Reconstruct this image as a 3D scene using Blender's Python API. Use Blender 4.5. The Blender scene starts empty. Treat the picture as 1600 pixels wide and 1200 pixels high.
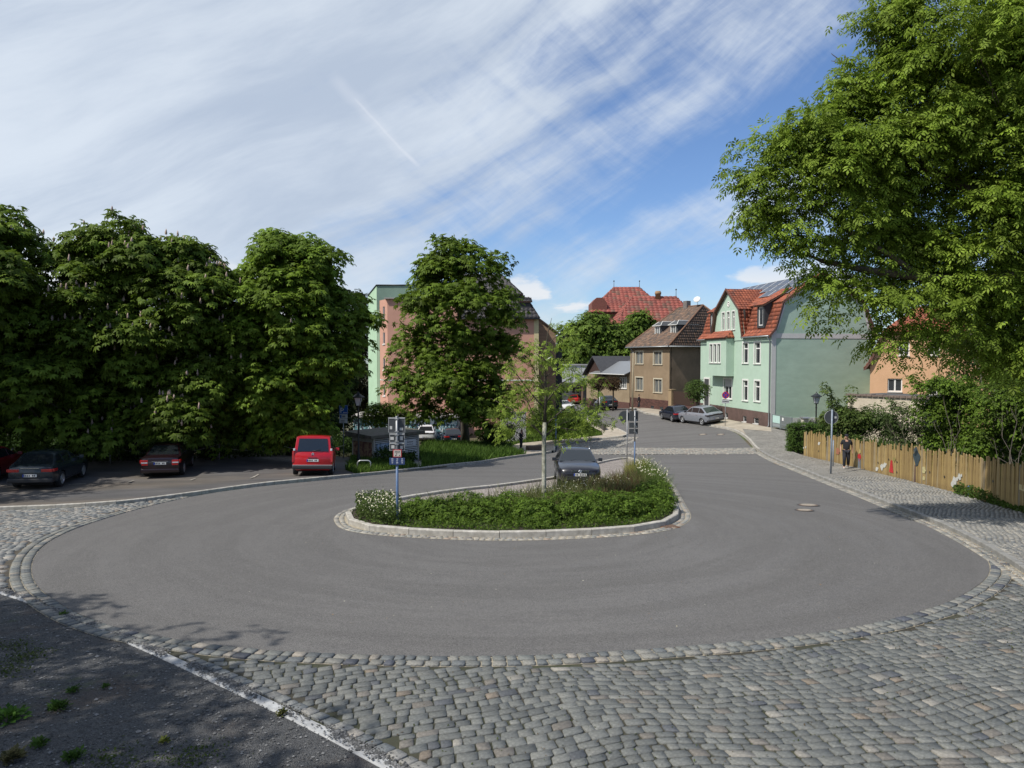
import bpy, math, random
import numpy as np
from mathutils import Vector, Matrix
from mathutils.geometry import delaunay_2d_cdt, tessellate_polygon
random.seed(7); rng = np.random.default_rng(7)
SC = bpy.context.scene
COL = SC.collection
# ---------------------------------------------------------------- camera, sky, sun, exposure
FP = 1109.0; PITCH = math.atan(40/FP); H = 6.0
cam = bpy.data.objects.new('camera', bpy.data.cameras.new('camera')); COL.objects.link(cam)
cam.location = (0, 0, H); cam.rotation_euler = (math.pi/2-PITCH, 0, 0)
cam.data.sensor_width = 36; cam.data.lens = FP/1600*36; cam.data.clip_start = 0.1; cam.data.clip_end = 3000
SC.camera = cam
SUN_EL, SUN_AZ = math.radians(52), math.atan2(-0.56, -1.0)      # direction towards the sun in the xy plane
sdir = Vector((math.cos(SUN_AZ)*math.cos(SUN_EL), math.sin(SUN_AZ)*math.cos(SUN_EL), math.sin(SUN_EL)))
sun = bpy.data.objects.new('sun', bpy.data.lights.new('sun', 'SUN')); COL.objects.link(sun)
sun.data.energy = 4.2; sun.data.angle = math.radians(0.6); sun.data.color = (1.0, 0.945, 0.86)
sun.rotation_euler = sdir.to_track_quat('Z', 'Y').to_euler()
SC.view_settings.view_transform = 'Standard'; SC.view_settings.look = 'None'
SC.view_settings.exposure = 0.25; SC.view_settings.gamma = 1.0; SC.view_settings.use_curve_mapping = False
SC.cycles.max_bounces = 8; SC.cycles.transparent_max_bounces = 8
W = bpy.data.worlds.new('World'); SC.world = W; W.use_nodes = True

class NT:
    def __init__(s, tree): s.t = tree; tree.nodes.clear()
    def n(s, typ, ins=None, **kw):
        nd = s.t.nodes.new(typ)
        for k, v in kw.items(): setattr(nd, k, v)
        for k, v in (ins or {}).items():
            if isinstance(v, bpy.types.NodeSocket): s.t.links.new(v, nd.inputs[k])
            else: nd.inputs[k].default_value = v
        return nd
    def math(s, op, a, b=None, c=None, clamp=False):
        nd = s.t.nodes.new('ShaderNodeMath'); nd.operation = op; nd.use_clamp = clamp
        for i, v in enumerate((a, b, c)):
            if v is None: continue
            if isinstance(v, bpy.types.NodeSocket): s.t.links.new(v, nd.inputs[i])
            else: nd.inputs[i].default_value = v
        return nd.outputs[0]
    def mr(s, v, a, b, c=0., d=1., smooth=True):
        nd = s.n('ShaderNodeMapRange', {0: v, 1: a, 2: b, 3: c, 4: d})
        if smooth: nd.interpolation_type = 'SMOOTHSTEP'
        return nd.outputs[0]
    def noise(s, vec, scale, detail=3, rough=.5, dist=0.):
        return s.n('ShaderNodeTexNoise', {'Vector': vec, 'Scale': scale, 'Detail': detail, 'Roughness': rough, 'Distortion': dist}).outputs['Fac']
    def mix(s, f, a, b, mode='MIX'):
        nd = s.t.nodes.new('ShaderNodeMix'); nd.data_type = 'RGBA'; nd.blend_type = mode
        for i, v in ((0, f), (6, a), (7, b)):
            if isinstance(v, bpy.types.NodeSocket): s.t.links.new(v, nd.inputs[i])
            elif i == 0: nd.inputs[i].default_value = v
            else: nd.inputs[i].default_value = (*v[:3], 1)
        return nd.outputs[2]
    def map(s, vec, loc=(0,0,0), rot=(0,0,0), scale=(1,1,1)):
        return s.n('ShaderNodeMapping', {'Vector': vec, 'Location': loc, 'Rotation': rot, 'Scale': scale}).outputs[0]
    def sep(s, v): return s.n('ShaderNodeSeparateXYZ', {0: v}).outputs
    def comb(s, x, y, z=0.):
        return s.n('ShaderNodeCombineXYZ', {0: x, 1: y, 2: z}).outputs[0]

def build_world():
    t = NT(W.node_tree)
    sky = t.n('ShaderNodeTexSky', sky_type='NISHITA', sun_disc=False)
    sky.sun_elevation = SUN_EL; sky.sun_rotation = math.pi/2-SUN_AZ
    sky.air_density = 1.0; sky.dust_density = 0.6; sky.ozone_density = 2.0; sky.altitude = 100
    g = t.n('ShaderNodeTexCoord').outputs['Generated']
    x, y, z = t.sep(g)[:3]
    zz = t.math('MAXIMUM', t.math('ADD', z, 0.06), 0.03)
    px = t.math('DIVIDE', x, zz); py = t.math('DIVIDE', y, zz)
    P = t.comb(px, py)
    # high cirrus veils drawn out by the wind, rising towards the right
    az = t.math('ARCTAN2', x, y); A = t.comb(az, t.math('MULTIPLY', z, 1.15))
    wv = t.n('ShaderNodeTexNoise', {'Vector': A, 'Scale': 1.6, 'Detail': 3.}).outputs['Color']
    A2 = t.n('ShaderNodeVectorMath', {0: A, 1: t.n('ShaderNodeVectorMath', {0: wv, 3: .13}, operation='SCALE').outputs[0]}, operation='ADD').outputs[0]
    def streak(ang, sx, sy, sc, loc=(0, 0, 0), d=9, r=.6):
        return t.noise(t.map(t.map(A2, rot=(0, 0, -math.radians(ang))), loc=loc, scale=(sx, sy, 1)), sc, d, r, .25)
    n1 = streak(22, .9, 3.4, 2.1); n2 = streak(33, 1.0, 5.5, 2.6, (3.1, 1.7, 0)); n3 = streak(20, .6, 1.2, 1.25, (8.3, 4.1, 0), 4, .5); n4 = streak(-38, 1.2, 6., 3.2, (1.3, 7.7, 0), 8, .65)
    up_left = t.mr(t.math('SUBTRACT', z, t.math('MULTIPLY', az, .50)), .10, .62, -.05, .115)
    low_right = t.mr(t.math('ADD', t.math('MULTIPLY', az, 1.), t.math('MULTIPLY', z, -1.)), -.1, .55, .02, -.05)
    veil = t.math('ADD', t.math('ADD', t.math('MULTIPLY', n1, .40), t.math('MULTIPLY', n2, .38)), t.math('ADD', t.math('MULTIPLY', n3, .42), t.math('MULTIPLY', n4, .16)))
    veil = t.math('ADD', veil, t.math('ADD', up_left, low_right))
    cir = t.mr(veil, .545, .77)
    # low cumulus banks just above the horizon
    cb = t.comb(az, t.math('MULTIPLY', z, 2.6))
    c1 = t.noise(cb, 5.5, 7, .55, .15)
    band = t.math('MULTIPLY', t.mr(z, .02, .05), t.math('SUBTRACT', 1., t.mr(z, .09, .17)))
    cum = t.math('MULTIPLY', t.mr(t.math('ADD', c1, t.math('MULTIPLY', band, .10)), .60, .68), band)
    # contrail: a thin soft line across the veil
    def seg(x0, y0, x1, y1, w):
        d0 = PIX(x0, y0); d1 = PIX(x1, y1)
        nrm = d0.cross(d1).normalized(); mid = (d0+d1).normalized(); hl = d0.angle(d1)/2
        dn = t.n('ShaderNodeVectorMath', {0: g, 1: nrm}, operation='DOT_PRODUCT').outputs['Value']
        wob = t.math('MULTIPLY', t.math('SUBTRACT', t.noise(g, 9., 3, .6), .5), w*2.2)
        al = t.n('ShaderNodeVectorMath', {0: g, 1: mid}, operation='DOT_PRODUCT').outputs['Value']
        a = t.math('SUBTRACT', 1., t.mr(t.math('ABSOLUTE', t.math('ADD', dn, wob)), 0., w))
        return t.math('MULTIPLY', a, t.mr(al, math.cos(hl*1.1), math.cos(hl*.75)))
    trail = t.math('MAXIMUM', t.math('MULTIPLY', seg(550, 150, 655, 262, .0045), .42), t.math('MULTIPLY', seg(520, 120, 640, 246, .013), .22))
    dens = t.math('MAXIMUM', t.math('MULTIPLY', cir, .9), t.math('MULTIPLY', cum, .95))
    dens = t.math('MULTIPLY', dens, t.mr(z, -.02, .03))
    shade = t.math('ADD', t.math('MULTIPLY', streak(28, .7, 3.4, 2.4, (5.2, .7, 0), 9, .62), .6), t.math('MULTIPLY', streak(40, 1., 2., 1.1, (2.2, 6.7, 0), 4, .5), .4))
    ccol = t.mix(t.mr(shade, .38, .62), (5.1, 5.9, 7.1), (7.5, 8.2, 9.0))
    ccol = t.mix(cum, ccol, (8.2, 8.5, 8.9))
    skc = t.mix(1.0, sky.outputs[0], (.98, 1.15, 1.42), 'MULTIPLY')
    c = t.mix(dens, skc, ccol)
    c = t.mix(trail, c, (8.0, 8.4, 9.2))
    bg = t.n('ShaderNodeBackground', {'Color': c, 'Strength': 0.085})
    t.n('ShaderNodeOutputWorld', {0: bg.outputs[0]})

# ---------------------------------------------------------------- the lie of the land
CP, SP = math.cos(PITCH), math.sin(PITCH)
def PIX(px, py):
    a = (px-800)/FP; b = (600-py)/FP
    return Vector((a, CP+b*SP, -SP+b*CP))
def AT(px, py, s):
    "point seen at a pixel, where one metre covers s pixels"
    return Vector((0, 0, H))+PIX(px, py)*(FP/s)
LAND = [(800,1200,164),(200,1200,164),(1400,1200,164),(800,1025,110),(50,890,73),(1545,890,75),(1600,900,76),(0,925,82),
(800,840,58),(545,805,50),(1060,803,50),(875,765,39),(487,745,35),(250,750,34),(70,761,37),(0,797,44),(290,775,41),
(1323,735,30),(1500,772,40),(1600,800,48),(1299,745,32),(1255,713,25.5),(1203,667,18.5),(1102,667,17.5),(1054,656,16),(1046,641,14),(990,639,13.2),(945,640,13.6),
(883,642,11),(903,631,10),(850,625,8.5),(814,703,18.8),(705,696,16.5),(610,718,26),(569,737,30),(728,697,20.5),(870,706,20.5),(700,727,27),(840,709,21),
(1100,706,22),(1175,700,22.5),(980,682,17.5),(930,660,14.8),(200,700,25),(50,700,25),(400,697,25)]
_X = np.array([tuple(AT(*c)) for c in LAND]+[(0,-30,H-3.2),(-40,-10,H-3.6),(40,-10,H-3.4),(-120,40,-.5),(120,40,1),(-150,200,-3),(150,200,0),
(0,250,-3),(0,500,-3),(-500,500,-3),(500,500,0),(-500,0,-1),(500,0,1),(-60,80,-3.),(60,90,.5),(0,130,-2.4)])
_xy = _X[:, :2]; _S = 20.
def _k(r): return np.where(r > 0, r*r*np.log(np.maximum(r, 1e-9)), 0)
_n = len(_X); _K = _k(np.linalg.norm(_xy[:, None]-_xy[None], axis=2)/_S)+np.eye(_n)*.02
_P = np.c_[np.ones(_n), _xy/_S]
_w = np.linalg.solve(np.block([[_K, _P], [_P.T, np.zeros((3, 3))]]), np.r_[_X[:, 2], 0, 0, 0])
def hz(q):
    q = np.asarray(q, float).reshape(-1, 2); out = np.empty(len(q))
    for i in range(0, len(q), 20000):
        c = q[i:i+20000]
        out[i:i+20000] = _k(np.linalg.norm(c[:, None]-_xy[None], axis=2)/_S)@_w[:_n]+_w[_n]+c@_w[_n+1:]/_S
    return out
def h1(x, y): return float(hz([(x, y)])[0])
def G(px, py, off=0.):
    "ground point (x, y) under a pixel: walk down the ray until it meets the land"
    d = PIX(px, py); ts = np.geomspace(3., 420., 500)
    q = np.stack([d.x*ts, d.y*ts], 1); below = (H+d.z*ts) < hz(q)+off
    i = int(np.argmax(below)) if below.any() else 499
    a, b = ts[max(i-1, 0)], ts[i]
    for _ in range(18):
        m = (a+b)/2
        if H+d.z*m < h1(d.x*m, d.y*m)+off: b = m
        else: a = m
    return Vector((d.x*b, d.y*b))
def G3(px, py, off=0.):
    p = G(px, py, off); return Vector((p.x, p.y, h1(p.x, p.y)+off))
build_world()

# ---------------------------------------------------------------- materials
_M = {}
def vcoord(t, obj=True): return t.n('ShaderNodeTexCoord').outputs['Object'] if obj else t.n('ShaderNodeNewGeometry').outputs['Position']
def mat(name, col, rough=.7, metal=0., var=.0, vscale=4., bump=0., bscale=30., col2=None, attr=False, coat=0., ior=1.5, spec=None, vdetail=4, stretch=(1,1,1), backf=None, trans=0.):
    if name in _M: return _M[name]
    m = bpy.data.materials.new(name); m.use_nodes = True; t = NT(m.node_tree); _M[name] = m
    P = t.map(vcoord(t), scale=stretch)
    c = None
    if attr: c = t.n('ShaderNodeAttribute', attribute_name='Col').outputs['Color']
    base = c if c else col
    if var or col2:
        f = t.noise(P, vscale, vdetail, .6)
        if col2: base = t.mix(t.mr(f, .35, .65), base, col2)
        if var:
            f2 = t.noise(P, vscale*2.7, vdetail, .65)
            base = t.mix(1., base, t.mix(t.mr(f2, .25, .75), (1-var,)*3, (1+var,)*3), 'MULTIPLY')
    b = t.n('ShaderNodeBsdfPrincipled', {'Roughness': rough, 'Metallic': metal, 'IOR': ior, 'Coat Weight': coat, 'Coat Roughness': .05})
    if spec is not None: b.inputs['Specular IOR Level'].default_value = spec
    if isinstance(base, bpy.types.NodeSocket): t.t.links.new(base, b.inputs['Base Color'])
    else: b.inputs['Base Color'].default_value = (*base[:3], 1)
    if bump:
        bn = t.n('ShaderNodeBump', {'Height': t.noise(P, bscale, 5, .65), 'Strength': min(1., bump), 'Distance': .02})
        t.t.links.new(bn.outputs[0], b.inputs['Normal'])
    out = b.outputs[0]
    if trans:
        tr = t.n('ShaderNodeBsdfTranslucent', {'Color': base if isinstance(base, bpy.types.NodeSocket) else (*base[:3], 1)})
        out = t.n('ShaderNodeMixShader', {0: trans, 1: b.outputs[0], 2: tr.outputs[0]}).outputs[0]
    t.n('ShaderNodeOutputMaterial', {0: out})
    return m

# ---------------------------------------------------------------- object helpers
def tag(o, label=None, cat=None, group=None, kind=None):
    if label: o['label'] = label
    if cat: o['category'] = cat
    if group: o['group'] = group
    if kind: o['kind'] = kind
    return o
def npmesh(name, V, faces, cols=None, smooth=False):
    "faces: list of integer arrays (n, k)"
    me = bpy.data.meshes.new(name); V = np.asarray(V, np.float32)
    me.vertices.add(len(V)); me.vertices.foreach_set('co', V.ravel())
    fs = [np.asarray(f, np.int32) for f in faces if len(f)]
    loops = np.concatenate([f.ravel() for f in fs]); tot = np.concatenate([np.full(len(f), f.shape[1], np.int32) for f in fs])
    st = np.concatenate([[0], np.cumsum(tot)[:-1]]).astype(np.int32)
    me.loops.add(len(loops)); me.loops.foreach_set('vertex_index', loops)
    me.polygons.add(len(tot)); me.polygons.foreach_set('loop_start', st); me.polygons.foreach_set('loop_total', tot)
    if smooth: me.polygons.foreach_set('use_smooth', np.ones(len(tot), bool))
    me.update(calc_edges=True)
    if cols is not None:
        a = me.color_attributes.new('Col', 'FLOAT_COLOR', 'POINT')
        c = np.ones((len(V), 4), np.float32); c[:, :3] = cols; a.data.foreach_set('color', c.ravel())
    return me
def link(name, me, m=None, parent=None, loc=None):
    o = bpy.data.objects.new(name, me); COL.objects.link(o)
    if m is not None:
        me.materials.clear(); me.materials.append(m)
    if parent is not None: o.parent = parent
    if loc is not None: o.location = loc
    return o
def empty(name, label, cat, loc=(0, 0, 0), rz=0., group=None):
    o = bpy.data.objects.new(name, None); COL.objects.link(o); o.location = loc; o.rotation_euler = (0, 0, rz)
    o.empty_display_size = .2
    return tag(o, label, cat, group)
def copy_tree(o, parent=None, label=None):
    c = o.copy(); COL.objects.link(c); c.parent = parent
    if label: c['label'] = label
    for ch in list(o.children): copy_tree(ch, c)
    return c

class MB:
    def __init__(s, M=None): s.v = []; s.f = []; s.M = M or Matrix.Identity(4); s.sm = []
    def add(s, V, F, smooth=False):
        b = len(s.v); s.v += [tuple(s.M@Vector(v)) for v in V]; s.f += [tuple(i+b for i in f) for f in F]; s.sm += [smooth]*len(F)
        return s
    def box(s, x0, x1, y0, y1, z0, z1, ch=0.):
        if ch:
            V = []; F = []
            P = [(x0+ch, y0), (x1-ch, y0), (x1, y0+ch), (x1, y1-ch), (x1-ch, y1), (x0+ch, y1), (x0, y1-ch), (x0, y0+ch)]
            Q = [(min(max(x, x0+ch), x1-ch), min(max(y, y0+ch), y1-ch)) for x, y in P]
            V = [(*p, z0) for p in P]+[(*p, z1-ch) for p in P]+[(*q, z1) for q in Q]
            F = [tuple(range(7, -1, -1))]+[(i, (i+1) % 8, 8+(i+1) % 8, 8+i) for i in range(8)]+[(8+i, 8+(i+1) % 8, 16+(i+1) % 8, 16+i) for i in range(8)]+[tuple(range(16, 24))]
            return s.add(V, F)
        return s.add([(x0,y0,z0),(x1,y0,z0),(x1,y1,z0),(x0,y1,z0),(x0,y0,z1),(x1,y0,z1),(x1,y1,z1),(x0,y1,z1)],
                     [(0,3,2,1),(4,5,6,7),(0,1,5,4),(1,2,6,5),(2,3,7,6),(3,0,4,7)])
    def quad(s, *P): return s.add(P, [tuple(range(len(P)))])
    def tube(s, P, R, n=8, caps=True, smooth=True):
        P = [Vector(p) for p in P]
        if not hasattr(R, '__len__'): R = [R]*len(P)
        V = []; F = []; up = None
        for i, p in enumerate(P):
            d = (P[min(i+1, len(P)-1)]-P[max(i-1, 0)]).normalized()
            if up is None: up = Vector((1, 0, 0)) if abs(d.x) < .8 else Vector((0, 1, 0))
            a = (up-d*up.dot(d)).normalized(); up = a; b = d.cross(a)
            for k in range(n):
                t = 2*math.pi*k/n; V.append(p+(a*math.cos(t)+b*math.sin(t))*R[i])
        for i in range(len(P)-1):
            for k in range(n): F.append((i*n+k, i*n+(k+1) % n, (i+1)*n+(k+1) % n, (i+1)*n+k))
        s.add(V, F, smooth)
        if caps:
            b = len(s.v)-len(V); s.f.append(tuple(b+k for k in range(n-1, -1, -1))); s.f.append(tuple(b+(len(P)-1)*n+k for k in range(n))); s.sm += [False, False]
        return s
    def lathe(s, prof, n=16, c=(0, 0), smooth=True, ph=0.):
        V = []; F = []
        for r, z in prof:
            for k in range(n):
                t = 2*math.pi*k/n+ph; V.append((c[0]+r*math.cos(t), c[1]+r*math.sin(t), z))
        for i in range(len(prof)-1):
            for k in range(n): F.append((i*n+k, i*n+(k+1) % n, (i+1)*n+(k+1) % n, (i+1)*n+k))
        F.append(tuple(range(n-1, -1, -1))); F.append(tuple((len(prof)-1)*n+k for k in range(n)))
        return s.add(V, F, smooth)
    def prism(s, P2, a, b, ax='y'):
        "extrude a 2D outline; ax='y': outline in (x,z), from y=a to y=b; 'z': outline in (x,y); 'x': outline in (y,z)"
        f = {'y': lambda p, t: (p[0], t, p[1]), 'z': lambda p, t: (p[0], p[1], t), 'x': lambda p, t: (t, p[0], p[1])}[ax]
        n = len(P2); V = [f(p, a) for p in P2]+[f(p, b) for p in P2]
        return s.add(V, [tuple(range(n-1, -1, -1)), tuple(range(n, 2*n))]+[(i, (i+1) % n, n+(i+1) % n, n+i) for i in range(n)])
    def holes(s, outer, hs, o, u, w, depth=0.):
        "flat polygon outer with rectangular holes; o + a*u + b*w; reveals go to -normal by depth"
        o, u, w = Vector(o), Vector(u), Vector(w); nrm = u.cross(w).normalized()
        polys = [[Vector((a, b, 0)) for a, b in outer]]+[[Vector(p+(0,)) for p in ((x0, z0), (x1, z0), (x1, z1), (x0, z1))] for x0, z0, x1, z1 in hs]
        flat = [p for q in polys for p in q]
        tr = tessellate_polygon(polys)
        F = []
        for t in tr:
            a, b, c = (flat[i] for i in t)
            F.append(t if (b-a).cross(c-a).z > 0 else (t[0], t[2], t[1]))
        s.add([o+u*p.x+w*p.y for p in flat], F)
        if depth:
            for x0, z0, x1, z1 in hs:
                c = [(x0, z0), (x1, z0), (x1, z1), (x0, z1)]
                for i in range(4):
                    p, q = c[i], c[(i+1) % 4]; A = o+u*p[0]+w*p[1]; B = o+u*q[0]+w*q[1]
                    s.add([A, B, B-nrm*depth, A-nrm*depth], [(0, 1, 2, 3)])
        return s
    def build(s, name, m, parent=None, loc=None, label=None, smooth=None, bevel=0.):
        me = bpy.data.meshes.new(name); me.from_pydata(s.v, [], s.f)
        me.polygons.foreach_set('use_smooth', s.sm if smooth is None else [smooth]*len(s.f)); me.update()
        o = link(name, me, m, parent, loc)
        if label: o['label'] = label
        if bevel:
            b = o.modifiers.new('b', 'BEVEL'); b.width = bevel; b.segments = 2; b.limit_method = 'ANGLE'
        return o

# ---------------------------------------------------------------- ground polygons
def smooth_line(P, step=.5, closed=False):
    "Catmull-Rom through 2D points"
    P = [Vector((p[0], p[1])) for p in P]; n = len(P); out = []
    for i in range(n if closed else n-1):
        g = (lambda k: P[k % n]) if closed else (lambda k: P[min(max(k, 0), n-1)])
        p0, p1, p2, p3 = g(i-1), g(i), g(i+1), g(i+2)
        m = max(1, int((p2-p1).length/step))
        for j in range(m):
            t = j/m
            out.append(.5*((2*p1)+(p2-p0)*t+(2*p0-5*p1+4*p2-p3)*t*t+(3*p1-p0-3*p2+p3)*t**3))
    if not closed: out.append(P[-1])
    return out
def GL(pts, step=.5, sm=True):
    P = [G(*p) for p in pts]
    return smooth_line(P, step) if sm else P
def inside(P, poly):
    P = np.asarray(P, float); x, y = P[:, 0], P[:, 1]; r = np.zeros(len(P), bool)
    A = np.array([(p[0], p[1]) for p in poly]); B = np.roll(A, -1, 0)
    for (x0, y0), (x1, y1) in zip(A, B):
        c = (y0 > y) != (y1 > y)
        r ^= c & (x < (x1-x0)*(y-y0)/((y1-y0) if y1 != y0 else 1e-9)+x0)
    return r
def dist_to(P, poly, closed=True):
    P = np.asarray(P, float); A = np.array([(p[0], p[1]) for p in poly]); B = np.roll(A, -1, 0)
    if not closed: A, B = A[:-1], B[:-1]
    best = np.full(len(P), 1e9)
    for a, b in zip(A, B):
        d = b-a; L = max(d@d, 1e-12); t = np.clip(((P-a)@d)/L, 0, 1)
        best = np.minimum(best, np.linalg.norm(P-(a+t[:, None]*d), axis=1))
    return best
def patch(name, poly, off, m, res=1., parent=None, kind='structure', growfn=None):
    "a sheet that follows the land inside poly"
    A = np.array([(p[0], p[1]) for p in poly]); lo, hi = A.min(0), A.max(0)
    gx, gy = np.meshgrid(np.arange(lo[0], hi[0], res), np.arange(lo[1], hi[1], res)); g = np.stack([gx.ravel(), gy.ravel()], 1)
    g = g[inside(g, A)]; g = g[dist_to(g, A) > res*.3]
    g += (rng.random(g.shape)-.5)*res*.05
    V = [Vector((float(a), float(b))) for a, b in A]+[Vector((float(a), float(b))) for a, b in g]
    r = delaunay_2d_cdt(V, [], [list(range(len(A)))], 1, 1e-4)
    q = np.array([(v.x, v.y) for v in r[0]]); z = hz(q)+off
    F = [tuple(f) for f in r[2]]
    F = [f if ((q[f[1]]-q[f[0]])[0]*(q[f[2]]-q[f[0]])[1]-(q[f[1]]-q[f[0]])[1]*(q[f[2]]-q[f[0]])[0]) > 0 else (f[0], f[2], f[1]) for f in F if len(f) == 3]
    me = npmesh(name, np.c_[q, z], [np.array(F)], smooth=True)
    o = link(name, me, m, parent)
    if kind and parent is None: o['kind'] = kind
    return o
def offset_line(L, d):
    "shift an open 2D line to its left by d"
    out = []
    for i, p in enumerate(L):
        t = (L[min(i+1, len(L)-1)]-L[max(i-1, 0)]).normalized(); out.append(p+Vector((-t.y, t.x))*d)
    return out
def resample(L, ds):
    L = [Vector(p) for p in L]; out = [L[0]]; acc = 0.
    for a, b in zip(L, L[1:]):
        seg = (b-a).length
        while acc+seg >= ds and seg > 0:
            t = (ds-acc)/seg; a = a+(b-a)*t; out.append(a); seg = (b-a).length; acc = 0.
        acc += seg
    return out
# ---------------------------------------------------------------- ground sheet
def build_ground():
    r = np.concatenate([np.arange(0, 12, 1.2), np.arange(12, 120, 2.2), np.geomspace(120, 900, 22)])
    a = np.linspace(0, 2*math.pi, 145)[:-1]
    V = [(0, 8)]; 
    for rr in r[1:]: V += [(rr*math.cos(t), 8+rr*math.sin(t)) for t in a]
    n = len(a); F4 = []; F3 = [(0, 1+k, 1+(k+1) % n) for k in range(n)]
    for i in range(len(r)-2):
        b = 1+i*n
        F4 += [(b+k, b+n+k, b+n+(k+1) % n, b+(k+1) % n) for k in range(n)]
    q = np.array(V); d = np.linalg.norm(q, axis=1)
    z = hz(q)-.10; far = np.clip((d-260)/300, 0, 1); z = z*(1-far)+(-3.)*far
    m = mat('soil and short grass', (.055, .075, .022), .95, col2=(.085, .066, .04), vscale=.35, var=.25, bump=.6, bscale=6)
    link('ground', npmesh('ground', np.c_[q, z], [np.array(F3), np.array(F4)], smooth=True), m)['kind'] = 'structure'
build_ground()

# ---------------------------------------------------------------- asphalt
def asphalt_mat():
    m = bpy.data.materials.new('asphalt'); m.use_nodes = True; t = NT(m.node_tree); P = vcoord(t)
    x, y, z = t.sep(P)[:3]
    # polished tyre tracks following the turning circle, and the seams of the paver
    cx, cy = G(800, 870); cx = 0.; cy = 20.5
    r = t.math('SQRT', t.math('ADD', t.math('POWER', t.math('SUBTRACT', x, cx), 2), t.math('POWER', t.math('SUBTRACT', y, cy), 2)))
    ring = t.n('ShaderNodeTexNoise', {'Vector': t.comb(r, t.math('MULTIPLY', t.math('ARCTAN2', t.math('SUBTRACT', y, cy), x), .9)), 'Scale': 1.1, 'Detail': 5, 'Roughness': .62}).outputs['Fac']
    big = t.noise(P, .18, 5, .6); fine = t.noise(P, 60, 4, .75); mid = t.noise(P, 2.2, 6, .7)
    grain = t.n('ShaderNodeTexVoronoi', {'Vector': P, 'Scale': 95.}).outputs['Color']
    c = t.mix(t.mr(ring, .35, .65), (.104, .100, .096), (.124, .119, .114))
    c = t.mix(t.mr(big, .3, .7, 0, .55), c, (.098, .094, .090))
    c = t.mix(t.mr(mid, .4, .75, 0, .30), c, (.080, .078, .078))
    c = t.mix(1., c, t.mix(t.n('ShaderNodeSeparateColor', {0: grain}).outputs[0], (.55,)*3, (1.55,)*3), 'MULTIPLY')
    c = t.mix(t.mr(fine, .66, .74, 0, .5), c, (.26, .25, .24))
    b = t.n('ShaderNodeBsdfPrincipled', {'Base Color': c, 'Roughness': t.mr(ring, .3, .7, .88, .72), 'Specular IOR Level': .35})
    t.t.links.new(t.n('ShaderNodeBump', {'Height': t.n('ShaderNodeTexVoronoi', {'Vector': P, 'Scale': 95.}).outputs[0], 'Strength': .5, 'Distance': .006}).outputs[0], b.inputs['Normal'])
    t.n('ShaderNodeOutputMaterial', {0: b.outputs[0]}); return m
ASPH = asphalt_mat()
CIRC = [(300,776),(250,787),(190,803),(130,822),(85,842),(60,862),(50,885),(56,912),(85,937),(130,962),(200,985),(300,1003),(400,1015),(500,1021),(620,1025),(740,1026),(850,1024),(960,1018),(1060,1011),(1160,1003),(1250,993),(1330,981),(1400,966),(1470,945),(1520,920),(1543,900),(1546,885),(1538,870),(1515,856)]
REDGE = [(1450,823),(1395,801),(1355,782),(1300,760),(1242,737),(1205,722),(1184,709),(1170,695),(1157,682),(1146,675),(1130,670),(1075,660),(1020,648.5),(1002,644.5),(964,637),(930,632),(905,629),(880,622),(862,616)]
LEDGE = [(828,616),(835,630),(850,636),(870,642),(890,648),(905,653),(925,660),(944,665),(960,670),(976,677),(981,683)]
RAMP = [(940,687),(900,692),(872,697),(868,706)]
BANK = [(868,707),(845,710.5),(825,713),(782,719),(750,725),(700,730),(660,735),(615,739.5),(520,749),(400,761),(340,769),(300,776)]
circ = GL(CIRC, .4); redge = GL(CIRC[-1:]+REDGE, .6)[1:]
asphalt_poly = circ[:-1]+redge+GL(LEDGE, 1.5)+[G(*p) for p in RAMP[:-1]]+GL(BANK, .8)[:-1]
patch('road', asphalt_poly, 0., ASPH, .8)

# ---------------------------------------------------------------- cobbles
PAL_GREY = [((.122,.127,.120), 10), ((.136,.140,.131), 10), ((.110,.115,.110), 7), ((.152,.154,.142), 6), ((.155,.142,.124), 2), ((.235,.222,.195), .7), ((.18,.15,.118), .6), ((.085,.09,.097), 1.2)]
PAL_SAND = [((.26,.245,.215), 6), ((.20,.20,.185), 6), ((.31,.285,.24), 3), ((.17,.16,.15), 2), ((.25,.20,.16), 1)]
PAL_MIX = [((.17,.175,.17), 6), ((.22,.215,.20), 5), ((.12,.13,.135), 5), ((.27,.25,.22), 1.5), ((.20,.17,.14), 1)]
def pal(P, n):
    c = np.array([p[0] for p in P]); w = np.array([p[1] for p in P], float); w /= w.sum()
    out = c[rng.choice(len(P), n, p=w)]
    return out*(1+(rng.random((n, 1))-.5)*.26)
STONE = mat('cobble stone', (.2,)*3, .62, attr=True, var=.28, vscale=14, bump=.55, bscale=42, spec=.4)
STONE.name = 'cobble stone'
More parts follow.
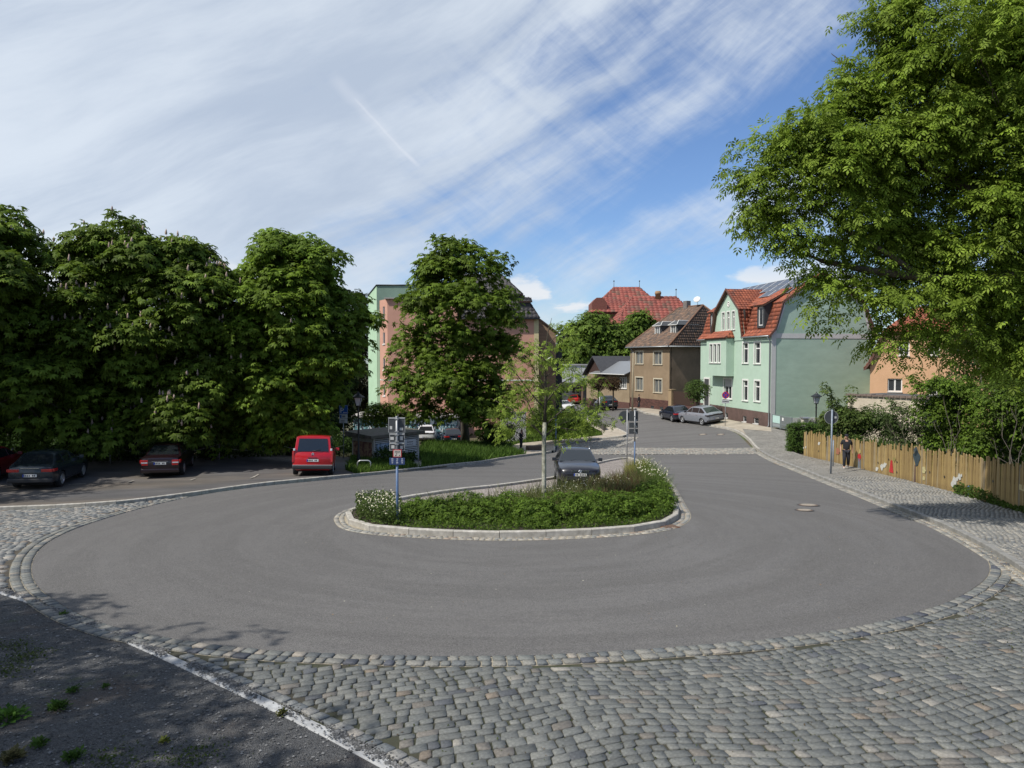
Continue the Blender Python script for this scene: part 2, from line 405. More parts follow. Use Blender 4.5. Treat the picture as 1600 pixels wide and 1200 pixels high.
def rows(poly, ang, rw, lr, warp=.0, gap=.012, jit=.012, rjit=.12, centre=None):
    "cut a polygon into courses of stones; returns (n,4,2) corner arrays"
    A = np.array([(p[0], p[1]) for p in poly]); c, s = math.cos(ang), math.sin(ang); Rm = np.array([[c, s], [-s, c]])
    B = A@Rm.T; lo, hi = B.min(0)-.6, B.max(0)+.6
    v = lo[1]; Q = []
    while v < hi[1]:
        w = rw*(1+(rng.random()-.5)*rjit*2); u = lo[0]-rng.random()*.3
        while u < hi[0]:
            l = rng.uniform(*lr)
            Q.append(((u, v), (u+l, v), (u+l, v+w), (u, v+w))); u += l
        v += w
    Q = np.array(Q)
    ctr = Q.mean(1, keepdims=True); half = Q-ctr
    sc = 1-gap/np.maximum(np.abs(half), .03)
    Q = ctr+half*np.clip(sc, .5, 1)+(rng.random(Q.shape)-.5)*2*jit
    def wf(q):
        x, y = q[..., 0], q[..., 1]
        return np.stack([x+warp*.55*np.sin(y*.9+x*.23), y+warp*(np.sin(x*.55+.5)+.55*np.sin(x*1.23+y*.33+2.)+.25*np.sin(x*2.9+y*.8))], -1)
    if warp: Q = wf(Q)
    Q = Q@Rm
    return Q[inside(Q.mean(1), A)]
def stones_along(line, off, rowsn, rw, lr, gap=.012, jit=.008):
    "rows of setts that run beside a line (to its left)"
    out = []
    L = resample(line, .05)
    arr = np.array([(p.x, p.y) for p in L]); tg = np.gradient(arr, axis=0); tg /= np.linalg.norm(tg, axis=1)[:, None]; nm = np.stack([-tg[:, 1], tg[:, 0]], 1)
    for r in range(rowsn):
        i = int(rng.integers(0, 3))
        while True:
            k = i+max(2, int(rng.uniform(*lr)/.05))
            if k >= len(arr): break
            o0 = off+r*rw+gap/2; o1 = off+(r+1)*rw-gap/2
            g = tg[i]*gap/2; h = tg[k]*gap/2
            out.append([arr[i]+g+nm[i]*o0, arr[k]-h+nm[k]*o0, arr[k]-h+nm[k]*o1, arr[i]+g+nm[i]*o1]); i = k
    Q = np.array(out); return Q+(rng.random(Q.shape)-.5)*2*jit
def stone_arrays(Q, off, top, cols, simple=False, tilt=.006):
    "solid rounded setts on the land: V (n,k,3), F template"
    n = len(Q); ctr = Q.mean(1); z0 = hz(ctr)+off
    lo, gx, gy = hz(ctr), hz(ctr+[.1, 0]), hz(ctr+[0, .1]); gx = (gx-lo)/.1; gy = (gy-lo)/.1
    gx = gx+(rng.random(n)-.5)*tilt*6; gy = gy+(rng.random(n)-.5)*tilt*6; dz = (rng.random(n)-.5)*tilt*1.6
    def lvl(P, h): return np.concatenate([P, (z0[:, None]+h+dz[:, None]+(P[..., 0]-ctr[:, None, 0])*gx[:, None]+(P[..., 1]-ctr[:, None, 1])*gy[:, None])[..., None]], -1)
    if simple:
        T = ctr[:, None]+(Q-ctr[:, None])*.80
        V = np.concatenate([lvl(Q, -.03+top*.3), lvl(T, top)], 1)
        F = [np.array([(0,1,5,4),(1,2,6,5),(2,3,7,6),(3,0,4,7),(4,5,6,7)])]
    else:
        e = .30
        O = []
        for i in range(4):
            p, a, b = Q[:, i], Q[:, (i-1) % 4], Q[:, (i+1) % 4]
            la = np.linalg.norm(a-p, axis=1)[:, None]; lb = np.linalg.norm(b-p, axis=1)[:, None]
            r = .012+.012*rng.random((n, 1))
            O += [p+(a-p)/la*r, p+(b-p)/lb*r]
        O = np.stack(O, 1); T = ctr[:, None]+(O-ctr[:, None])*(.935+.04*rng.random((n, 1, 1)))
        M_ = ctr[:, None]+(O-ctr[:, None])*.99
        V = np.concatenate([lvl(O, -.03), lvl(M_, top*.55), lvl(T, top*.97), lvl(ctr[:, None]+(rng.random((n, 1, 2))-.5)*.04, top*(1.+.10*(rng.random((n, 1))-.3)))], 1)
        k = np.arange(8); k1 = (k+1) % 8
        F = [np.stack([k, k1, 8+k1, 8+k], 1), np.stack([8+k, 8+k1, 16+k1, 16+k], 1), np.stack([16+k, 16+k1, np.full(8, 24)], 1)]
    C = np.repeat(cols[:, None], V.shape[1], 1)
    return V, F, C
def place_stones(Q, off, top, palette, parent, simple=False, parts=0, name='cobblestone', massname='cobblestones', cols=None, m=None, tilt=.006):
    m = m or STONE
    cols = pal(palette, len(Q)) if cols is None else cols
    V, F, C = stone_arrays(Q, off, top, cols, simple, tilt)
    k = V.shape[1]; n = len(V)
    if parts:
        c3 = V.mean(1); d = c3-np.array([0, 0, H]); dep = d[:, 1]*CP-d[:, 2]*SP; up = d[:, 1]*SP+d[:, 2]*CP
        u = np.abs(d[:, 0]/dep*FP); vv = -up/dep*FP
        seen = (u < 800) & (np.abs(vv) < 598)
        order = np.argsort(np.where(seen, dep, 1e9)); own = order[:min(parts, int(seen.sum()))]
        for i in own:
            c = V[i].mean(0)
            me = npmesh(name, V[i]-c, F, C[i], smooth=False)
            link(name, me, m, parent, tuple(c))
        keep = np.ones(n, bool); keep[own] = False; V, C = V[keep], C[keep]; n = len(V)
    if n:
        Fs = [(f[None]+(np.arange(n)*k)[:, None, None]).reshape(-1, f.shape[1]) for f in F]
        o = link(massname, npmesh(massname, V.reshape(-1, 3), Fs, C.reshape(-1, 3), smooth=False), m, parent); o['kind'] = 'stuff'
def group_root(name, kind='structure'):
    o = bpy.data.objects.new(name, None); COL.objects.link(o); o['kind'] = kind; return o
MORTAR = mat('dark joint sand', (.06,.052,.04), .95, col2=(.085,.072,.052), vscale=1.2, var=.4, bump=.8, bscale=60)
MOSS = mat('joint sand with moss', (.045,.040,.030), .95, col2=(.042,.046,.024), vscale=.5, var=.35, bump=.8, bscale=60)
PALEJ = mat('pale mortar', (.30,.265,.20), .9, var=.25, vscale=5, bump=.4, bscale=40)

DIAG = [(-160,880),(-60,905),(0,920),(40,932),(100,957),(190,990),(290,1033),(400,1083),(500,1130),(600,1181),(640,1203),(740,1262),(820,1330)]
KR = [(1760,1010),(1680,950),(1600,897),(1570,877),(1526,851),(1470,823),(1400,795),(1325,765),(1260,739),(1215,721),(1195,711),(1180,700),(1170,688),(1160,680),(1150,674),(1130,669),(1075,659),(1020,648),(1002,644),(964,636),(930,631),(905,627)]
diag = GL(DIAG, .4); kr = GL(KR, .6); krn = [p for p in kr if p.y < 27]
band_out = offset_line(circ, -.40)       # circle runs counter-clockwise in the world? decided below
def side(L, P):
    c = sum(L, Vector((0, 0)))/len(L); return c
# signed direction so that "outside the circle" is known
_mid = circ[len(circ)//2]; _t = (circ[len(circ)//2+1]-_mid).normalized(); OUT = -1. if Vector((-_t.y, _t.x)).dot(Vector((0, -1))) < 0 else 1.
band_out = offset_line(circ, OUT*.40)

front = group_root('cobbled_forecourt')
_a, _b = diag[len(diag)//2], diag[len(diag)//2+1]; _t2 = (_b-_a).normalized(); DSGN = Vector((-_t2.y, _t2.x)).dot(Vector((1, 1))) < 0
i0 = min(range(len(band_out)), key=lambda i: (band_out[i]-G(0, 925)).length+(0 if band_out[i].y < 20 else 50))
lower = [p for p in band_out[i0:]]
_kd = [min((q-p).length for q in kr) for p in lower]; _cut = next((i for i, d_ in enumerate(_kd) if i > len(lower)//2 and d_ < .18), len(lower)-1); lower = lower[:_cut]
# polygon: along the band, then the right kerb down out of frame, then back up the diagonal
kr_low = [p for p in kr if p.y < lower[-1].y-.05][::-1]
fc_poly = lower+kr_low+[Vector((14, 4)), Vector((13, 1.2)), Vector((0, .8))]+[p for p in diag[::-1]]
patch('joint_bed', fc_poly, -.012, MOSS, .8, front)
Q = rows(fc_poly, math.radians(14), .152, (.12, .25), warp=.20, gap=.006, jit=.014, rjit=.2)
Q = Q[(dist_to(Q.mean(1), circ, False) > .455) & (dist_to(Q.mean(1), diag, False) > .225) & (dist_to(Q.mean(1), kr_low, False) > .15)]
Q = Q[Q.mean(1)[:, 1] > 2.2]
place_stones(Q, -.012, .016, PAL_GREY, front, parts=300, tilt=.0035)
Q = stones_along(resample(diag[::-1], .2) if DSGN else diag, .015, 1, .17, (.16, .27), gap=.02); Q = Q[(dist_to(Q.mean(1), circ, False) > .52) & (Q.mean(1)[:, 1] > 2)]; place_stones(Q, -.008, .02, PAL_MIX, front, name='edge_sett', massname='edge_setts', parts=60)
# two courses of setts bedded in pale mortar round the asphalt
ring = group_root('sett_border')
bl = [p for p in circ]
bp = offset_line(bl, OUT*.398)
patch('mortar_bed', bl+bp[::-1], -.008, PALEJ, .5, ring)
L_ = bl if OUT > 0 else bl[::-1]
Q = stones_along(L_, .01, 2, .195, (.16, .30), gap=.022)
place_stones(Q, -.004, .024, [((.15,.155,.145), 6), ((.19,.185,.165), 5), ((.11,.118,.12), 3), ((.25,.225,.19), 1.5), ((.07,.075,.09), .5)], ring, parts=280, name='sett', massname='setts')

# cobbles on the left, beyond the circle
left = group_root('cobbled_lane')
i1 = max(range(len(band_out)), key=lambda i: -(band_out[i]-G(296, 777)).length)
lp = GL([(-260,806),(-100,802),(0,798),(100,794),(200,787),(285,777)], 1.)+band_out[3:i0]+[p for p in GL([(0,918),(-60,903),(-160,878),(-300,850)], .6)]
patch('joint_bed', lp, -.012, MORTAR, 1., left)
Q = rows(lp, math.radians(-12), .19, (.17, .28), warp=.3, gap=.014, jit=.01)
Q = Q[(dist_to(Q.mean(1), circ, False) > .5)]
place_stones(Q, -.012, .034, PAL_MIX, left, simple=True, tilt=.01)

# ---------------------------------------------------------------- kerbs
def kerb(name, line, width, z0, z1, L=1.0, m=None, parts=300, side_=1., nosecol=None, gap=.012):
    root = group_root(name); P = resample(line, L)
    for a, b in list(zip(P, P[1:]))[:parts]:
        t = (b-a); n = Vector((-t.y, t.x)).normalized()*side_; g = t.normalized()*gap/2; ch = min(.018, width*.2)
        A, B = a+g, b-g; za, zb = h1(a.x, a.y), h1(b.x, b.y); dz = random.uniform(-.004, .004)
        V = []
        for q, zz in ((A, za), (B, zb)):
            for w_, zt in ((0, z0), (0, z1-ch), (ch, z1), (width-ch, z1), (width, z1-ch), (width, z0)):
                V.append((q.x+n.x*w_, q.y+n.y*w_, zz+zt+dz))
        F = [(i, (i+1) % 6, 6+(i+1) % 6, 6+i) for i in range(6)]+[(5,4,3,2,1,0), (6,7,8,9,10,11)]
        c = Vector(V[0]); me = bpy.data.meshes.new('kerb_stone'); me.from_pydata([Vector(v)-c for v in V], [], F); me.update()
        link('kerb_stone', me, m, root, c)
    return root
KERB = mat('granite kerb', (.27,.265,.25), .75, col2=(.20,.195,.18), vscale=2.5, var=.22, bump=.3, bscale=50)
KERBW = mat('pale kerb', (.42,.40,.36), .8, col2=(.33,.31,.27), vscale=2.5, var=.22, bump=.3, bscale=50)
EDGING = mat('white edging stone', (.40,.41,.41), .8, col2=(.30,.305,.31), vscale=3, var=.18, bump=.3, bscale=50)
kerb('kerb_of_the_forecourt', diag, .15, -.1, .012, 1., EDGING, side_=-1)
kerb('kerb_of_the_pavement', [p for p in kr if p.y < 48], .16, -.1, .13, 1., KERB, side_=-1)
kerb('kerb_of_the_far_pavement', [p for p in kr if p.y > 47.5], .16, -.1, .12, 2., KERBW, side_=-1)
parkline = GL([(-300,812),(-100,803),(0,796),(100,792.5),(200,785.5),(290,774),(400,759),(520,747),(615,737.5),(660,733),(700,728),(750,723),(782,717.5),(825,711.5),(845,709),(868,705.5)], .8)
kerb('kerb_of_the_car_park', parkline, .14, -.1, .10, 1., KERBW, side_=1)
rampk = GL([(868,705),(868,700),(872,696.5),(900,691),(940,686),(980,681.5),(977,676),(960,669),(944,664),(925,659),(905,652),(890,647)], .8)
kerb('kerb_of_the_path', rampk, .16, -.1, .11, 1., KERBW, side_=1)
# gutter setts beside the right hand kerb
gut = group_root('gutter')
gl = [p for p in kr if 12.0 < p.y < 47.5]
patch('mortar_bed', gl+offset_line(gl, .36)[::-1], .005, PALEJ, .6, gut)
Q = stones_along(gl, .03, 2, .17, (.16, .26), gap=.02)
place_stones(Q, .005, .02, PAL_SAND, gut, simple=True, massname='gutter_setts')

# ---------------------------------------------------------------- pavement on the right
PAVB = [(905,619),(960,629),(990,637),(1046,643),(1110,652),(1150,659.5),(1205,670),(1238,677),(1237,690),(1237,707),(1256,714),(1330,731),(1400,749),(1500,775),(1540,789),(1600,806),(1700,836),(1800,868)]
pavb = [G(*p) for p in PAVB]
pv_poly = offset_line(kr, -.16)+pavb
PAVE = mat('small sett paving', (.24,.232,.21), .85, col2=(.18,.178,.168), vscale=.7, var=.2, bump=.5, bscale=25)
def sett_paving_mat(name, c1, c2, cj, scale=8.):
    m = bpy.data.materials.new(name); m.use_nodes = True; t = NT(m.node_tree); P = vcoord(t)
    v = t.n('ShaderNodeTexVoronoi', {'Vector': t.map(P, scale=(1, 1, .01)), 'Scale': scale, 'Randomness': .55}, feature='DISTANCE_TO_EDGE').outputs[0]
    vc = t.n('ShaderNodeTexVoronoi', {'Vector': t.map(P, scale=(1, 1, .01)), 'Scale': scale, 'Randomness': .55})
    cc = t.n('ShaderNodeSeparateColor', {0: vc.outputs['Color']}).outputs[0]
    c = t.mix(cc, c1, c2); c = t.mix(t.mr(t.noise(P, .6, 4), .35, .7, 0, .5), c, tuple(x*.7 for x in c2))
    j = t.mr(v, .02, .1); c = t.mix(j, cj, c)
    b = t.n('ShaderNodeBsdfPrincipled', {'Base Color': c, 'Roughness': .85})
    t.t.links.new(t.n('ShaderNodeBump', {'Height': j, 'Strength': .7, 'Distance': .02}).outputs[0], b.inputs['Normal'])
    t.n('ShaderNodeOutputMaterial', {0: b.outputs[0]}); return m
SETT_LIGHT = sett_paving_mat('sett paving', (.30,.285,.255), (.20,.195,.18), (.09,.08,.06), 7.5)
pav = group_root('pavement')
patch('paving_bed', pv_poly, .085, SETT_LIGHT, 1., pav)
nearp = [p for p in pv_poly if p.y < 33.5]
np_poly = [p for p in offset_line(kr, -.16) if p.y < 34]+[p for p in pavb if p.y < 35]
Q = rows(np_poly, math.radians(62), .125, (.11, .17), warp=.16, gap=.010, jit=.009)
Q = Q[dist_to(Q.mean(1), kr, False) > .24]
place_stones(Q, .078, .03, [((.21,.205,.188), 6), ((.17,.17,.16), 4), ((.25,.238,.21), 4), ((.13,.135,.135), 1.5)], pav, simple=True, tilt=.012, massname='pavement_setts')
# smooth beige slabs in front of the houses and on the far path
SLAB = mat('beige paving', (.36,.315,.25), .85, col2=(.30,.26,.205), vscale=1.1, var=.12, bump=.2)
fs = [p for p in offset_line(kr, -.18) if p.y > 56]
patch('pavement_by_the_houses', fs+[G(*p) for p in PAVB[:7]]+[G(1205,676), G(1160,672)], .10, SLAB, 1.5)
# ---------------------------------------------------------------- setts in the road by the crossing
ramp = group_root('cobbled_ramp')
rp = [G(*p) for p in [(872,698),(900,693),(940,688),(980,683.5),(997,683),(990,690),(962,700),(1060,700.5),(1177,700),(1184,709),(1060,710),(930,710),(880,707)]]
patch('sett_bed', rp, .012, sett_paving_mat('ramp setts', (.27,.26,.24), (.19,.185,.175), (.12,.11,.09), 6.), 1., ramp)
Q = rows(rp, math.radians(4), .19, (.16, .26), warp=.0, gap=.014, jit=.01)
place_stones(Q, .0, .04, PAL_SAND, ramp, simple=True, massname='ramp_setts')
# path on the left of the far street
pp = [p for p in GL([(868,704.5),(868,700),(872,695.5),(900,690),(940,685),(980,680.5),(976,675),(960,668),(944,663),(925,658),(905,651),(890,646),(870,640)], 1.)]+[G(*p) for p in [(862,641),(905,660),(925,668),(940,675),(942,681),(900,686),(850,690),(810,694),(792,700),(800,708),(825,711)]]
patch('footpath', pp, .07, SLAB, 1.5)

# ---------------------------------------------------------------- car park
PARK = mat('worn car park surface', (.115,.098,.08), .92, col2=(.088,.085,.085), vscale=.22, var=.3, bump=.6, bscale=14, stretch=(.5, 1.6, 1))
pk = [p+Vector((0, .1)) for p in GL([(-300,812),(-100,803),(0,796),(100,792.5),(200,785.5),(290,774),(400,759),(520,747),(600,739)], .8)]+[G(*p) for p in [(606,728),(560,716),(520,713),(400,711),(200,716),(0,721),(-150,726),(-350,732)]]
patch('car_park', pk, .03, PARK, 1.)
LINE = mat('worn white paint', (.36,.34,.30), .85, col2=(.17,.155,.135), vscale=3, var=.35)
for a, b in [((430,0),(0,0))][:0]: pass
lines = group_root('bay_markings')
for x0, y0, x1, y1 in [(107,759,134,757.5),(200,755.5,209,752.5),(298,752,306,749),(396,747.5,404,742.5),(392,749,398,746)]:
    A, B = G(x0, y0), G(x1, y1); t = (B-A).normalized(); n = Vector((-t.y, t.x))*.05
    V = [(q.x, q.y, h1(q.x, q.y)+.055) for q in (A-n, B-n, B+n, A+n)]
    MB().add(V, [(0, 1, 2, 3)]).build('bay_line', LINE, lines)

# ---------------------------------------------------------------- foreground gravel
def gravel_mat():
    m = bpy.data.materials.new('dark gravel'); m.use_nodes = True; t = NT(m.node_tree); P = vcoord(t)
    v = t.n('ShaderNodeTexVoronoi', {'Vector': P, 'Scale': 62.}); cc = t.n('ShaderNodeSeparateColor', {0: v.outputs['Color']}).outputs[0]
    c = t.mix(cc, (.034,.035,.037), (.094,.096,.098)); big = t.noise(P, .55, 5, .65)
    c = t.mix(t.mr(big, .50, .68, 0, .8), c, (.075,.058,.048))
    moss = t.noise(t.map(P, loc=(4., 2., 0)), .8, 6, .7); c = t.mix(t.mr(moss, .60, .72, 0, .75), c, (.05,.068,.022))
    c = t.mix(t.mr(t.noise(P, 48, 3, .7), .68, .74), c, (.33,.33,.32))
    b = t.n('ShaderNodeBsdfPrincipled', {'Base Color': c, 'Roughness': .9})
    t.t.links.new(t.n('ShaderNodeBump', {'Height': v.outputs[0], 'Strength': 1., 'Distance': .018}).outputs[0], b.inputs['Normal'])
    t.n('ShaderNodeOutputMaterial', {0: b.outputs[0]}); return m
gp = offset_line(diag, .12 if False else 0)[::1]
gpoly = [Vector(p) for p in diag]+[Vector((3, .5)), Vector((2, -6)), Vector((-30, -6)), Vector((-34, 14))]
patch('gravel_yard', gpoly, -.015, gravel_mat(), .6)
def scatter_pebbles():
    A = np.array([(p.x, p.y) for p in gpoly]); N = 26000
    q = np.stack([rng.uniform(-12, 1.5, N), rng.uniform(3.5, 14.5, N)], 1); q = q[inside(q, A)]
    # some of it has spilled over the white edging stones
    dl = np.array([(p.x, p.y) for p in resample(diag, .01)]); dl = dl[(dl[:, 1] > 3.5)]
    s = dl[rng.integers(0, len(dl), 9000)]+rng.normal(0, .05, (9000, 2))+[-.02, -.03]
    gate = np.sin(s[:, 0]*3.1)+.7*np.sin(s[:, 0]*7.3+1)+rng.normal(0, .5, len(s)) > -.2
    q = np.r_[q, s[gate]]
    n = len(q); z = hz(q); r = rng.uniform(.006, .017, n)*(1+.8*(rng.random(n) > .95))
    base = np.array([(1,0,0),(0,1,0),(-1,0,0),(0,-1,0),(0,0,.75)], float)
    ang = rng.random(n)*6.28; c, s_ = np.cos(ang), np.sin(ang)
    X = base[None, :, 0]*(1+.4*rng.random((n, 1))); Y = base[None, :, 1]*(.8+.5*rng.random((n, 5)))
    V = np.stack([(X*c[:, None]-Y*s_[:, None])*r[:, None]+q[:, :1], (X*s_[:, None]+Y*c[:, None])*r[:, None]+q[:, 1:], base[None, :, 2]*r[:, None]*(.6+.6*rng.random((n, 1)))+z[:, None]-.006], -1)
    onk = np.zeros(n); onk[-int(gate.sum()):] = .022; V[..., 2] += onk[:, None]
    F = np.array([(0,1,4),(1,2,4),(2,3,4),(3,0,4)]); F = (F[None]+(np.arange(n)*5)[:, None, None]).reshape(-1, 3)
    k = rng.random(n)**2.2; C = np.array([.045,.046,.047])[None]+k[:, None]*np.array([.15,.15,.15])[None]
    o = link('gravel', npmesh('gravel', V.reshape(-1, 3), [F], np.repeat(C, 5, 0)), mat('gravel grit', (.1,)*3, .9, attr=True)); o['kind'] = 'stuff'
    tag(o, 'loose dark grit over the yard in the lower left corner', 'gravel')
scatter_pebbles()

# ---------------------------------------------------------------- traffic island
KI = [(540,808),(543,818),(556,826),(600,833),(700,839),(800,841),(900,838),(980,833),(1030,826),(1055,816),(1062,805),(1055,788),(1047,770),(1036,751),(1021,736),(1003,725),(985,718),(960,720),(925,728),(895,738),(862,750),(780,762),(700,771),(630,782),(580,792),(552,799)]
kip = smooth_line([G(*p) for p in KI], .3, True)
cw = sum((a.x*b.y-b.x*a.y) for a, b in zip(kip, kip[1:]+kip[:1])) < 0
if cw: kip = kip[::-1]
def closed_off(L, d):
    out = []
    for i, p in enumerate(L):
        t = (L[(i+1) % len(L)]-L[i-1]).normalized(); out.append(p+Vector((-t.y, t.x))*d)
    return out
isl = group_root('gutter_round_the_island')
ext = closed_off(kip, -.34)
A_ = ext+[ext[0]]; 
patch('mortar_bed', ext, .006, PALEJ, .6, isl)
Q = stones_along((kip+[kip[0]])[::-1], .02, 2, .16, (.16, .26), gap=.02)
place_stones(Q, .006, .018, PAL_SAND, isl, simple=True, massname='gutter_setts')
kerb('kerb_of_the_island', kip+[kip[0]], .17, -.1, .17, 1.25, KERBW, side_=1, gap=.016)
apron = group_root('island_apron')
inn = closed_off(kip, .15)
patch('sett_bed', inn, .06, sett_paving_mat('apron setts', (.36,.32,.29), (.27,.235,.215), (.15,.13,.11), 8.), .6, apron)
BEDB = [(590,797),(640,801),(700,800),(760,792),(858,776),(880,770),(940,762),(985,748),(1002,737),(1005,729)]
bedb = [G(*p) for p in BEDB]
bed_poly = None
def make_bed():
    global bed_poly
    a = min(range(len(inn)), key=lambda i: (inn[i]-bedb[0]).length); b = min(range(len(inn)), key=lambda i: (inn[i]-bedb[-1]).length)
    n = len(inn); seq = []; i = a
    while i != b: seq.append(inn[i]); i = (i+1) % n
    if min(p.y for p in seq) > 20.5:
        seq = []; i = a
        while i != b: seq.append(inn[i]); i = (i-1) % n
    bed_poly = seq+bedb[::-1]
make_bed()
patch('planting_bed', bed_poly, .12, mat('bark mulch', (.045,.034,.024), .95, var=.5, vscale=12, bump=.9, bscale=30), .5)
# ---------------------------------------------------------------- foliage
LEAF = mat('leaf', (.08,.15,.03), .6, attr=True, spec=.16, trans=.40)
BARK = mat('bark', (.085,.07,.052), .95, col2=(.05,.042,.034), vscale=3, var=.35, bump=1., bscale=14, stretch=(1, 1, .3))
def kite(l, w, dr=.3, a=0., x0=0., y0=0., z0=0., up=.0):
    c, s = math.cos(a), math.sin(a)
    P = [(0,0,0), (l*.55, w/2, -dr*l*.25), (l, 0, -dr*l), (l*.55, -w/2, -dr*l*.25)]
    return [(x0+x*c-y*s, y0+x*s+y*c, z0+z) for x, y, z in P]
def T_palm(k=5): return sum([kite(1. if abs(a) < 60 else .75, .36, .38, math.radians(a)) for a in np.linspace(-82, 82, k)], [])
def T_comp(): return sum([kite(.62, .26, .35, math.radians(a), x, 0, -x*x*.35) for a, x in ((62, .12), (-62, .12), (48, .42), (-48, .42), (0, .62))], [])
def T_simple(): return kite(1., .62, .25)
def T_pair(): return kite(1., .5, .3)+kite(.85, .45, .3, 1.2)
TPL = {'palm': np.array(T_palm(5)), 'comp': np.array(T_comp()), 'simple': np.array(T_simple()), 'pair': np.array(T_pair())}
def unit(v): return v/np.maximum(np.linalg.norm(v, axis=-1, keepdims=True), 1e-9)
def rdir(n): return unit(rng.normal(size=(n, 3)))
def leaf_mesh(name, P, X, N, size, tpl, C):
    "P positions, X leaf axis, N leaf normal"
    X = unit(X); Y = unit(np.cross(N, X)); Z = np.cross(X, Y); T = TPL[tpl]; k = len(T)
    V = P[:, None]+(T[None, :, :1]*X[:, None]+T[None, :, 1:2]*Y[:, None]+T[None, :, 2:]*Z[:, None])*size[:, None, None]
    n = len(P); F = (np.arange(n*k).reshape(-1, 4))
    return npmesh(name, V.reshape(-1, 3), [F], np.repeat(C, k, 0))
def pads(lobes, n, shell=.72, up=.35):
    "centres and outward directions of leaf pads over ellipsoid lobes (cx,cy,cz,rx,rz)"
    L = np.array(lobes, float); w = L[:, 3]**2; w /= w.sum(); i = rng.choice(len(L), n, p=w); L_ = L[i]
    d = rdir(n); d[:, 2] = np.where(rng.random(n) < up, np.abs(d[:, 2]), d[:, 2]); d = unit(d)
    r = np.where(rng.random(n) < shell, rng.uniform(.80, 1.08, n), rng.uniform(.25, .8, n)); r = np.where(rng.random(n) < .12, rng.uniform(1.05, 1.28, n), r)
    P = L_[:, :3]+d*np.stack([L_[:, 3], L_[:, 3], L_[:, 4]], 1)*r[:, None]
    ok = np.ones(n, bool)
    for k, l in enumerate(L):
        q = np.linalg.norm((P-l[:3])/np.array([l[3], l[3], l[4]]), axis=1); ok &= ~((q < .55) & (i != k) & (rng.random(n) < .8))
    return P[ok], d[ok]
LASTP = [None, None]
def bough_pads(lob, n, shell, boughs, padr):
    nb, r0, fl = boughs; P0, D0 = pads(lob, int(nb*1.25), 1., .45); r = r0*rng.uniform(.55, 1.35, len(P0)); ex = [(*(p-d*q*.25), q, q*fl) for p, d, q in zip(P0, D0, r)]
    Pa, Da = pads_raw(ex, int(n*.66)); Pb, Db = pads([(l[0], l[1], l[2], l[3]*.86, l[4]*.86) for l in lob], int(n*.34), .5)
    return np.r_[Pa, Pb], np.r_[Da, Db]
def pads_raw(ex, n):
    L = np.array(ex); w = L[:, 3]**2; w /= w.sum(); L_ = L[rng.choice(len(L), n, p=w)]; d = rdir(n); d[:, 2] = np.where(rng.random(n) < .75, np.abs(d[:, 2]), d[:, 2]); d = unit(d)
    return L_[:, :3]+d*np.stack([L_[:, 3], L_[:, 3], L_[:, 4]], 1)*rng.uniform(.55, 1.05, (n, 1)), d
def foliage(name, P, D, per, padr, size, tpl, c1, c2, parent, droop=.6, flat=.45, m=None, cvar=.2, kind=None):
    n = len(P); k = per
    U = np.array([0, 0, 1.]); ax = unit(D*.55+U*.8)
    e = unit(np.cross(ax, rdir(n))); f = np.cross(ax, e)
    rho = np.sqrt(rng.random((n, k)))*padr*rng.uniform(.7, 1.3, (n, 1)); th = rng.random((n, k))*6.283
    rad = e[:, None]*np.cos(th)[..., None]+f[:, None]*np.sin(th)[..., None]
    pos = P[:, None]+rad*rho[..., None]+ax[:, None]*(rng.normal(0, padr*.22, (n, k))*flat*2)[..., None]-U*(droop*rho**2/padr)[..., None]
    X = rad*.9+D[:, None]*.35-U*(.25+.5*droop*rho/padr)[..., None]+rng.normal(0, .3, (n, k, 3))
    N = ax[:, None]+rad*.35+rng.normal(0, .28, (n, k, 3))
    pb = np.clip(rng.normal(0, cvar, (n, 1)), -.45, .6); lt = np.clip(rng.random((n, k))*.6+rng.random((n, 1))*.4, 0, 1)
    C = (np.array(c1)*(1-lt[..., None])+np.array(c2)*lt[..., None])*(1+pb[..., None]+rng.normal(0, .1, (n, k))[..., None])
    C = np.clip(C, .004, 1)
    s = size*rng.uniform(.7, 1.25, n*k)
    me = leaf_mesh(name, pos.reshape(-1, 3), X.reshape(-1, 3), N.reshape(-1, 3), s, tpl, C.reshape(-1, 3))
    o = link(name, me, m or LEAF, parent)
    if kind: o['kind'] = kind
    return o
def lobes_px(L, s, dd=0., zf=.95):
    out = []
    for l in L:
        x, y, r = l[:3]; dz = l[3] if len(l) > 3 else random.uniform(-.5, .5)*r/s
        ss = FP/(FP/s+dz+dd); p = AT(x, y, ss); out.append((p.x, p.y, p.z, r/ss, r/ss*zf))
    return out
def limb(mb, a, b, r0, r1, n=6, wob=.12, sag=0.):
    a, b = Vector(a), Vector(b); L = (b-a).length; pts = []
    for i in range(7):
        t = i/6; p = a.lerp(b, t)+Vector((random.uniform(-1, 1), random.uniform(-1, 1), random.uniform(-.6, .6)))*wob*L*.25*math.sin(t*math.pi)
        p.z += sag*L*math.sin(t*math.pi); pts.append(p)
    mb.tube(pts, [r0+(r1-r0)*(i/6)**.8 for i in range(7)], n); return pts
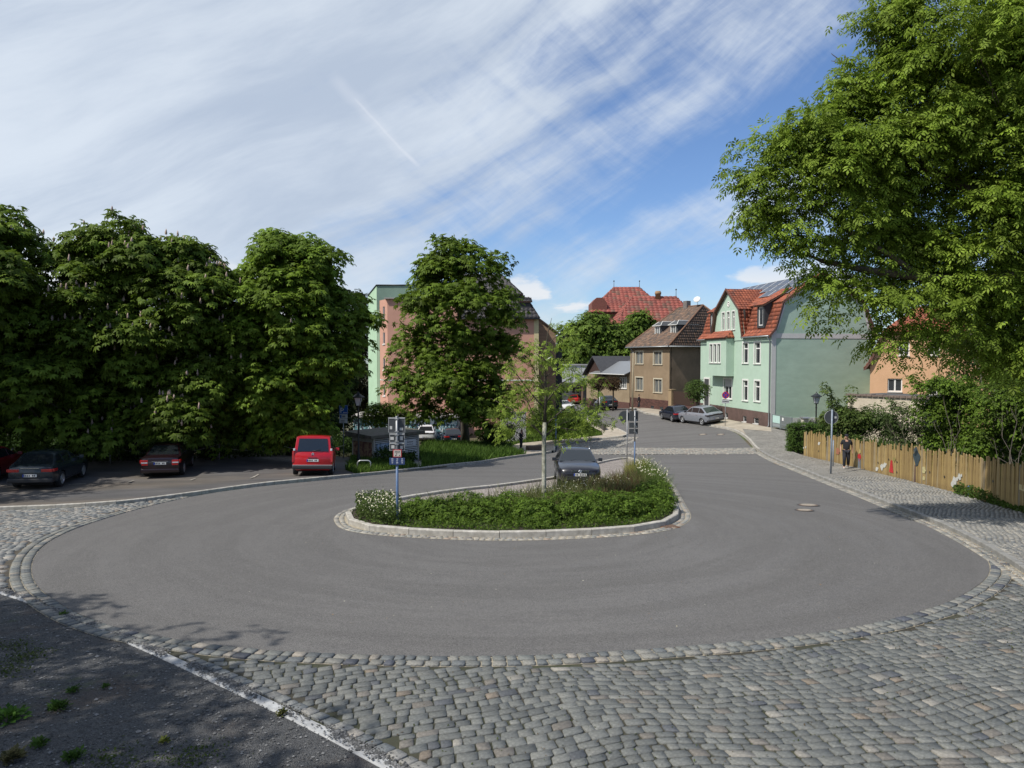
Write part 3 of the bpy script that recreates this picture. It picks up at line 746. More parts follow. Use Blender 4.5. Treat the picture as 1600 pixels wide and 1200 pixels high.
def tree(name, label, cat, base, lobes, npads, per, padr, size, tpl, c1, c2, tr=.28, group=None, fork=.35, shell=.72, bark=None, trunk_path=None, nlimb=9, flat=.45, droop=.6, cvar=.2, crownname='crown', lean=0., boughs=None):
    loc = Vector((base[0], base[1], h1(base[0], base[1])-.08)); root = empty(name, label, cat, loc, 0, group)
    lob = [(l[0]-loc.x, l[1]-loc.y, l[2]-loc.z, l[3], l[4]) for l in lobes]
    P, D = bough_pads(lob, npads, shell, boughs, padr) if boughs else pads(lob, npads, shell); LASTP[:] = [P, D]; foliage(crownname, P, D, per, padr, size, tpl, c1, c2, root, flat=flat, droop=droop, cvar=cvar)
    mb = MB(); top = max(l[2]+l[4]*.3 for l in lob); cx = sum(l[0] for l in lob)/len(lob); cy = sum(l[1] for l in lob)/len(lob)
    hf = top*fork
    tp = trunk_path or [(0,0,-.2), (cx*.05+lean*.1, cy*.05, hf*.5), (cx*.2+lean*.2, cy*.2, hf), (cx*.6, cy*.6, hf+(top-hf)*.5), (cx, cy, top)]
    if crownname == 'foliage': tp = [(0,0,-.2), (0,0,hf*.3), (cx*.1,0,hf*.6), (cx*.2,cy*.2,hf), (cx*.4,cy*.4,hf+(top-hf)*.25)]
    mb.tube(tp, [tr*1.35, tr, tr*.85, tr*.45, tr*.1], 10); 
    tks = MB()
    order = sorted(lob, key=lambda l: -l[3])[:nlimb]
    for l in order:
        c = Vector(l[:3]); t = min(.9, max(0., (c.z*.55-hf)/max(.1, top-hf))); A = Vector(tp[2]).lerp(Vector(tp[3]), min(1, t*2)) if t < .5 else Vector(tp[3]).lerp(Vector(tp[4]), t*2-1)
        pts = limb(tks, A, c, tr*.42, tr*.10)
        for _ in range(5):
            q = pts[random.randint(3, 6)]; e = c+Vector(rdir(1)[0])*l[3]*.85
            limb(tks, q, e, tr*.12, tr*.03, 5)
    mb.build('trunk', bark or BARK, root); tks.build('branches', bark or BARK, root)
    return root
CH1, CH2 = (.070,.118,.014), (.150,.218,.028)
LG1, LG2 = (.055,.115,.018), (.115,.205,.030)
def chestnut(label, base, L, s, npads, c1=CH1, c2=CH2, flowers=0, dd=0., tr=.3, group='horse chestnuts behind the car park'):
    lob = lobes_px(L, s, dd)
    t = tree('chestnut_tree', label, 'tree', base, lob, int(npads*1.15), 13, .50, .26, 'palm', c1, c2, tr, group, droop=.5, flat=.35, cvar=.24, boughs=(len(L)*9, 1.15, .48))
    if flowers:
        lo = [(l[0]-t.location.x, l[1]-t.location.y, l[2]-t.location.z, l[3], l[4]) for l in lob]
        P, D = LASTP; k = (D[:, 1] < .3) & (D[:, 2] > .15); P = P[k][:flowers]+[0, 0, .10]
        V = []; F = []; C = []
        for p in P:
            hgt = random.uniform(.20, .34); r = .06; b = len(V); cc = np.array((.36,.27,.22))*random.uniform(.7, 1.2)
            for zz, rr in ((0, r*.8), (hgt*.35, r), (hgt*.7, r*.6)):
                for q in range(5): V.append((p[0]+rr*math.cos(q*1.257+zz*9)*random.uniform(.7, 1.3), p[1]+rr*math.sin(q*1.257+zz*9), p[2]+zz)); C.append(cc*random.uniform(.7, 1.2))
            V.append((p[0], p[1], p[2]+hgt)); C.append(cc)
            for i in range(2):
                for q in range(5): F.append((b+i*5+q, b+i*5+(q+1) % 5, b+i*5+5+(q+1) % 5, b+i*5+5+q))
            for q in range(5): F.append((b+10+q, b+10+(q+1) % 5, b+15, b+15))
        F4 = [f for f in F if f[2] != f[3]]; F3 = [f[:3] for f in F if f[2] == f[3]]
        link('blossoms', npmesh('blossoms', np.array(V), [np.array(F4), np.array(F3)], np.array(C)), mat('blossom', (.3,.2,.2), .8, attr=True), t)
    return t
chestnut('dark horse chestnut cut off by the left edge of the picture', G(-60,722), [(-20,385,70),(-50,460,95),(15,440,52),(30,540,70),(-60,590,110),(40,610,65),(-130,500,120)], 33.5, 1700, flowers=100)
chestnut('tall dark horse chestnut with pinkish candles above the dark hatchback', G(205,718), [(170,392,52),(120,425,44),(215,412,46),(160,470,66),(100,520,60),(150,560,80),(80,590,70),(210,530,66),(220,610,70),(140,640,60),(50,650,50),(250,660,40)], 31, 2200, flowers=280)
chestnut('smaller horse chestnut with pink candles above the black saloon', G(322,715), [(278,402,34),(320,418,34),(345,440,22),(300,460,56),(315,530,62),(290,600,66),(345,600,44),(300,650,46)], 30.5, 1150, flowers=180)
chestnut('paler fresh green chestnut above the red van', G(455,711), [(440,405,44),(490,425,40),(398,440,36),(450,480,72),(525,470,32),(380,520,48),(500,540,66),(425,590,72),(350,600,48),(545,560,22),(470,645,46),(385,655,42),(340,650,26),(515,600,24),(563,500,10),(430,665,36)], 29, 2200, (.090,.155,.016), (.18,.265,.032), flowers=6, tr=.26)
tree('maple_tree', 'big upright tree in front of the pink apartment block', 'tree', G(727,697), lobes_px([(718,402,36),(690,436,42),(757,430,38),(664,480,38),(715,480,54),(772,490,40),(646,540,36),(705,550,60),(776,550,38),(634,600,34),(700,605,54),(752,605,48),(805,600,12),(668,638,20),(742,640,40),(620,565,12),(790,640,16)], 20.5),
     1300, 11, .62, .32, 'palm', (.075,.128,.013), (.155,.225,.030), .36, cvar=.24, fork=.22, shell=.62, boughs=(150, 1.2, .5))
# slender young tree on the island
def young_tree():
    b = G(850,797); loc = Vector((b.x, b.y, h1(*b)+.1)); s = FP/((AT(850, 797, 47).y)/CP)
    s = 46.5
    root = empty('young_tree', 'slender young tree with whitewashed trunk on the planted island', 'tree', loc)
    def L(px, py, dz=0.): return AT(px, py, s)+Vector((0, dz, 0))-loc
    mb = MB(); tp = [Vector((0,0,-.2)), L(850,740), L(850,690), L(851,660)]
    mb.tube(tp, [.085, .075, .072, .07], 10)
    mb.build('trunk', mat('whitewashed trunk', (.34,.335,.28), .9, col2=(.20,.20,.15), vscale=5, var=.25, bump=.5, bscale=20), root)
    up = MB(); up.tube([L(851,661), L(853,620), L(851,570), L(856,520), L(862,497)], [.065, .05, .034, .018, .006], 7)
    P = []; D = []
    br = [((851,684),(836,668),(800,640),(765,625)), ((851,684),(868,668),(900,672),(905,655)), ((851,672),(835,650),(815,610),(800,592)), ((851,665),(880,640),(915,630),(940,640)),
          ((852,640),(830,615),(800,575),(788,600)), ((852,630),(875,600),(905,585),(925,600)), ((852,610),(840,590),(825,560),(815,565)), ((852,590),(868,575),(885,560),(895,570)),
          ((852,560),(842,545),(832,535),(828,540)), ((855,540),(866,528),(880,520),(888,528)), ((851,676),(845,650),(838,625),(832,600)), ((851,676),(862,650),(868,630),(876,612)), ((851,680),(826,664),(795,668),(780,655)), ((851,680),(878,662),(925,650),(948,660))]
    for j, pts in enumerate(br):
        dz = [0, random.uniform(-.3, .3), random.uniform(-.8, .8), random.uniform(-1.2, 1.2)]
        Q = [L(x, y, d) for (x, y), d in zip(pts, dz)]
        r = .03 if j < 6 else .016
        Q2 = [Q[0], (Q[0]+Q[1])/2, Q[1], (Q[1]+Q[2])/2, Q[2], (Q[2]+Q[3])/2, Q[3]]
        up.tube(Q2, [r, r*.9, r*.7, r*.5, r*.4, r*.3, r*.15], 6)
        for k in range(12 if j < 4 or j > 9 else 9):
            i = random.randint(2, 5); q = Q2[i].lerp(Q2[i+1], random.random())+Vector(rng.normal(0, .26, 3)); P.append(q); D.append(Vector(rdir(1)[0]))
            if random.random() < .25: up.tube([Q2[i], (Q2[i]+q)/2+Vector((0,0,.03)), q], [.008, .006, .003], 4)
    up.build('branches', mat('twig bark', (.06,.05,.035), .9), root)
    foliage('crown', np.array([tuple(p) for p in P]), np.array([tuple(p) for p in D]), 13, .24, .15, 'comp', (.15,.22,.03), (.30,.40,.07), root, droop=.5, flat=.5)
young_tree()
# the big box elder leaning in from the right
def box_elder():
    s = 58; base = Vector((18.2, 18.6))
    L = [(1210,345,34),(1183,285,26),(1212,238,34),(1262,215,48),(1300,285,72),(1240,375,34),(1335,155,46),(1318,95,26),(1400,55,50),(1440,150,105),(1390,270,95),(1500,300,115),(1320,385,50),(1410,395,60),(1530,80,125),(1570,390,90),(1620,200,140),(1680,30,160),(1720,330,160),(1300,440,22),(1385,465,34),(1480,455,48),(1560,470,60),(1660,460,110),(1160,362,9),(1296,495,11),(1378,505,14),(1830,150,180),(1345,30,16),(1410,5,30),(1330,515,8),(1288,478,17),(1303,500,13),(1378,515,20),(1398,545,13),(1372,558,8),(1450,515,28),(1505,525,38),(1565,540,48),(1620,560,44),(1140,378,8),(1148,315,10),(1163,342,20),(1178,218,12),(1298,75,14),(1308,128,20),(1270,430,18),(1345,440,26)]
    lob = lobes_px(L, s, 0, 1.)
    loc = Vector((base.x, base.y, h1(*base)-.1)); root = empty('box_elder', 'large box elder whose boughs hang in from the right edge', 'tree', loc)
    lo = [(l[0]-loc.x, l[1]-loc.y, l[2]-loc.z, l[3], l[4]) for l in lob]
    P, D = bough_pads(lo, 7600, .6, (430, .80, .6), .3)
    foliage('crown', P, D, 10, .30, .205, 'comp', (.118,.188,.016), (.25,.34,.050), root, droop=.9, flat=.8, cvar=.2)
    mb = MB(); mb.tube([(0,0,-.3), (-.3,.1,1.5), (-.8,.1,3.2), (-1.2,0,5.5), (-1.6,0,9), (-1.8,0,13)], [.55, .42, .38, .3, .2, .05], 12)
    mb.build('trunk', BARK, root)
    b = MB()
    def Lp(x, y, dz=0): return AT(x, y, s)+Vector((0, dz, 0))-loc
    A = Vector((-.9, .1, 3.8))
    b.tube([A, Lp(1700,440), Lp(1600,432,-.3), Lp(1510,440,-.4), Lp(1430,436,-.3), Lp(1350,424,-.2), Lp(1285,408), Lp(1255,395)], [.24, .20, .17, .14, .115, .09, .06, .02], 9)
    b.tube([Lp(1430,436,-.3), Lp(1380,400,-.3), Lp(1330,370,-.2), Lp(1290,330), Lp(1250,290)], [.09, .07, .055, .04, .015], 7)
    b.tube([Vector((-1.2,0,5.5)), Lp(1600,330), Lp(1500,290), Lp(1400,240), Lp(1320,200), Lp(1260,220)], [.2, .16, .13, .09, .06, .02], 8)
    b.tube([Vector((-1.4,0,7)), Lp(1620,180), Lp(1500,130), Lp(1420,90), Lp(1360,60)], [.17, .13, .1, .06, .02], 8)
    b.tube([Lp(1330,428), Lp(1310,450), Lp(1296,480), Lp(1294,505)], [.03, .02, .012, .006], 6)
    b.tube([Lp(1400,438), Lp(1385,465), Lp(1378,495), Lp(1376,515)], [.035, .025, .015, .006], 6)
    for l in lo[:24]:
        c = Vector(l[:3])
        for _ in range(5):
            e = c+Vector(rdir(1)[0])*l[3]*.9; limb(b, c+Vector(rdir(1)[0])*l[3]*.2, e, .025, .007, 5)
    b.build('branches', mat('box elder bark', (.10,.075,.05), .95, col2=(.06,.05,.038), vscale=4, var=.4, bump=1., bscale=18), root)
box_elder()
# the tree behind the camera on the left: only its shade falls into the picture
sh = [(-12.8,4.9,9.5,3.5,2.4),(-15.2,7.0,9.4,3.0,2.2),(-10.6,3.0,9.5,3.1,2.2),(-16,4,10,4,3),(-13,.5,10,3.5,2.5),(-17.5,5.5,11,3.2,3)]
tree('lime_tree', 'tree beside the camera that shades the gravel yard', 'tree', (-15.5, 3.5), sh, 1700, 9, .6, .3, 'pair', LG1, LG2, .4)

tree('lime_tree', 'tree further left beside the car park, outside the picture', 'tree', (-31, 25), [(-29,26,9,4.6,4),(-28.5,28.5,8,3.5,3),(-34,24,8,5,4),(-29,25,11,4,3.5)], 1100, 9, .7, .34, 'pair', LG1, LG2, .4)  # unseen tree added to throw shade on the parked cars
def shrub(name, label, cat, base, L, s, npads, per, padr, size, tpl, c1, c2, group=None, shell=.75, dd=0., zf=.9, cvar=.22, flat=.6, droop=.5, tr=.05):
    return tree(name, label, cat, base, lobes_px(L, s, dd, zf), npads, per, padr, size, tpl, c1, c2, tr, group, fork=.1, shell=shell, nlimb=6, flat=flat, droop=droop, cvar=cvar, crownname='foliage')
# far trees behind the street
shrub('deciduous_tree', 'broad tree behind the white flat roofed building', 'tree', G(925,615), [(925,510,24),(895,525,20),(960,530,24),(908,550,26),(945,560,26),(925,580,20),(882,545,12),(975,555,14),(890,575,16),(990,575,20)], 9.2, 1500, 9, 1.3, .75, 'pair', (.075,.125,.02), (.16,.235,.04), tr=.35, cvar=.28)
shrub('deciduous_tree', 'tree between the red roofs and the brown house', 'tree', G(1000,610), [(1000,500,15),(985,515,12),(1018,515,14),(1000,535,20),(985,560,18)], 8.6, 600, 9, 1.2, .75, 'pair', (.075,.13,.02), (.155,.23,.038), tr=.3, cvar=.28)
shrub('pine_tree', 'dark pine beside the green end of the apartment block', 'tree', G(556,664), [(560,468,12),(556,500,17),(562,540,18),(552,580,20),(560,620,22)], 12.5, 700, 10, .9, .5, 'pair', (.022,.038,.018), (.05,.062,.03), tr=.25)
# garden on the right
GD1, GD2 = (.055,.10,.016), (.125,.195,.03)
shrub('garden_shrub', 'shrub with upright young shoots behind the fence, below the green gable', 'shrub', G(1316,722), [(1300,655,16),(1320,655,20),(1292,612,5),(1300,625,6),(1310,640,8),(1328,622,5),(1326,640,7),(1345,655,16),(1288,600,3),(1330,605,3)], 26.5, 420, 9, .30, .16, 'pair', GD1, (.13,.17,.05))
shrub('garden_shrub', 'broad dense shrub behind the fence, right of the walking man', 'shrub', G(1372,725), [(1362,650,18),(1385,662,18),(1345,668,14),(1400,675,14),(1330,668,12)], 26, 360, 9, .30, .16, 'pair', (.035,.07,.014), (.07,.12,.022))
shrub('garden_shrub', 'open grey green shrub in front of the cream wall', 'shrub', G(1425,738), [(1400,640,14),(1425,655,20),(1395,672,16),(1440,680,22),(1410,700,18),(1382,655,8),(1390,625,5)], 28.5, 330, 8, .30, .15, 'pair', (.05,.08,.025), (.11,.155,.05))
shrub('garden_shrub', 'bright leafy shrub hiding the lower windows of the orange house', 'shrub', G(1490,752), [(1440,605,10),(1470,605,20),(1455,640,24),(1490,650,34),(1505,610,22),(1480,690,28),(1425,590,6),(1530,640,24),(1430,575,4)], 30.5, 900, 9, .32, .17, 'pair', (.07,.125,.016), (.155,.24,.03))
shrub('garden_shrub', 'tall green shrub over the fence by the right edge', 'shrub', G(1580,770), [(1560,620,34),(1600,640,44),(1545,675,30),(1590,690,40),(1640,660,50),(1520,700,20),(1580,590,24)], 33, 1000, 9, .32, .17, 'pair', (.055,.10,.014), (.13,.20,.026))
shrub('shaded_tree', 'dark tree behind the orange house at the right edge', 'tree', G(1560,730), [(1500,470,34),(1540,480,44),(1580,500,50),(1500,545,28),(1560,560,50),(1620,560,60),(1640,470,60),(1500,590,18)], 25, 1500, 9, .5, .24, 'pair', (.022,.045,.011), (.05,.085,.018), tr=.25)  # leaf colours kept dark to stand for the shade under the box elder
shrub('elder_bush', 'low bush with creamy white blossom behind the walking man', 'shrub', G(1345,728), [(1318,690,9),(1340,688,12),(1362,690,10)], 27.5, 110, 8, .2, .11, 'simple', (.05,.09,.02), (.10,.15,.03))
foliage('x', np.zeros((1,3)), np.array([[0,0,1.]]), 1, .01, .001, 'simple', CH1, CH2, None) if False else None
# clipped ball trees
def ball_tree(label, px, py, r, s, base, c1, c2, group=None):
    b = G(*base); p = AT(px, py, s); q = Vector((p.x, p.y)); loc = Vector((q.x, q.y, h1(*q)))
    root = empty('ball_tree', label, 'tree', loc, 0, group); R = r/s; c = Vector((0, 0, p.z-loc.z))
    P, D = pads([(0, 0, c.z, R, R*.86)], 420, .8, .3); foliage('crown', P, D, 10, .16, .13, 'simple', c1, c2, root, cvar=.2, droop=.3)
    mb = MB(); mb.tube([(0,0,-.1), (.03,0,c.z*.5), (0,0,c.z)], [.10, .085, .07], 8); mb.build('trunk', BARK, root)
    st = MB(); [limb(st, (0, 0, c.z-R*.8), Vector((0, 0, c.z))+Vector(rdir(1)[0])*R*.8, .05, .015, 5) for _ in range(8)]; st.build('branches', BARK, root)
ball_tree('clipped green ball tree beside the door of the green house', 1089, 609, 18, 16.2, (1089,655), (.04,.075,.015), (.10,.155,.035), 'ball trees along the pavement')
ball_tree('left one of the two reddish ball trees before the low annex', 935, 598, 11.5, 13.6, (935,634), (.05,.035,.02), (.085,.06,.028), 'ball trees along the pavement')
ball_tree('reddish ball tree right beside the window of the low annex', 958, 599, 11.5, 13.8, (958,636), (.055,.034,.02), (.09,.058,.028), 'ball trees along the pavement')
shrub('rose_bush', 'dark bush on the grass bank right of the tall tree', 'shrub', G(776,699), [(770,675,14),(785,682,14),(765,690,12),(795,668,8),(758,664,8)], 20.5, 300, 8, .35, .2, 'pair', (.03,.06,.014), (.07,.12,.025))
shrub('roadside_bush', 'light green bushes between the path and the far street', 'shrub', G(880,672), [(858,652,12),(885,655,16),(905,660,12),(870,668,14),(840,660,12),(835,645,8),(895,648,9),(918,667,7)], 17.5, 520, 8, .35, .2, 'pair', (.075,.12,.02), (.15,.22,.045))
shrub('garden_bush', 'yellow green bush behind the transformer cabin', 'shrub', G(600,690), [(585,640,12),(605,640,14),(622,645,13),(575,650,10),(640,650,10),(595,655,12)], 19, 420, 8, .35, .2, 'pair', (.09,.15,.02), (.18,.26,.04))
# hedge at the head of the fence
def hedge():
    a, b = G(1238,708), G(1300,712); loc = Vector((a.x, a.y, h1(*a)))
    root = empty('hedge', 'clipped green hedge at the far end of the wooden fence', 'hedge', loc)
    P = []; D = []
    e = (G(1256,714)-G(1238,708)); L = 4.2
    for _ in range(1500):
        x = random.uniform(.0, L); y = random.uniform(0, .9); z = random.uniform(.1, 1.75); f = random.choice('xyzzf')
        n = Vector((0, -1, 0))
        if f == 'x': x = 0.; n = Vector((-1, 0, 0))
        elif f in 'yf': y = 0.
        else: z = 1.75; n = Vector((0, 0, 1))
        P.append((x+random.gauss(0, .04), y+random.gauss(0, .04), z+random.gauss(0, .05)+.1*math.sin(x*2))); D.append(tuple(n))
    foliage('foliage', np.array(P), np.array(D), 7, .12, .09, 'simple', (.04,.085,.016), (.10,.17,.03), root, droop=.2)
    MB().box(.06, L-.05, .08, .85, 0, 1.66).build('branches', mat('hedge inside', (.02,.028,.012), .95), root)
hedge()
# masses of greenery nobody could count
def ground_leaves(name, poly, n, hgt, size, c1, c2, tpl='simple', label=None, cat=None, hf=None, up=.5):
    A = np.array([(p[0], p[1]) for p in poly]); lo, hi = A.min(0), A.max(0); q = rng.uniform(lo, hi, (int(n*3.2), 2)); q = q[inside(q, A)][:n]; n = len(q)
    hh = hgt*(.35+.65*(np.sin(q[:, 0]*1.3+np.sin(q[:, 1]*.9)*2)*.5+.5)*rng.random(n)**.5) if hf is None else hf(q)
    P = np.c_[q, hz(q)+hh*rng.random(n)**.6]
    N = rdir(n)+[0, -.2, up]; t = rng.random((n, 1)); C = (np.array(c1)*(1-t)+np.array(c2)*t)*(1+rng.normal(0, .18, (n, 1)))
    o = link(name, leaf_mesh(name, P, rdir(n)+[0, 0, .1], N, size*rng.uniform(.6, 1.3, n), tpl, np.clip(C, .004, 1)), LEAF); o['kind'] = 'stuff'
    if label: tag(o, label, cat)
    return o
def blades(name, poly, n, hgt, w, c1, c2, label, cat='grass', zoff=0.):
    A = np.array([(p[0], p[1]) for p in poly]); lo, hi = A.min(0), A.max(0); q = rng.uniform(lo, hi, (int(n*3.2), 2)); q = q[inside(q, A)][:n]; n = len(q)
    z = hz(q)+zoff-.02; a = rng.random(n)*6.28; hh = hgt*(.4+.8*rng.random(n))*(.6+.5*np.sin(q[:, 0]*.8+q[:, 1]*1.7)**2); ww = w*(.6+.8*rng.random(n)); b = rng.normal(0, .35, (n, 2))*hh[:, None]
    c, s = np.cos(a)*ww, np.sin(a)*ww
    e = np.c_[c, s, z*0]; B0 = np.c_[q, z]; B1 = np.c_[q+b*.4, z+hh*.6]
    V = np.stack([B0-e, B0+e, B1+e*.8, B1-e*.8, np.c_[q+b, z+hh]], 1)
    F = np.array([(0,1,2),(0,2,3),(3,2,4)]); F = (F[None]+(np.arange(n)*5)[:, None, None]).reshape(-1, 3)
    t = rng.random((n, 1)); C = np.clip((np.array(c1)*(1-t)+np.array(c2)*t)*(1+rng.normal(0, .2, (n, 1))), .004, 1)
    o = link(name, npmesh(name, V.reshape(-1, 3), [F], np.repeat(C, 5, 0)), LEAF); o['kind'] = 'stuff'; tag(o, label, cat); return o
P_ = lambda L: [G(*p) for p in L]
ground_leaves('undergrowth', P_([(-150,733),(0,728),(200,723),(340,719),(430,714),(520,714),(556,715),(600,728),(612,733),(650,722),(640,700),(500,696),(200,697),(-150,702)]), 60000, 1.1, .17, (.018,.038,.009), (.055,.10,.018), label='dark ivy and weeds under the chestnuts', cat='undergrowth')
ground_leaves('thicket', [Vector((-58, 45)), Vector((-58, 58)), Vector((-13, 60)), Vector((-12, 49)), Vector((-18, 45))], 60000, 7.5, .42, (.012,.024,.008), (.030,.055,.013), 'pair', 'dark thicket behind the horse chestnuts', 'thicket', hf=lambda q: 7.5*(.6+.4*np.sin(q[:, 0]*.35)**2), up=.3)  # leaf colours darkened to paint the shade beneath the crowns
blades('grass_bank', P_([(655,732),(700,727.5),(750,722.5),(782,717),(822,711),(806,707),(790,701),(760,694),(700,694),(660,700),(650,712),(664,722)]), 30000, .5, .022, (.04,.085,.014), (.11,.19,.03), 'long grass on the bank below the tall tree')
blades('grass_verge', P_([(850,689),(900,685),(940,681),(938,676),(920,668),(900,661),(866,648),(800,640),(770,690),(795,698),(812,692)]), 32000, .35, .024, (.07,.13,.018), (.17,.26,.045), 'sunny grass beside the path')
blades('weeds', P_([(560,742),(600,738),(655,731),(640,726),(620,722),(590,712),(552,714),(540,735)]), 9000, .42, .02, (.045,.09,.015), (.12,.2,.03), 'weeds round the bicycle stand')
ground_leaves('verge_weeds', P_([(1488,776),(1540,790),(1600,807),(1700,838),(1720,800),(1600,772),(1530,760),(1500,764)]), 14000, .55, .10, (.04,.08,.014), (.10,.16,.03), label='weeds along the foot of the fence', cat='weeds')
blades('garden_grass', [Vector((18,24)), Vector((40,24)), Vector((48,60)), Vector((24,60)), Vector((18.5,42))], 24000, .6, .04, (.035,.07,.014), (.09,.15,.03), 'rough grass in the garden behind the fence')
# ---------------------------------------------------------------- buildings
GLASS = mat('window glass', (.035,.04,.045), .08, spec=.8)
CURT = mat('window glass with net curtain', (.22,.23,.22), .12, col2=(.07,.075,.08), vscale=2.4, stretch=(3,3,.2), spec=.8)
WHITE = mat('white window frame', (.72,.72,.70), .5)
TRIM = mat('white render trim', (.66,.66,.63), .8, var=.06)
ZINC = mat('zinc', (.30,.32,.33), .45, metal=.6, var=.15)
DARKM = mat('dark painted metal', (.018,.02,.022), .45)
class Face:
    "a vertical plane: local x along it, y into the building"
    def __init__(s, O, E, z0=None):
        s.O = Vector((O[0], O[1])); d = Vector((E[0], E[1]))-s.O; s.L = d.length; s.d = d.normalized(); s.ang = math.atan2(s.d.y, s.d.x)
        s.z0 = z0 if z0 is not None else 0.
    def uz(s, px, py):
        r = PIX(px, py); n = Vector((-s.d.y, s.d.x)); t = s.O.dot(n)/(r.x*n.x+r.y*n.y)
        p = Vector((r.x*t, r.y*t)); return (p-s.O).dot(s.d), H+r.z*t-s.z0
    def rect(s, x0, y0, x1, y1):
        a = s.uz(x0, y1); b = s.uz(x1, y0); c = s.uz(x0, y0); d = s.uz(x1, y1)
        return (a[0], (a[1]+d[1])/2, b[0], (b[1]+c[1])/2)
    def root(s, name, label, cat='house', group=None): return empty(name, label, cat, (s.O.x, s.O.y, s.z0), s.ang, group)
I4 = Matrix.Identity(4)
def window(root, r, M=I4, sash=2, trim=.12, depth=.14, pane=None, bar=None, sill=True, name='window', arch=False, fm=None, tm=None, fw=.07):
    x0, z0, x1, z1 = r
    if trim:
        t = MB(M); 
        for a in ((x0-trim, x0, z0-.02, z1+trim), (x1, x1+trim, z0-.02, z1+trim), (x0, x1, z1, z1+trim)): t.box(a[0], a[1], -.035, .02, a[2], a[3])
    f = MB(M); f.box(x0, x1, depth-.05, depth+.02, z0, z0+fw); f.box(x0, x1, depth-.05, depth+.02, z1-fw, z1)
    f.box(x0, x0+fw, depth-.052, depth+.02, z0+fw, z1-fw); f.box(x1-fw, x1, depth-.052, depth+.02, z0+fw, z1-fw)
    for i in range(1, sash): c = x0+(x1-x0)*i/sash; f.box(c-fw*.7, c+fw*.7, depth-.054, depth+.02, z0+fw, z1-fw)
    if bar: zb = z0+(z1-z0)*bar; f.box(x0+fw, x1-fw, depth-.058, depth+.02, zb-fw*.7, zb+fw*.7)
    w = f.build(name, fm or WHITE, root)
    MB(M).box(x0+.02, x1-.02, depth-.01, depth+.012, z0+.02, z1-.02).build('pane', pane or GLASS, w)
    if trim: t.build('surround', tm or TRIM, w)
    if sill: MB(M).box(x0-trim-.02, x1+trim+.02, -.09, depth-.052, z0-.06, z0-.003).build('sill', tm or TRIM, w)
    return w
def tiled(name, o, u, v, poly, tw, th, palette, parent, rise=.045, m=None, deck=True):
    o, u, v = Vector(o), Vector(u).normalized(), Vector(v).normalized(); n = u.cross(v).normalized()
    pv = [p[1] for p in poly]; v0, v1 = min(pv), max(pv); V = []; F = []; C = []
    cp = np.array([p[0] for p in palette]); wp = np.array([p[1] for p in palette], float); wp /= wp.sum()
    def span(vv):
        xs = []
        for (a, b), (c, d) in zip(poly, poly[1:]+poly[:1]):
            if (b > vv) != (d > vv): xs.append(a+(c-a)*(vv-b)/(d-b))
        return (min(xs), max(xs)) if len(xs) > 1 else None
    k = 0; y = v0
    prof = ((0, 0.), (.28, rise), (.55, rise*.9), (.8, .0))
    while y < v1-.02:
        sp = span(min(y+th*.5, v1-.01)); y2 = min(y+th*1.03, v1)
        if sp:
            i0 = int(math.floor(sp[0]/tw)); i1 = int(math.ceil(sp[1]/tw))
            for i in range(i0, i1):
                a, b = max(i*tw, sp[0]), min((i+1)*tw, sp[1])
                if b-a < .02: continue
                w = b-a; q = len(V); lift = .028+random.uniform(-.004, .004); c = cp[rng.choice(len(cp), p=wp)]*random.uniform(.82, 1.18)
                pts = [(a+w*t, hh) for t, hh in prof]+[(b, 0.)]
                for x, hh in pts: V.append(o+u*x+v*y+n*(hh+lift+.012)); C.append(c)
                for x, hh in pts: V.append(o+u*x+v*y2+n*(hh*.9+.006)); C.append(c)
                for x, hh in pts: V.append(o+u*x+v*y+n*(hh*.2)); C.append(c)
                for j in range(4): F += [(q+j, q+j+1, q+6+j, q+5+j), (q+10+j, q+11+j, q+1+j, q+j)]
        y += th
    ob = link(name, npmesh(name, np.array([tuple(p) for p in V]), [np.array(F)], np.array(C)), m or mat('roof tile', (.3,.1,.05), .75, attr=True, var=.2, vscale=3), parent)
    ob['kind'] = 'stuff'
    return ob
RED = [((.27,.078,.040), 6), ((.215,.065,.038), 3), ((.33,.10,.052), 2), ((.16,.06,.04), .6)]
BRN = [((.13,.085,.06), 5), ((.10,.07,.055), 4), ((.17,.105,.07), 3), ((.075,.06,.05), 2)]
DRK = [((.06,.055,.055), 5), ((.09,.08,.08), 2), ((.045,.042,.045), 3)]
RDF = [((.28,.075,.055), 5), ((.22,.065,.05), 3), ((.18,.085,.06), 1.5)]
def slope(ob, o, e0, e1, name, palette, root, tw, th, rise=.045, deckm=None):
    "roof plane from an eave line o..e0 up to a ridge line e1..; all 3D corners in order"
def plane_tiles(name, P, palette, root, tw=.3, th=.36, rise=.045, m=None):
    "tile the planar polygon P (3D, first edge is the eave, counter-clockwise from outside)"
    P = [Vector(p) for p in P]; u = (P[1]-P[0]).normalized(); n = None
    for q in P[2:]:
        c = u.cross(q-P[0])
        if c.length > .1: n = c.normalized(); break
    v = n.cross(u); poly = [((p-P[0]).dot(u), (p-P[0]).dot(v)) for p in P]
    d = MB(); d.add([p-n*.03 for p in P]+[p-n*.14 for p in P], [tuple(range(len(P))), tuple(range(2*len(P)-1, len(P)-1, -1))]+[(i, len(P)+i, len(P)+(i+1) % len(P), (i+1) % len(P)) for i in range(len(P))])
    r = d.build(name, mat('roof boarding', (.09,.05,.035), .8), root)
    tiled('tiles', P[0], u, v, poly, tw, th, palette, r, rise, m)
    return r

def render_mat(name, c, c2=None, var=.05, s=.7, stretch=(1,1,1)): return mat(name, c, .9, col2=c2, var=var, vscale=s, bump=.12, bscale=60, stretch=stretch)

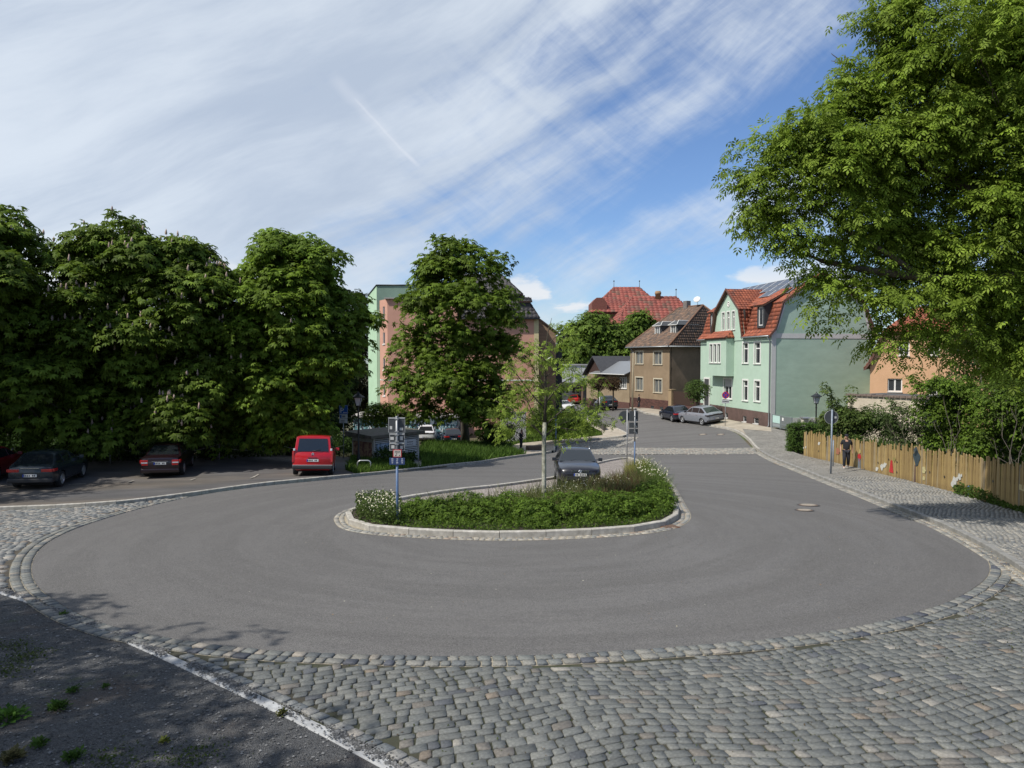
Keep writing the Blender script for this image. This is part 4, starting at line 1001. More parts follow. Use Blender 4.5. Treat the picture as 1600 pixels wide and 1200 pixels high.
def green_house():
    C = Vector((21.85, 59.9)); E = Vector((19.65, 74.0)); f = Face(E, C, .05); L = f.L; Dp = 9.4
    r = f.root('green_house', 'mint green house with red mansard roof, cross gable and solar panels')
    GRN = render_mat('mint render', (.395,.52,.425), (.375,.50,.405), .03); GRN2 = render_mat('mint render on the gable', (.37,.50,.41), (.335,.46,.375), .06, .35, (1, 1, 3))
    GREY = render_mat('pale grey render', (.52,.53,.52)); PL = render_mat('brown plinth', (.12,.075,.065), (.10,.065,.055), .15)
    zE = f.uz(1203, 522)[1]; zP = f.uz(1200, 645)[1]
    W = [f.rect(1105.6,539.6,1113.4,566.6), f.rect(1160.8,536,1169,567.5), f.rect(1179,535.2,1188,568.2), f.rect(1131,592.5,1143.6,623), f.rect(1160.8,594.5,1168.6,626), f.rect(1179,595.3,1187.6,627.3)]
    door = f.rect(1101.3,592,1109,641); door = (door[0], .45, door[2], door[3])
    holes = W+[door]
    wl = MB(); wl.holes([(0, zP), (L, zP), (L, zE), (0, zE)], [h for h in holes if h is not door], (0, 0, 0), (1, 0, 0), (0, 0, 1), .15)
    wl.build('facade', GRN, r)
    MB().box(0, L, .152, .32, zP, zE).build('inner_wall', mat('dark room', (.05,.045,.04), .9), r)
    # basement windows in the plinth
    bw = [f.rect(1133,645,1138,653), f.rect(1161,650,1167,659), f.rect(1178,653,1186,662)]
    MB().holes([(0, -1), (L, -1), (L, zP), (0, zP)], bw, (0, -.04, 0), (1, 0, 0), (0, 0, 1), .2).build('plinth', PL, r)
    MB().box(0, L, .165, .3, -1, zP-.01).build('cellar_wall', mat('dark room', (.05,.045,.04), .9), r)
    for b in bw: window(r, b, Matrix.Translation((0, -.04, 0)), 1, 0, .14, name='basement_window', fw=.04)
    for i, w in enumerate(W): window(r, w, I4, 1 if i != 3 else 2, .14, .14, bar=.72 if i != 3 else None)
    w4 = W[3]; MB().box(w4[0]+.05, w4[2]-.05, .05, .085, w4[1]+(w4[3]-w4[1])*.62, w4[3]-.01).build('roller_shutter', mat('grey shutter', (.42,.42,.42), .7), r)
    d = MB().box(door[0], door[2], -.05, -.012, -.3, door[3]).build('door', mat('dark door', (.05,.05,.055), .5), r)
    MB().box(door[0]-.15, door[0], -.09, -.01, -.3, door[3]+.15).box(door[2], door[2]+.15, -.09, -.01, -.3, door[3]+.15).box(door[0], door[2], -.09, -.01, door[3], door[3]+.15).build('surround', TRIM, d)
    MB().box(door[0]+.1, door[0]+.14, -.1, -.05, .9, 1.1).build('handle', ZINC, d)
    # the gable end, seen from the forecourt
    zB = zE+2.75; zT = zE+5.15; yb = 1.05; ym = Dp/2
    prof = [(-.0, zE), (.28, zE+.5), (yb, zB), (ym, zT), (Dp-yb, zB), (Dp-.28, zE+.5), (Dp, zE)]
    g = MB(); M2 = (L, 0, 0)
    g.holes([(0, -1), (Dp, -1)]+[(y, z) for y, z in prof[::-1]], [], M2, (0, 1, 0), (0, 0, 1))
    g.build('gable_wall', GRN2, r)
    t = MB(); t.box(L+.003, L+.03, -.0, .42, .7, zE-.02); t.box(L+.003, L+.028, .42, Dp, zE-.36, zE+.06)
    for (a, b), (c, e) in zip(prof[:4], prof[1:4]):   # pale band below the verge
        t.add([(L+.026, a, b), (L+.026, c, e), (L+.026, c+.22, e-.28), (L+.026, a+.30, b-.14)], [(0, 3, 2, 1)])
    for (a, b), (c, e) in zip(prof[3:], prof[4:]): t.add([(L+.026, a, b), (L+.026, c, e), (L+.026, c-.22, e-.18), (L+.026, a, b-.28)], [(0, 3, 2, 1)])
    t.box(L+.003, L+.05, 0, Dp, -1, .9)
    t.build('quoin', GREY, r)
    back = MB(); back.box(0, L, Dp-.2, Dp-.01, -1, zE); back.box(.0, .2, .3, Dp-.2, -1, zE); back.build('rear_walls', GRN, r)
    # mansard roof, front side in pieces round the cross gable
    A0, A1 = f.uz(1115.5, 520)[0], f.uz(1164.5, 521)[0]; xa = (A0+A1)/2
    P3 = lambda x, y, z: (x, y, z)
    lo = [(-.28, zE-.12), (.28, zE+.5), (yb-.1, zB)]
    up = [(yb-.22, zB-.06), (ym, zT+.08)]
    for (x0, x1) in ((-.15, A0+.3), (A1-.3, L+.18)):
        plane_tiles('roof', [P3(x0, lo[0][0], lo[0][1]), P3(x1, lo[0][0], lo[0][1]), P3(x1, lo[1][0], lo[1][1]), P3(x0, lo[1][0], lo[1][1])], RED, r)
        plane_tiles('roof', [P3(x0, lo[1][0], lo[1][1]), P3(x1, lo[1][0], lo[1][1]), P3(x1, lo[2][0], lo[2][1]), P3(x0, lo[2][0], lo[2][1])], RED, r)
    plane_tiles('roof', [P3(-.15, *up[0]), P3(L+.18, *up[0]), P3(L+.18, *up[1]), P3(-.15, *up[1])], RED, r)
    b_ = [(Dp+.28, zE-.12), (Dp-yb+.1, zB), (ym, zT+.08)]
    for a, b in zip(b_, b_[1:]): plane_tiles('roof', [P3(L+.18, *a), P3(-.15, *a), P3(-.15, *b), P3(L+.18, *b)], RED, r, .6, .5)
    # verge boards
    vb = MB(); pr = [(-.3, zE-.16), (.27, zE+.47), (yb-.12, zB), (ym, zT+.1), (Dp-yb+.12, zB), (Dp+.3, zE-.16)]
    for xx in (L+.19, -.21):
        vb = MB()
        for (a, b), (c, e) in zip(pr, pr[1:]):
            vb.add([(xx, a, b-.16), (xx+.05, a, b-.16), (xx+.05, a, b+.07), (xx, a, b+.07), (xx, c, e-.16), (xx+.05, c, e-.16), (xx+.05, c, e+.07), (xx, c, e+.07)], [(0,3,2,1),(4,5,6,7),(0,1,5,4),(1,2,6,5),(2,3,7,6),(3,0,4,7)])
        vb.build('verge_board', mat('brown verge', (.12,.055,.04), .7), r)
    # cross gable
    zA = zE+4.45; zk = zE+2.5; yf = -.06
    x0, x1, xk0, xk1 = A0, A1, A0+.75, A1-.75
    tw = [f.rect(1131.5,484,1136.5,511), f.rect(1141,483,1146,510.5), f.rect(1150,482.5,1154.5,509.5)]
    hw = (x1-x0)
    tws = []
    for i, w in enumerate(tw):
        cx = xa+(i-1)*1.05; tws.append((cx-.27, zE+.65, cx+.27, zE+2.35))
    MB().holes([(x0, zE-.4), (x1, zE-.4), (x1, zE+.2), (xk1, zk), (xa, zA), (xk0, zk), (x0, zE+.2)], tws, (0, yf, 0), (1, 0, 0), (0, 0, 1), .15).build('cross_gable', GRN, r)
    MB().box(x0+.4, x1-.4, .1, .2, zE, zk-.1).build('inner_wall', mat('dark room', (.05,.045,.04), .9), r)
    for w in tws: window(r, w, Matrix.Translation((0, yf, 0)), 1, .10, .13, fw=.06, bar=.7)
    o = MB(Matrix.Translation((xa, yf, zE+3.1))@Matrix.Rotation(math.pi/2, 4, 'X')); o.lathe([(.28, 0), (.28, .03), (.2, .035), (.2, .01)], 16); o.lathe([(.12, 0), (.1, .05)], 8); o.build('ornament', TRIM, r)
    ov = .28
    for s_ in (-1, 1):
        xe = (x0 if s_ < 0 else x1); xk = (xk0 if s_ < 0 else xk1)
        yk = 3.0; 
        a = [P3(xe-s_*.0, yf-ov, zE-.1), P3(xe, 1.0, zE-.1), P3(xk, 1.2, zk), P3(xk, yf-ov, zk)]
        b = [P3(xk+s_*.12, yf-ov, zk-.08), P3(xk+s_*.12, 2.2, zk-.08), P3(xa, 4.0, zA+.06), P3(xa, yf-ov, zA+.06)]
        if s_ < 0: a = [a[1], a[0], a[3], a[2]]; b = [b[1], b[0], b[3], b[2]]
        plane_tiles('roof', a, RED, r); plane_tiles('roof', b, RED, r)
    vb = MB(); pr = [(x0-.06, zE-.2), (xk0-.08, zk-.02), (xa, zA+.08), (xk1+.08, zk-.02), (x1+.06, zE-.2)]
    for (a, b), (c, e) in zip(pr, pr[1:]): vb.add([(a, yf-ov-.05, b-.14), (a, yf-ov, b-.14), (a, yf-ov, b+.08), (a, yf-ov-.05, b+.08), (c, yf-ov-.05, e-.14), (c, yf-ov, e-.14), (c, yf-ov, e+.08), (c, yf-ov-.05, e+.08)], [(0,3,2,1),(4,5,6,7),(0,1,5,4),(1,2,6,5),(2,3,7,6),(3,0,4,7)])
    vb.build('verge_board', mat('brown verge', (.12,.055,.04), .7), r)
    # bay
    B0, B1 = A0+.1, A0+.1+(A1-A0)*.66; pj = .8; zb0 = f.uz(1150, 588)[1]; zb1 = zE-.12
    tb = [(B0+.75+i*.86, zb0+1.25, B0+.75+i*.86+.62, zb0+3.05) for i in range(3)]
    by = MB(); by.holes([(B0, zb0), (B1, zb0), (B1, zb1), (B0, zb1)], tb, (0, -pj, 0), (1, 0, 0), (0, 0, 1), .15)
    by.quad((B1, -pj, zb0), (B1, .0, zb0), (B1, .0, zb1), (B1, -pj, zb1)); by.quad((B0, 0, zb0), (B0, -pj, zb0), (B0, -pj, zb1), (B0, 0, zb1)); by.quad((B0, -pj, zb0), (B0, 0, zb0), (B1, 0, zb0), (B1, -pj, zb0))
    by.build('bay', GRN, r)
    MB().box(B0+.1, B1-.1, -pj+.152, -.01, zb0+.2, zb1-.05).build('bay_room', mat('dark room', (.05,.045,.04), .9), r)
    for w in tb: window(r, w, Matrix.Translation((0, -pj, 0)), 1, .10, .13, fw=.07)
    zr = zE+.55
    plane_tiles('bay_roof', [P3(B0-.15, -pj-.2, zb1), P3(B1+.15, -pj-.2, zb1), P3(B1-.35, -.08, zr), P3(B0+.3, -.08, zr)], RED, r)
    plane_tiles('bay_roof', [P3(B1+.15, -pj-.2, zb1), P3(B1+.15, -.08, zb1), P3(B1-.35, -.08, zr)], RED, r)
    # dormers
    for wr, xl, xr in ((f.rect(1182.6,485,1190.6,508), None, None), (f.rect(1108.5,494,1115.5,513.5), None, None)):
        cx = (wr[0]+wr[2])/2; w_ = .62; z0, z1 = zE+.75, zE+2.45
        dr = MB(); dr.holes([(cx-w_, z0-.15), (cx+w_, z0-.15), (cx+w_, z1+.2), (cx-w_, z1+.2)], [(cx-.36, z0+.05, cx+.36, z1)], (0, .12, 0), (1, 0, 0), (0, 0, 1), .13)
        dr.quad((cx+w_, .12, z0-.15), (cx+w_, 2.4, z0-.15), (cx+w_, 2.4, z1+.9), (cx+w_, .12, z1+.2)); dr.quad((cx-w_, 2.4, z0-.15), (cx-w_, .12, z0-.15), (cx-w_, .12, z1+.2), (cx-w_, 2.4, z1+.9))
        d_ = dr.build('dormer', mat('slate cladding', (.035,.04,.045), .6, var=.2, vscale=6), r)
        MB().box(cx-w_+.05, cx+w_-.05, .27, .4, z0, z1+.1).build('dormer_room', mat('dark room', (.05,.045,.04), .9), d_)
        window(d_, (cx-.36, z0+.05, cx+.36, z1), Matrix.Translation((0, .12, 0)), 1, 0, .08, sill=False, fw=.08)
        plane_tiles('dormer_roof', [P3(cx-w_-.25, -.12, z1+.12), P3(cx+w_+.25, -.12, z1+.12), P3(cx+w_+.25, 2.6, z1+1.62), P3(cx-w_-.25, 2.6, z1+1.62)], RED, d_)
    # solar panels
    uv = Vector((0, up[1][0]-up[0][0], up[1][1]-up[0][1])); sl = uv.length; uv.normalize(); nn = Vector((1, 0, 0)).cross(uv)
    SOL = mat('solar cell', (.045,.05,.06), .18, var=.15, vscale=2, spec=.7); FR = mat('aluminium', (.45,.46,.47), .4, metal=.8)
    def panel(x, v, w=1.62, h=.98):
        o = Vector((0, up[0][0], up[0][1]))+Vector((x, 0, 0))+uv*v+nn*.14
        p = MB(); q = [o, o+Vector((w, 0, 0)), o+Vector((w, 0, 0))+uv*h, o+uv*h]; p.add([a-nn*.04 for a in q]+[a for a in q], [(0,3,2,1),(4,5,6,7),(0,1,5,4),(1,2,6,5),(2,3,7,6),(3,0,4,7)])
        pn = p.build('solar_panel', SOL, r)
        e = MB()
        for i in range(4):
            a, b = q[i], q[(i+1) % 4]; e.tube([a+nn*.004, b+nn*.004], .018, 4, smooth=False)
        e.build('frame', FR, pn)
    rowsv = [sl-1.15, sl-2.2, sl-3.25]
    for k, v in enumerate(rowsv):
        n_ = (8, 7, 3)[k]
        for i in range(n_): panel(L-.5-1.68*(i+1)+(0 if k < 2 else -.3), v)
    # gutters and pipe
    gt = MB(); gt.tube([(-.2, -.36, zE-.17), (A0, -.36, zE-.17)], .06, 8); gt.tube([(A1-.1, -.36, zE-.17), (L+.2, -.36, zE-.17)], .06, 8)
    gt.tube([(L-.05, -.36, zE-.2), (L-.06, -.1, zE-.55), (L-.06, -.1, .9), (L-.06, -.1, .25), (L-.1, -.4, .0)], .055, 8); gt.build('gutter', ZINC, r)
    return f
GH = green_house()

def brown_house():
    F0 = Vector((14.4, 86.4)); C = Vector((17.57, 79.2)); f = Face(F0, C, .0); L = f.L; Dp = 12
    r = f.root('brown_house', 'old brown rendered house with weathered hipped tile roof and two small dormers')
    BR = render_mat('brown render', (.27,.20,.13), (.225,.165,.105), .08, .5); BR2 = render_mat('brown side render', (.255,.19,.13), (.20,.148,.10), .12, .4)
    zE = f.uz(1046, 540)[1]; zP = f.uz(1045, 626)[1]; zB = -1
    W = [f.rect(993.5,549.8,1004.8,568.6), f.rect(1021.6,549.6,1034.2,569.6), f.rect(993.5,590,1004.6,610), f.rect(1021.8,592.6,1034.2,613.4)]
    MB().holes([(0, zP), (L, zP), (L, zE), (0, zE)], W, (0, 0, 0), (1, 0, 0), (0, 0, 1), .15).build('facade', BR, r)
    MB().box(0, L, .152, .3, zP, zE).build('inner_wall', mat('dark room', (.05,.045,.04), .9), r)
    for w in W: window(r, w, I4, 2, .13, .14, pane=CURT, tm=mat('cream trim', (.50,.46,.36), .8), fm=mat('old frame', (.40,.37,.30), .7), bar=None)
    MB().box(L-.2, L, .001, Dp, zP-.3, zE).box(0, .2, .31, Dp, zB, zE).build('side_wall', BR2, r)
    # brick plinth with recessed joints
    pl = MB().box(0, L+.02, -.02, .15, zB, zP).box(L-.1, L+.045, .15, Dp, zB, zP-.3).build('plinth', mat('dark mortar', (.07,.045,.04), .9), r)
    BK = mat('clinker brick', (.11,.05,.04), .8, attr=True, var=.2, vscale=8)
    V = []; Fq = []; Cc = []; z = zP-.09; k = 0
    while z > -.9:
        x = -.12*(k % 2)
        while x < L:
            a, b = max(x, 0), min(x+.24, L)
            if b-a > .04:
                q = len(V); c = np.array((.115,.052,.042))*random.uniform(.6, 1.4)
                for yy in (-.02, -.035): V += [(a+.006, yy, z), (b-.006, yy, z), (b-.006, yy, z+.075), (a+.006, yy, z+.075)]
                Fq += [(q+4,q+5,q+6,q+7), (q,q+1,q+5,q+4), (q+1,q+2,q+6,q+5), (q+2,q+3,q+7,q+6), (q+3,q,q+4,q+7)]; Cc += [c]*8
            x += .25
        z -= .087; k += 1
    o = link('bricks', npmesh('bricks', np.array(V), [np.array(Fq)], np.array(Cc)), BK, pl); o['kind'] = 'stuff'
    for x in (4.4, 6.2): MB().box(x, x+.6, -.05, -.03, .05, .5).build('basement_window', GLASS, r)
    ym = 6.; zT = zE+4.75; x0, x1 = 1.5, L-1.8
    e = .4; zz = zE-.05
    cor = [(-e, -e, zz), (L+e, -e, zz), (L+e, Dp+e, zz), (-e, Dp+e, zz)]; R0, R1 = (x0, ym, zT), (x1, ym, zT)
    plane_tiles('roof', [cor[0], cor[1], R1, R0], BRN, r, .3, .34); plane_tiles('roof', [cor[1], cor[2], R1], BRN, r, .3, .34)
    plane_tiles('roof', [cor[2], cor[3], R0, R1], BRN, r, .5, .5); plane_tiles('roof', [cor[3], cor[0], R0], BRN, r, .3, .34)
    rd = MB(); RT = mat('ridge tile', (.16,.085,.05), .8, var=.3, vscale=4)
    for a, b in ((R0, R1), (cor[1], R1), (cor[0], R0), (cor[2], R1)): rd.tube([Vector(a)+Vector((0,0,.06)), Vector(b)+Vector((0,0,.06))], .10, 7)
    rd.build('ridge_tiles', RT, r)
    for px, py in ((1009.5, 521), (1034, 520)):
        u = f.uz(px, 545)[0]; y = 1.7; z0 = zE+.9+.35; w = .65; h_ = 1.15
        # where the sight line through the pixel meets the roof
        d = MB().box(u-w, u+w, y, y+2.4, z0-.6, z0+h_).build('dormer', mat('dark slate', (.05,.055,.06), .6, var=.2, vscale=6), r)
        rf = MB(); rf.add([(u-w-.2, y-.25, z0+h_), (u+w+.2, y-.25, z0+h_), (u+w+.2, y+2.9, z0+h_), (u-w-.2, y+2.9, z0+h_), (u-w*.5, y+.35, z0+h_+.5), (u+w*.5, y+.35, z0+h_+.5), (u+w*.5, y+2.9, z0+h_+.5), (u-w*.5, y+2.9, z0+h_+.5)], [(0,3,2,1),(4,5,6,7),(0,1,5,4),(1,2,6,5),(2,3,7,6),(3,0,4,7)])
        rf.build('dormer_roof', mat('roofing felt', (.07,.075,.08), .8, var=.2), d)
        tr = MB().tube([(u-w-.2, y-.25, z0+h_), (u-w*.5, y+.35, z0+h_+.5)], .05, 5).tube([(u+w+.2, y-.25, z0+h_), (u+w*.5, y+.35, z0+h_+.5), (u+w*.5, y+2.6, z0+h_+.5)], .05, 5).tube([(u-w-.2, y-.27, z0+h_), (u+w+.2, y-.27, z0+h_)], .045, 5); tr.build('fascia', TRIM, d)
        window(d, (u-.42, z0+.12, u+.42, z0+h_-.08), Matrix.Translation((0, y-.12, 0)), 2, .08, .09, sill=True, fw=.05, pane=CURT)
    gt = MB(); gt.tube([(-.4, -.46, zE-.1), (L+.4, -.46, zE-.1), ], .07, 8); gt.tube([(L+.46, -.4, zE-.1), (L+.46, Dp, zE-.1)], .07, 8); gt.tube([(.55, -.4, zE-.15), (.55, -.1, zE-.5), (.55, -.1, .3)], .06, 8); gt.build('gutter', ZINC, r)
    ch = MB().box(x0+1.2, x0+1.9, ym-.3, ym+.3, zT-.4, zT+.75).build('chimney', mat('grey chimney', (.16,.14,.13), .9, var=.3, vscale=3), r)
    m_ = MB(Matrix.Translation((x1-.6, ym-.4, zT+.75))@Matrix.Rotation(.9, 4, 'X')@Matrix.Rotation(.5, 4, 'Y')); m_.lathe([(.0, .08), (.25, .04), (.42, 0), (.42, .02), (.25, .06), (.0, .1)], 16); 
    m_.build('satellite_dish', WHITE, r); MB().tube([(x1-.6, ym-.3, zT), (x1-.6, ym-.3, zT+.75)], .025, 6).build('dish_pole', ZINC, r)
    return f
BH = brown_house()

def annex():
    F0 = Vector((10.1, 96.1)); f = Face(F0, Vector((14.35, 86.5)), -.3); L = f.L
    r = f.root('low_annex', 'low beige annex with dark roofs left of the brown house', 'house')
    WL = render_mat('beige annex render', (.30,.235,.155), (.26,.20,.13), .08); zE = f.uz(960, 583)[1]; Dp = 7
    w3 = f.rect(969,590,979,607)
    MB().holes([(0, .9), (L, .9), (L, zE), (0, zE)], [w3], (0, 0, 0), (1, 0, 0), (0, 0, 1), .12).build('facade', WL, r)
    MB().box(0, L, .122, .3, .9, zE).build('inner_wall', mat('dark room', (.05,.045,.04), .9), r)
    MB().box(-.02, L, -.04, .3, -1.5, .9).build('plinth', mat('clinker plinth', (.10,.048,.04), .85, var=.3, vscale=5), r)
    MB().box(0, .2, .3, Dp, -1.5, zE).build('side_wall', WL, r)
    window(r, w3, I4, 3, .08, .1, pane=CURT)
    FEL = mat('bitumen sheet roof', (.055,.056,.06), .7, var=.2, vscale=1.); MET = mat('sheet metal roof', (.22,.23,.24), .4, metal=.3, var=.1)
    # lean-to in front
    s_ = MB(); s_.add([(2.2, -.7, zE-.05), (L-.02, -.7, zE-.05), (L-.02, 3.2, zE+1.5), (3.2, 3.2, zE+1.5), (2.2, -.7, zE-.17), (L-.02, -.7, zE-.17), (L-.02, 3.2, zE+1.38), (3.2, 3.2, zE+1.38)], [(0,1,2,3),(7,6,5,4),(0,4,5,1),(1,5,6,2),(2,6,7,3),(3,7,4,0)]); s_.build('lean_to_roof', MET, r)
    # gable facing the street
    a, b, c = 0., 4.6, 2.3; zr = zE+2.1
    MB().add([(a, -.02, zE-.2), (b, -.02, zE-.2), (c, -.02, zr), (a, .1, zE-.2), (b, .1, zE-.2), (c, .1, zr)], [(0,1,2),(5,4,3)]).build('gable', mat('dark boarding', (.045,.022,.018), .8, var=.3, vscale=3), r)
    for s in (-1, 1):
        e = (a-.4) if s < 0 else (b+.4); g = MB()
        P = [(e, -.5, zE-.35), (e, 8, zE-.35), (c, 8, zr+.08), (c, -.5, zr+.08)]
        g.add(P+[(x, y, z-.12) for x, y, z in P], [(0,3,2,1) if s < 0 else (0,1,2,3), (4,5,6,7) if s < 0 else (7,6,5,4), (0,4,7,3), (3,7,6,2), (2,6,5,1), (1,5,4,0)]); g.build('gable_roof', FEL, r)
    # long roof behind
    P = [(b-.3, .8, zE+.3), (L-.05, .8, zE+.3), (L-.05, 5, zr-.1), (b-.6, 5, zr-.1)]
    MB().add(P+[(x, y, z-.15) for x, y, z in P], [(0,1,2,3),(7,6,5,4),(0,4,5,1),(1,5,6,2),(2,6,7,3),(3,7,4,0)]).build('rear_roof', FEL, r)
    MB().tube([(2.1, -.76, zE-.12), (L, -.76, zE-.12)], .06, 7).build('gutter', mat('white gutter', (.6,.6,.58), .5), r)
annex()

def flat_building(name, label, x0, x1, ytop, ybase, s, depth=14, col=None, parts=True):
    A, B = AT(x0, ytop, s), AT(x1, ytop, s); f = Face((A.x, A.y), (B.x, B.y), -2.); r = f.root(name, label, 'building'); zt = A.z+2; L = f.L
    MB().box(0, L, 0, depth, -1, zt).build('wall', col or render_mat('white render', (.52,.53,.53), (.47,.48,.48)), r)
    MB().box(-.15, L+.15, -.15, depth+.15, zt, zt+.18).build('roof', mat('light roof edge', (.30,.30,.30), .7), r)
    return f, r, zt
f, r, zt = flat_building('white_flat_roofed_shop', 'long white flat roofed shop with dark canopy at the far end of the street', 833, 936, 571, 620, 9.9)
zc = f.uz(900, 600)[1]
MB().box(-.5, f.L+.3, -1.8, -.01, zc, zc+.28).build('canopy', mat('dark canopy', (.05,.05,.052), .6), r)
for i in range(4): window(r, (1.+i*1.7, zc-1.5, 2.3+i*1.7, zc-.3), Matrix.Translation((0, -.16, 0)), 2, .0, .06, sill=False, name='shop_window')
for i in range(4): MB().box(7.5+i*.9, 7.75+i*.9, -1.6, -.02, -.2, zc-.002).build('brick_pier', mat('brown pier', (.20,.13,.09), .9, var=.3, vscale=4), r)
f, r, zt = flat_building('white_workshop', 'white flat roofed workshop half hidden behind the low annex', 906, 985, 556, 600, 9.2, 10)
for i in range(2): window(r, (.6, zt-1.8-i*1.8, 1.6, zt-.8-i*1.8), Matrix.Translation((0, -.16, 0)), 2, .0, .06, sill=False)

def hip(root, x0, x1, y0, y1, zb, zt, i0, i1, palette, tw, th, e=.5, half=None, rise=.06):
    ym = (y0+y1)/2
    cor = [(x0-e, y0-e, zb), (x1+e, y0-e, zb), (x1+e, y1+e, zb), (x0-e, y1+e, zb)]; R0, R1 = (x0+i0, ym, zt), (x1-i1, ym, zt)
    for P in ([cor[0], cor[1], R1, R0], [cor[1], cor[2], R1], [cor[2], cor[3], R0, R1], [cor[3], cor[0], R0]): plane_tiles('roof', P, palette, root, tw, th, rise)
    return R0, R1
def school():
    s = 6.6; A = AT(925, 488, s); ww = AT(1040, 488, s).x-A.x; zb = A.z; r = empty('brick_school', 'large brick building with red hipped roofs far above the trees', 'building', (A.x, A.y, 0))
    BRK = mat('red brick', (.17,.06,.045), .85, var=.25, vscale=1.5)
    MB().box(0, ww, 0, 16, -3, zb).build('wall', BRK, r)
    zt = AT(966, 449, 6.3).z
    R0, R1 = hip(r, 0, ww, 0, 16, zb, zt, 6.3, 4.8, RDF, 1.0, .9, rise=.12)
    B = AT(965, 506, 7.3); B2 = AT(1094, 506, 7.3); x0 = B.x-A.x; x1 = B2.x-A.x; y0 = B.y-A.y
    MB().box(x0, x1, y0, y0+14, -3, B.z).build('wing', BRK, r)
    R2, R3 = hip(r, x0, x1, y0, y0+14, B.z, AT(1040, 463, 7.0).z, 4.2, 3.6, RDF, 1.0, .9, rise=.12)
    for q in (R0, R1, R3): MB().tube([Vector(q), Vector(q)+Vector((0,0,1.5))], .06, 5).lathe([(.02, q[2]+1.3), (.2, q[2]+1.5), (.02, q[2]+1.75)], 6, (q[0], q[1])).build('finial', DARKM, r)
    c = AT(1031, 466, 7.1); cx, cy = c.x-A.x, c.y-A.y
    MB().lathe([(.62, c.z-1.2), (.62, c.z+1.0), (.72, c.z+1.05), (.72, c.z+1.5), (.6, c.z+1.55), (.6, c.z+1.75)], 10, (cx, cy+2)).build('chimney', mat('ochre chimney', (.28,.17,.09), .85, var=.2), r)
    g = AT(937, 465, 6.6); gx = g.x-A.x
    MB().box(gx-1.8, gx+1.8, .2, 8, zb, g.z-1.2).prism([(gx-1.8, g.z-1.2), (gx+1.8, g.z-1.2), (gx+.7, g.z), (gx-.7, g.z)], .2, 8).build('stepped_gable', BRK, r)
school()

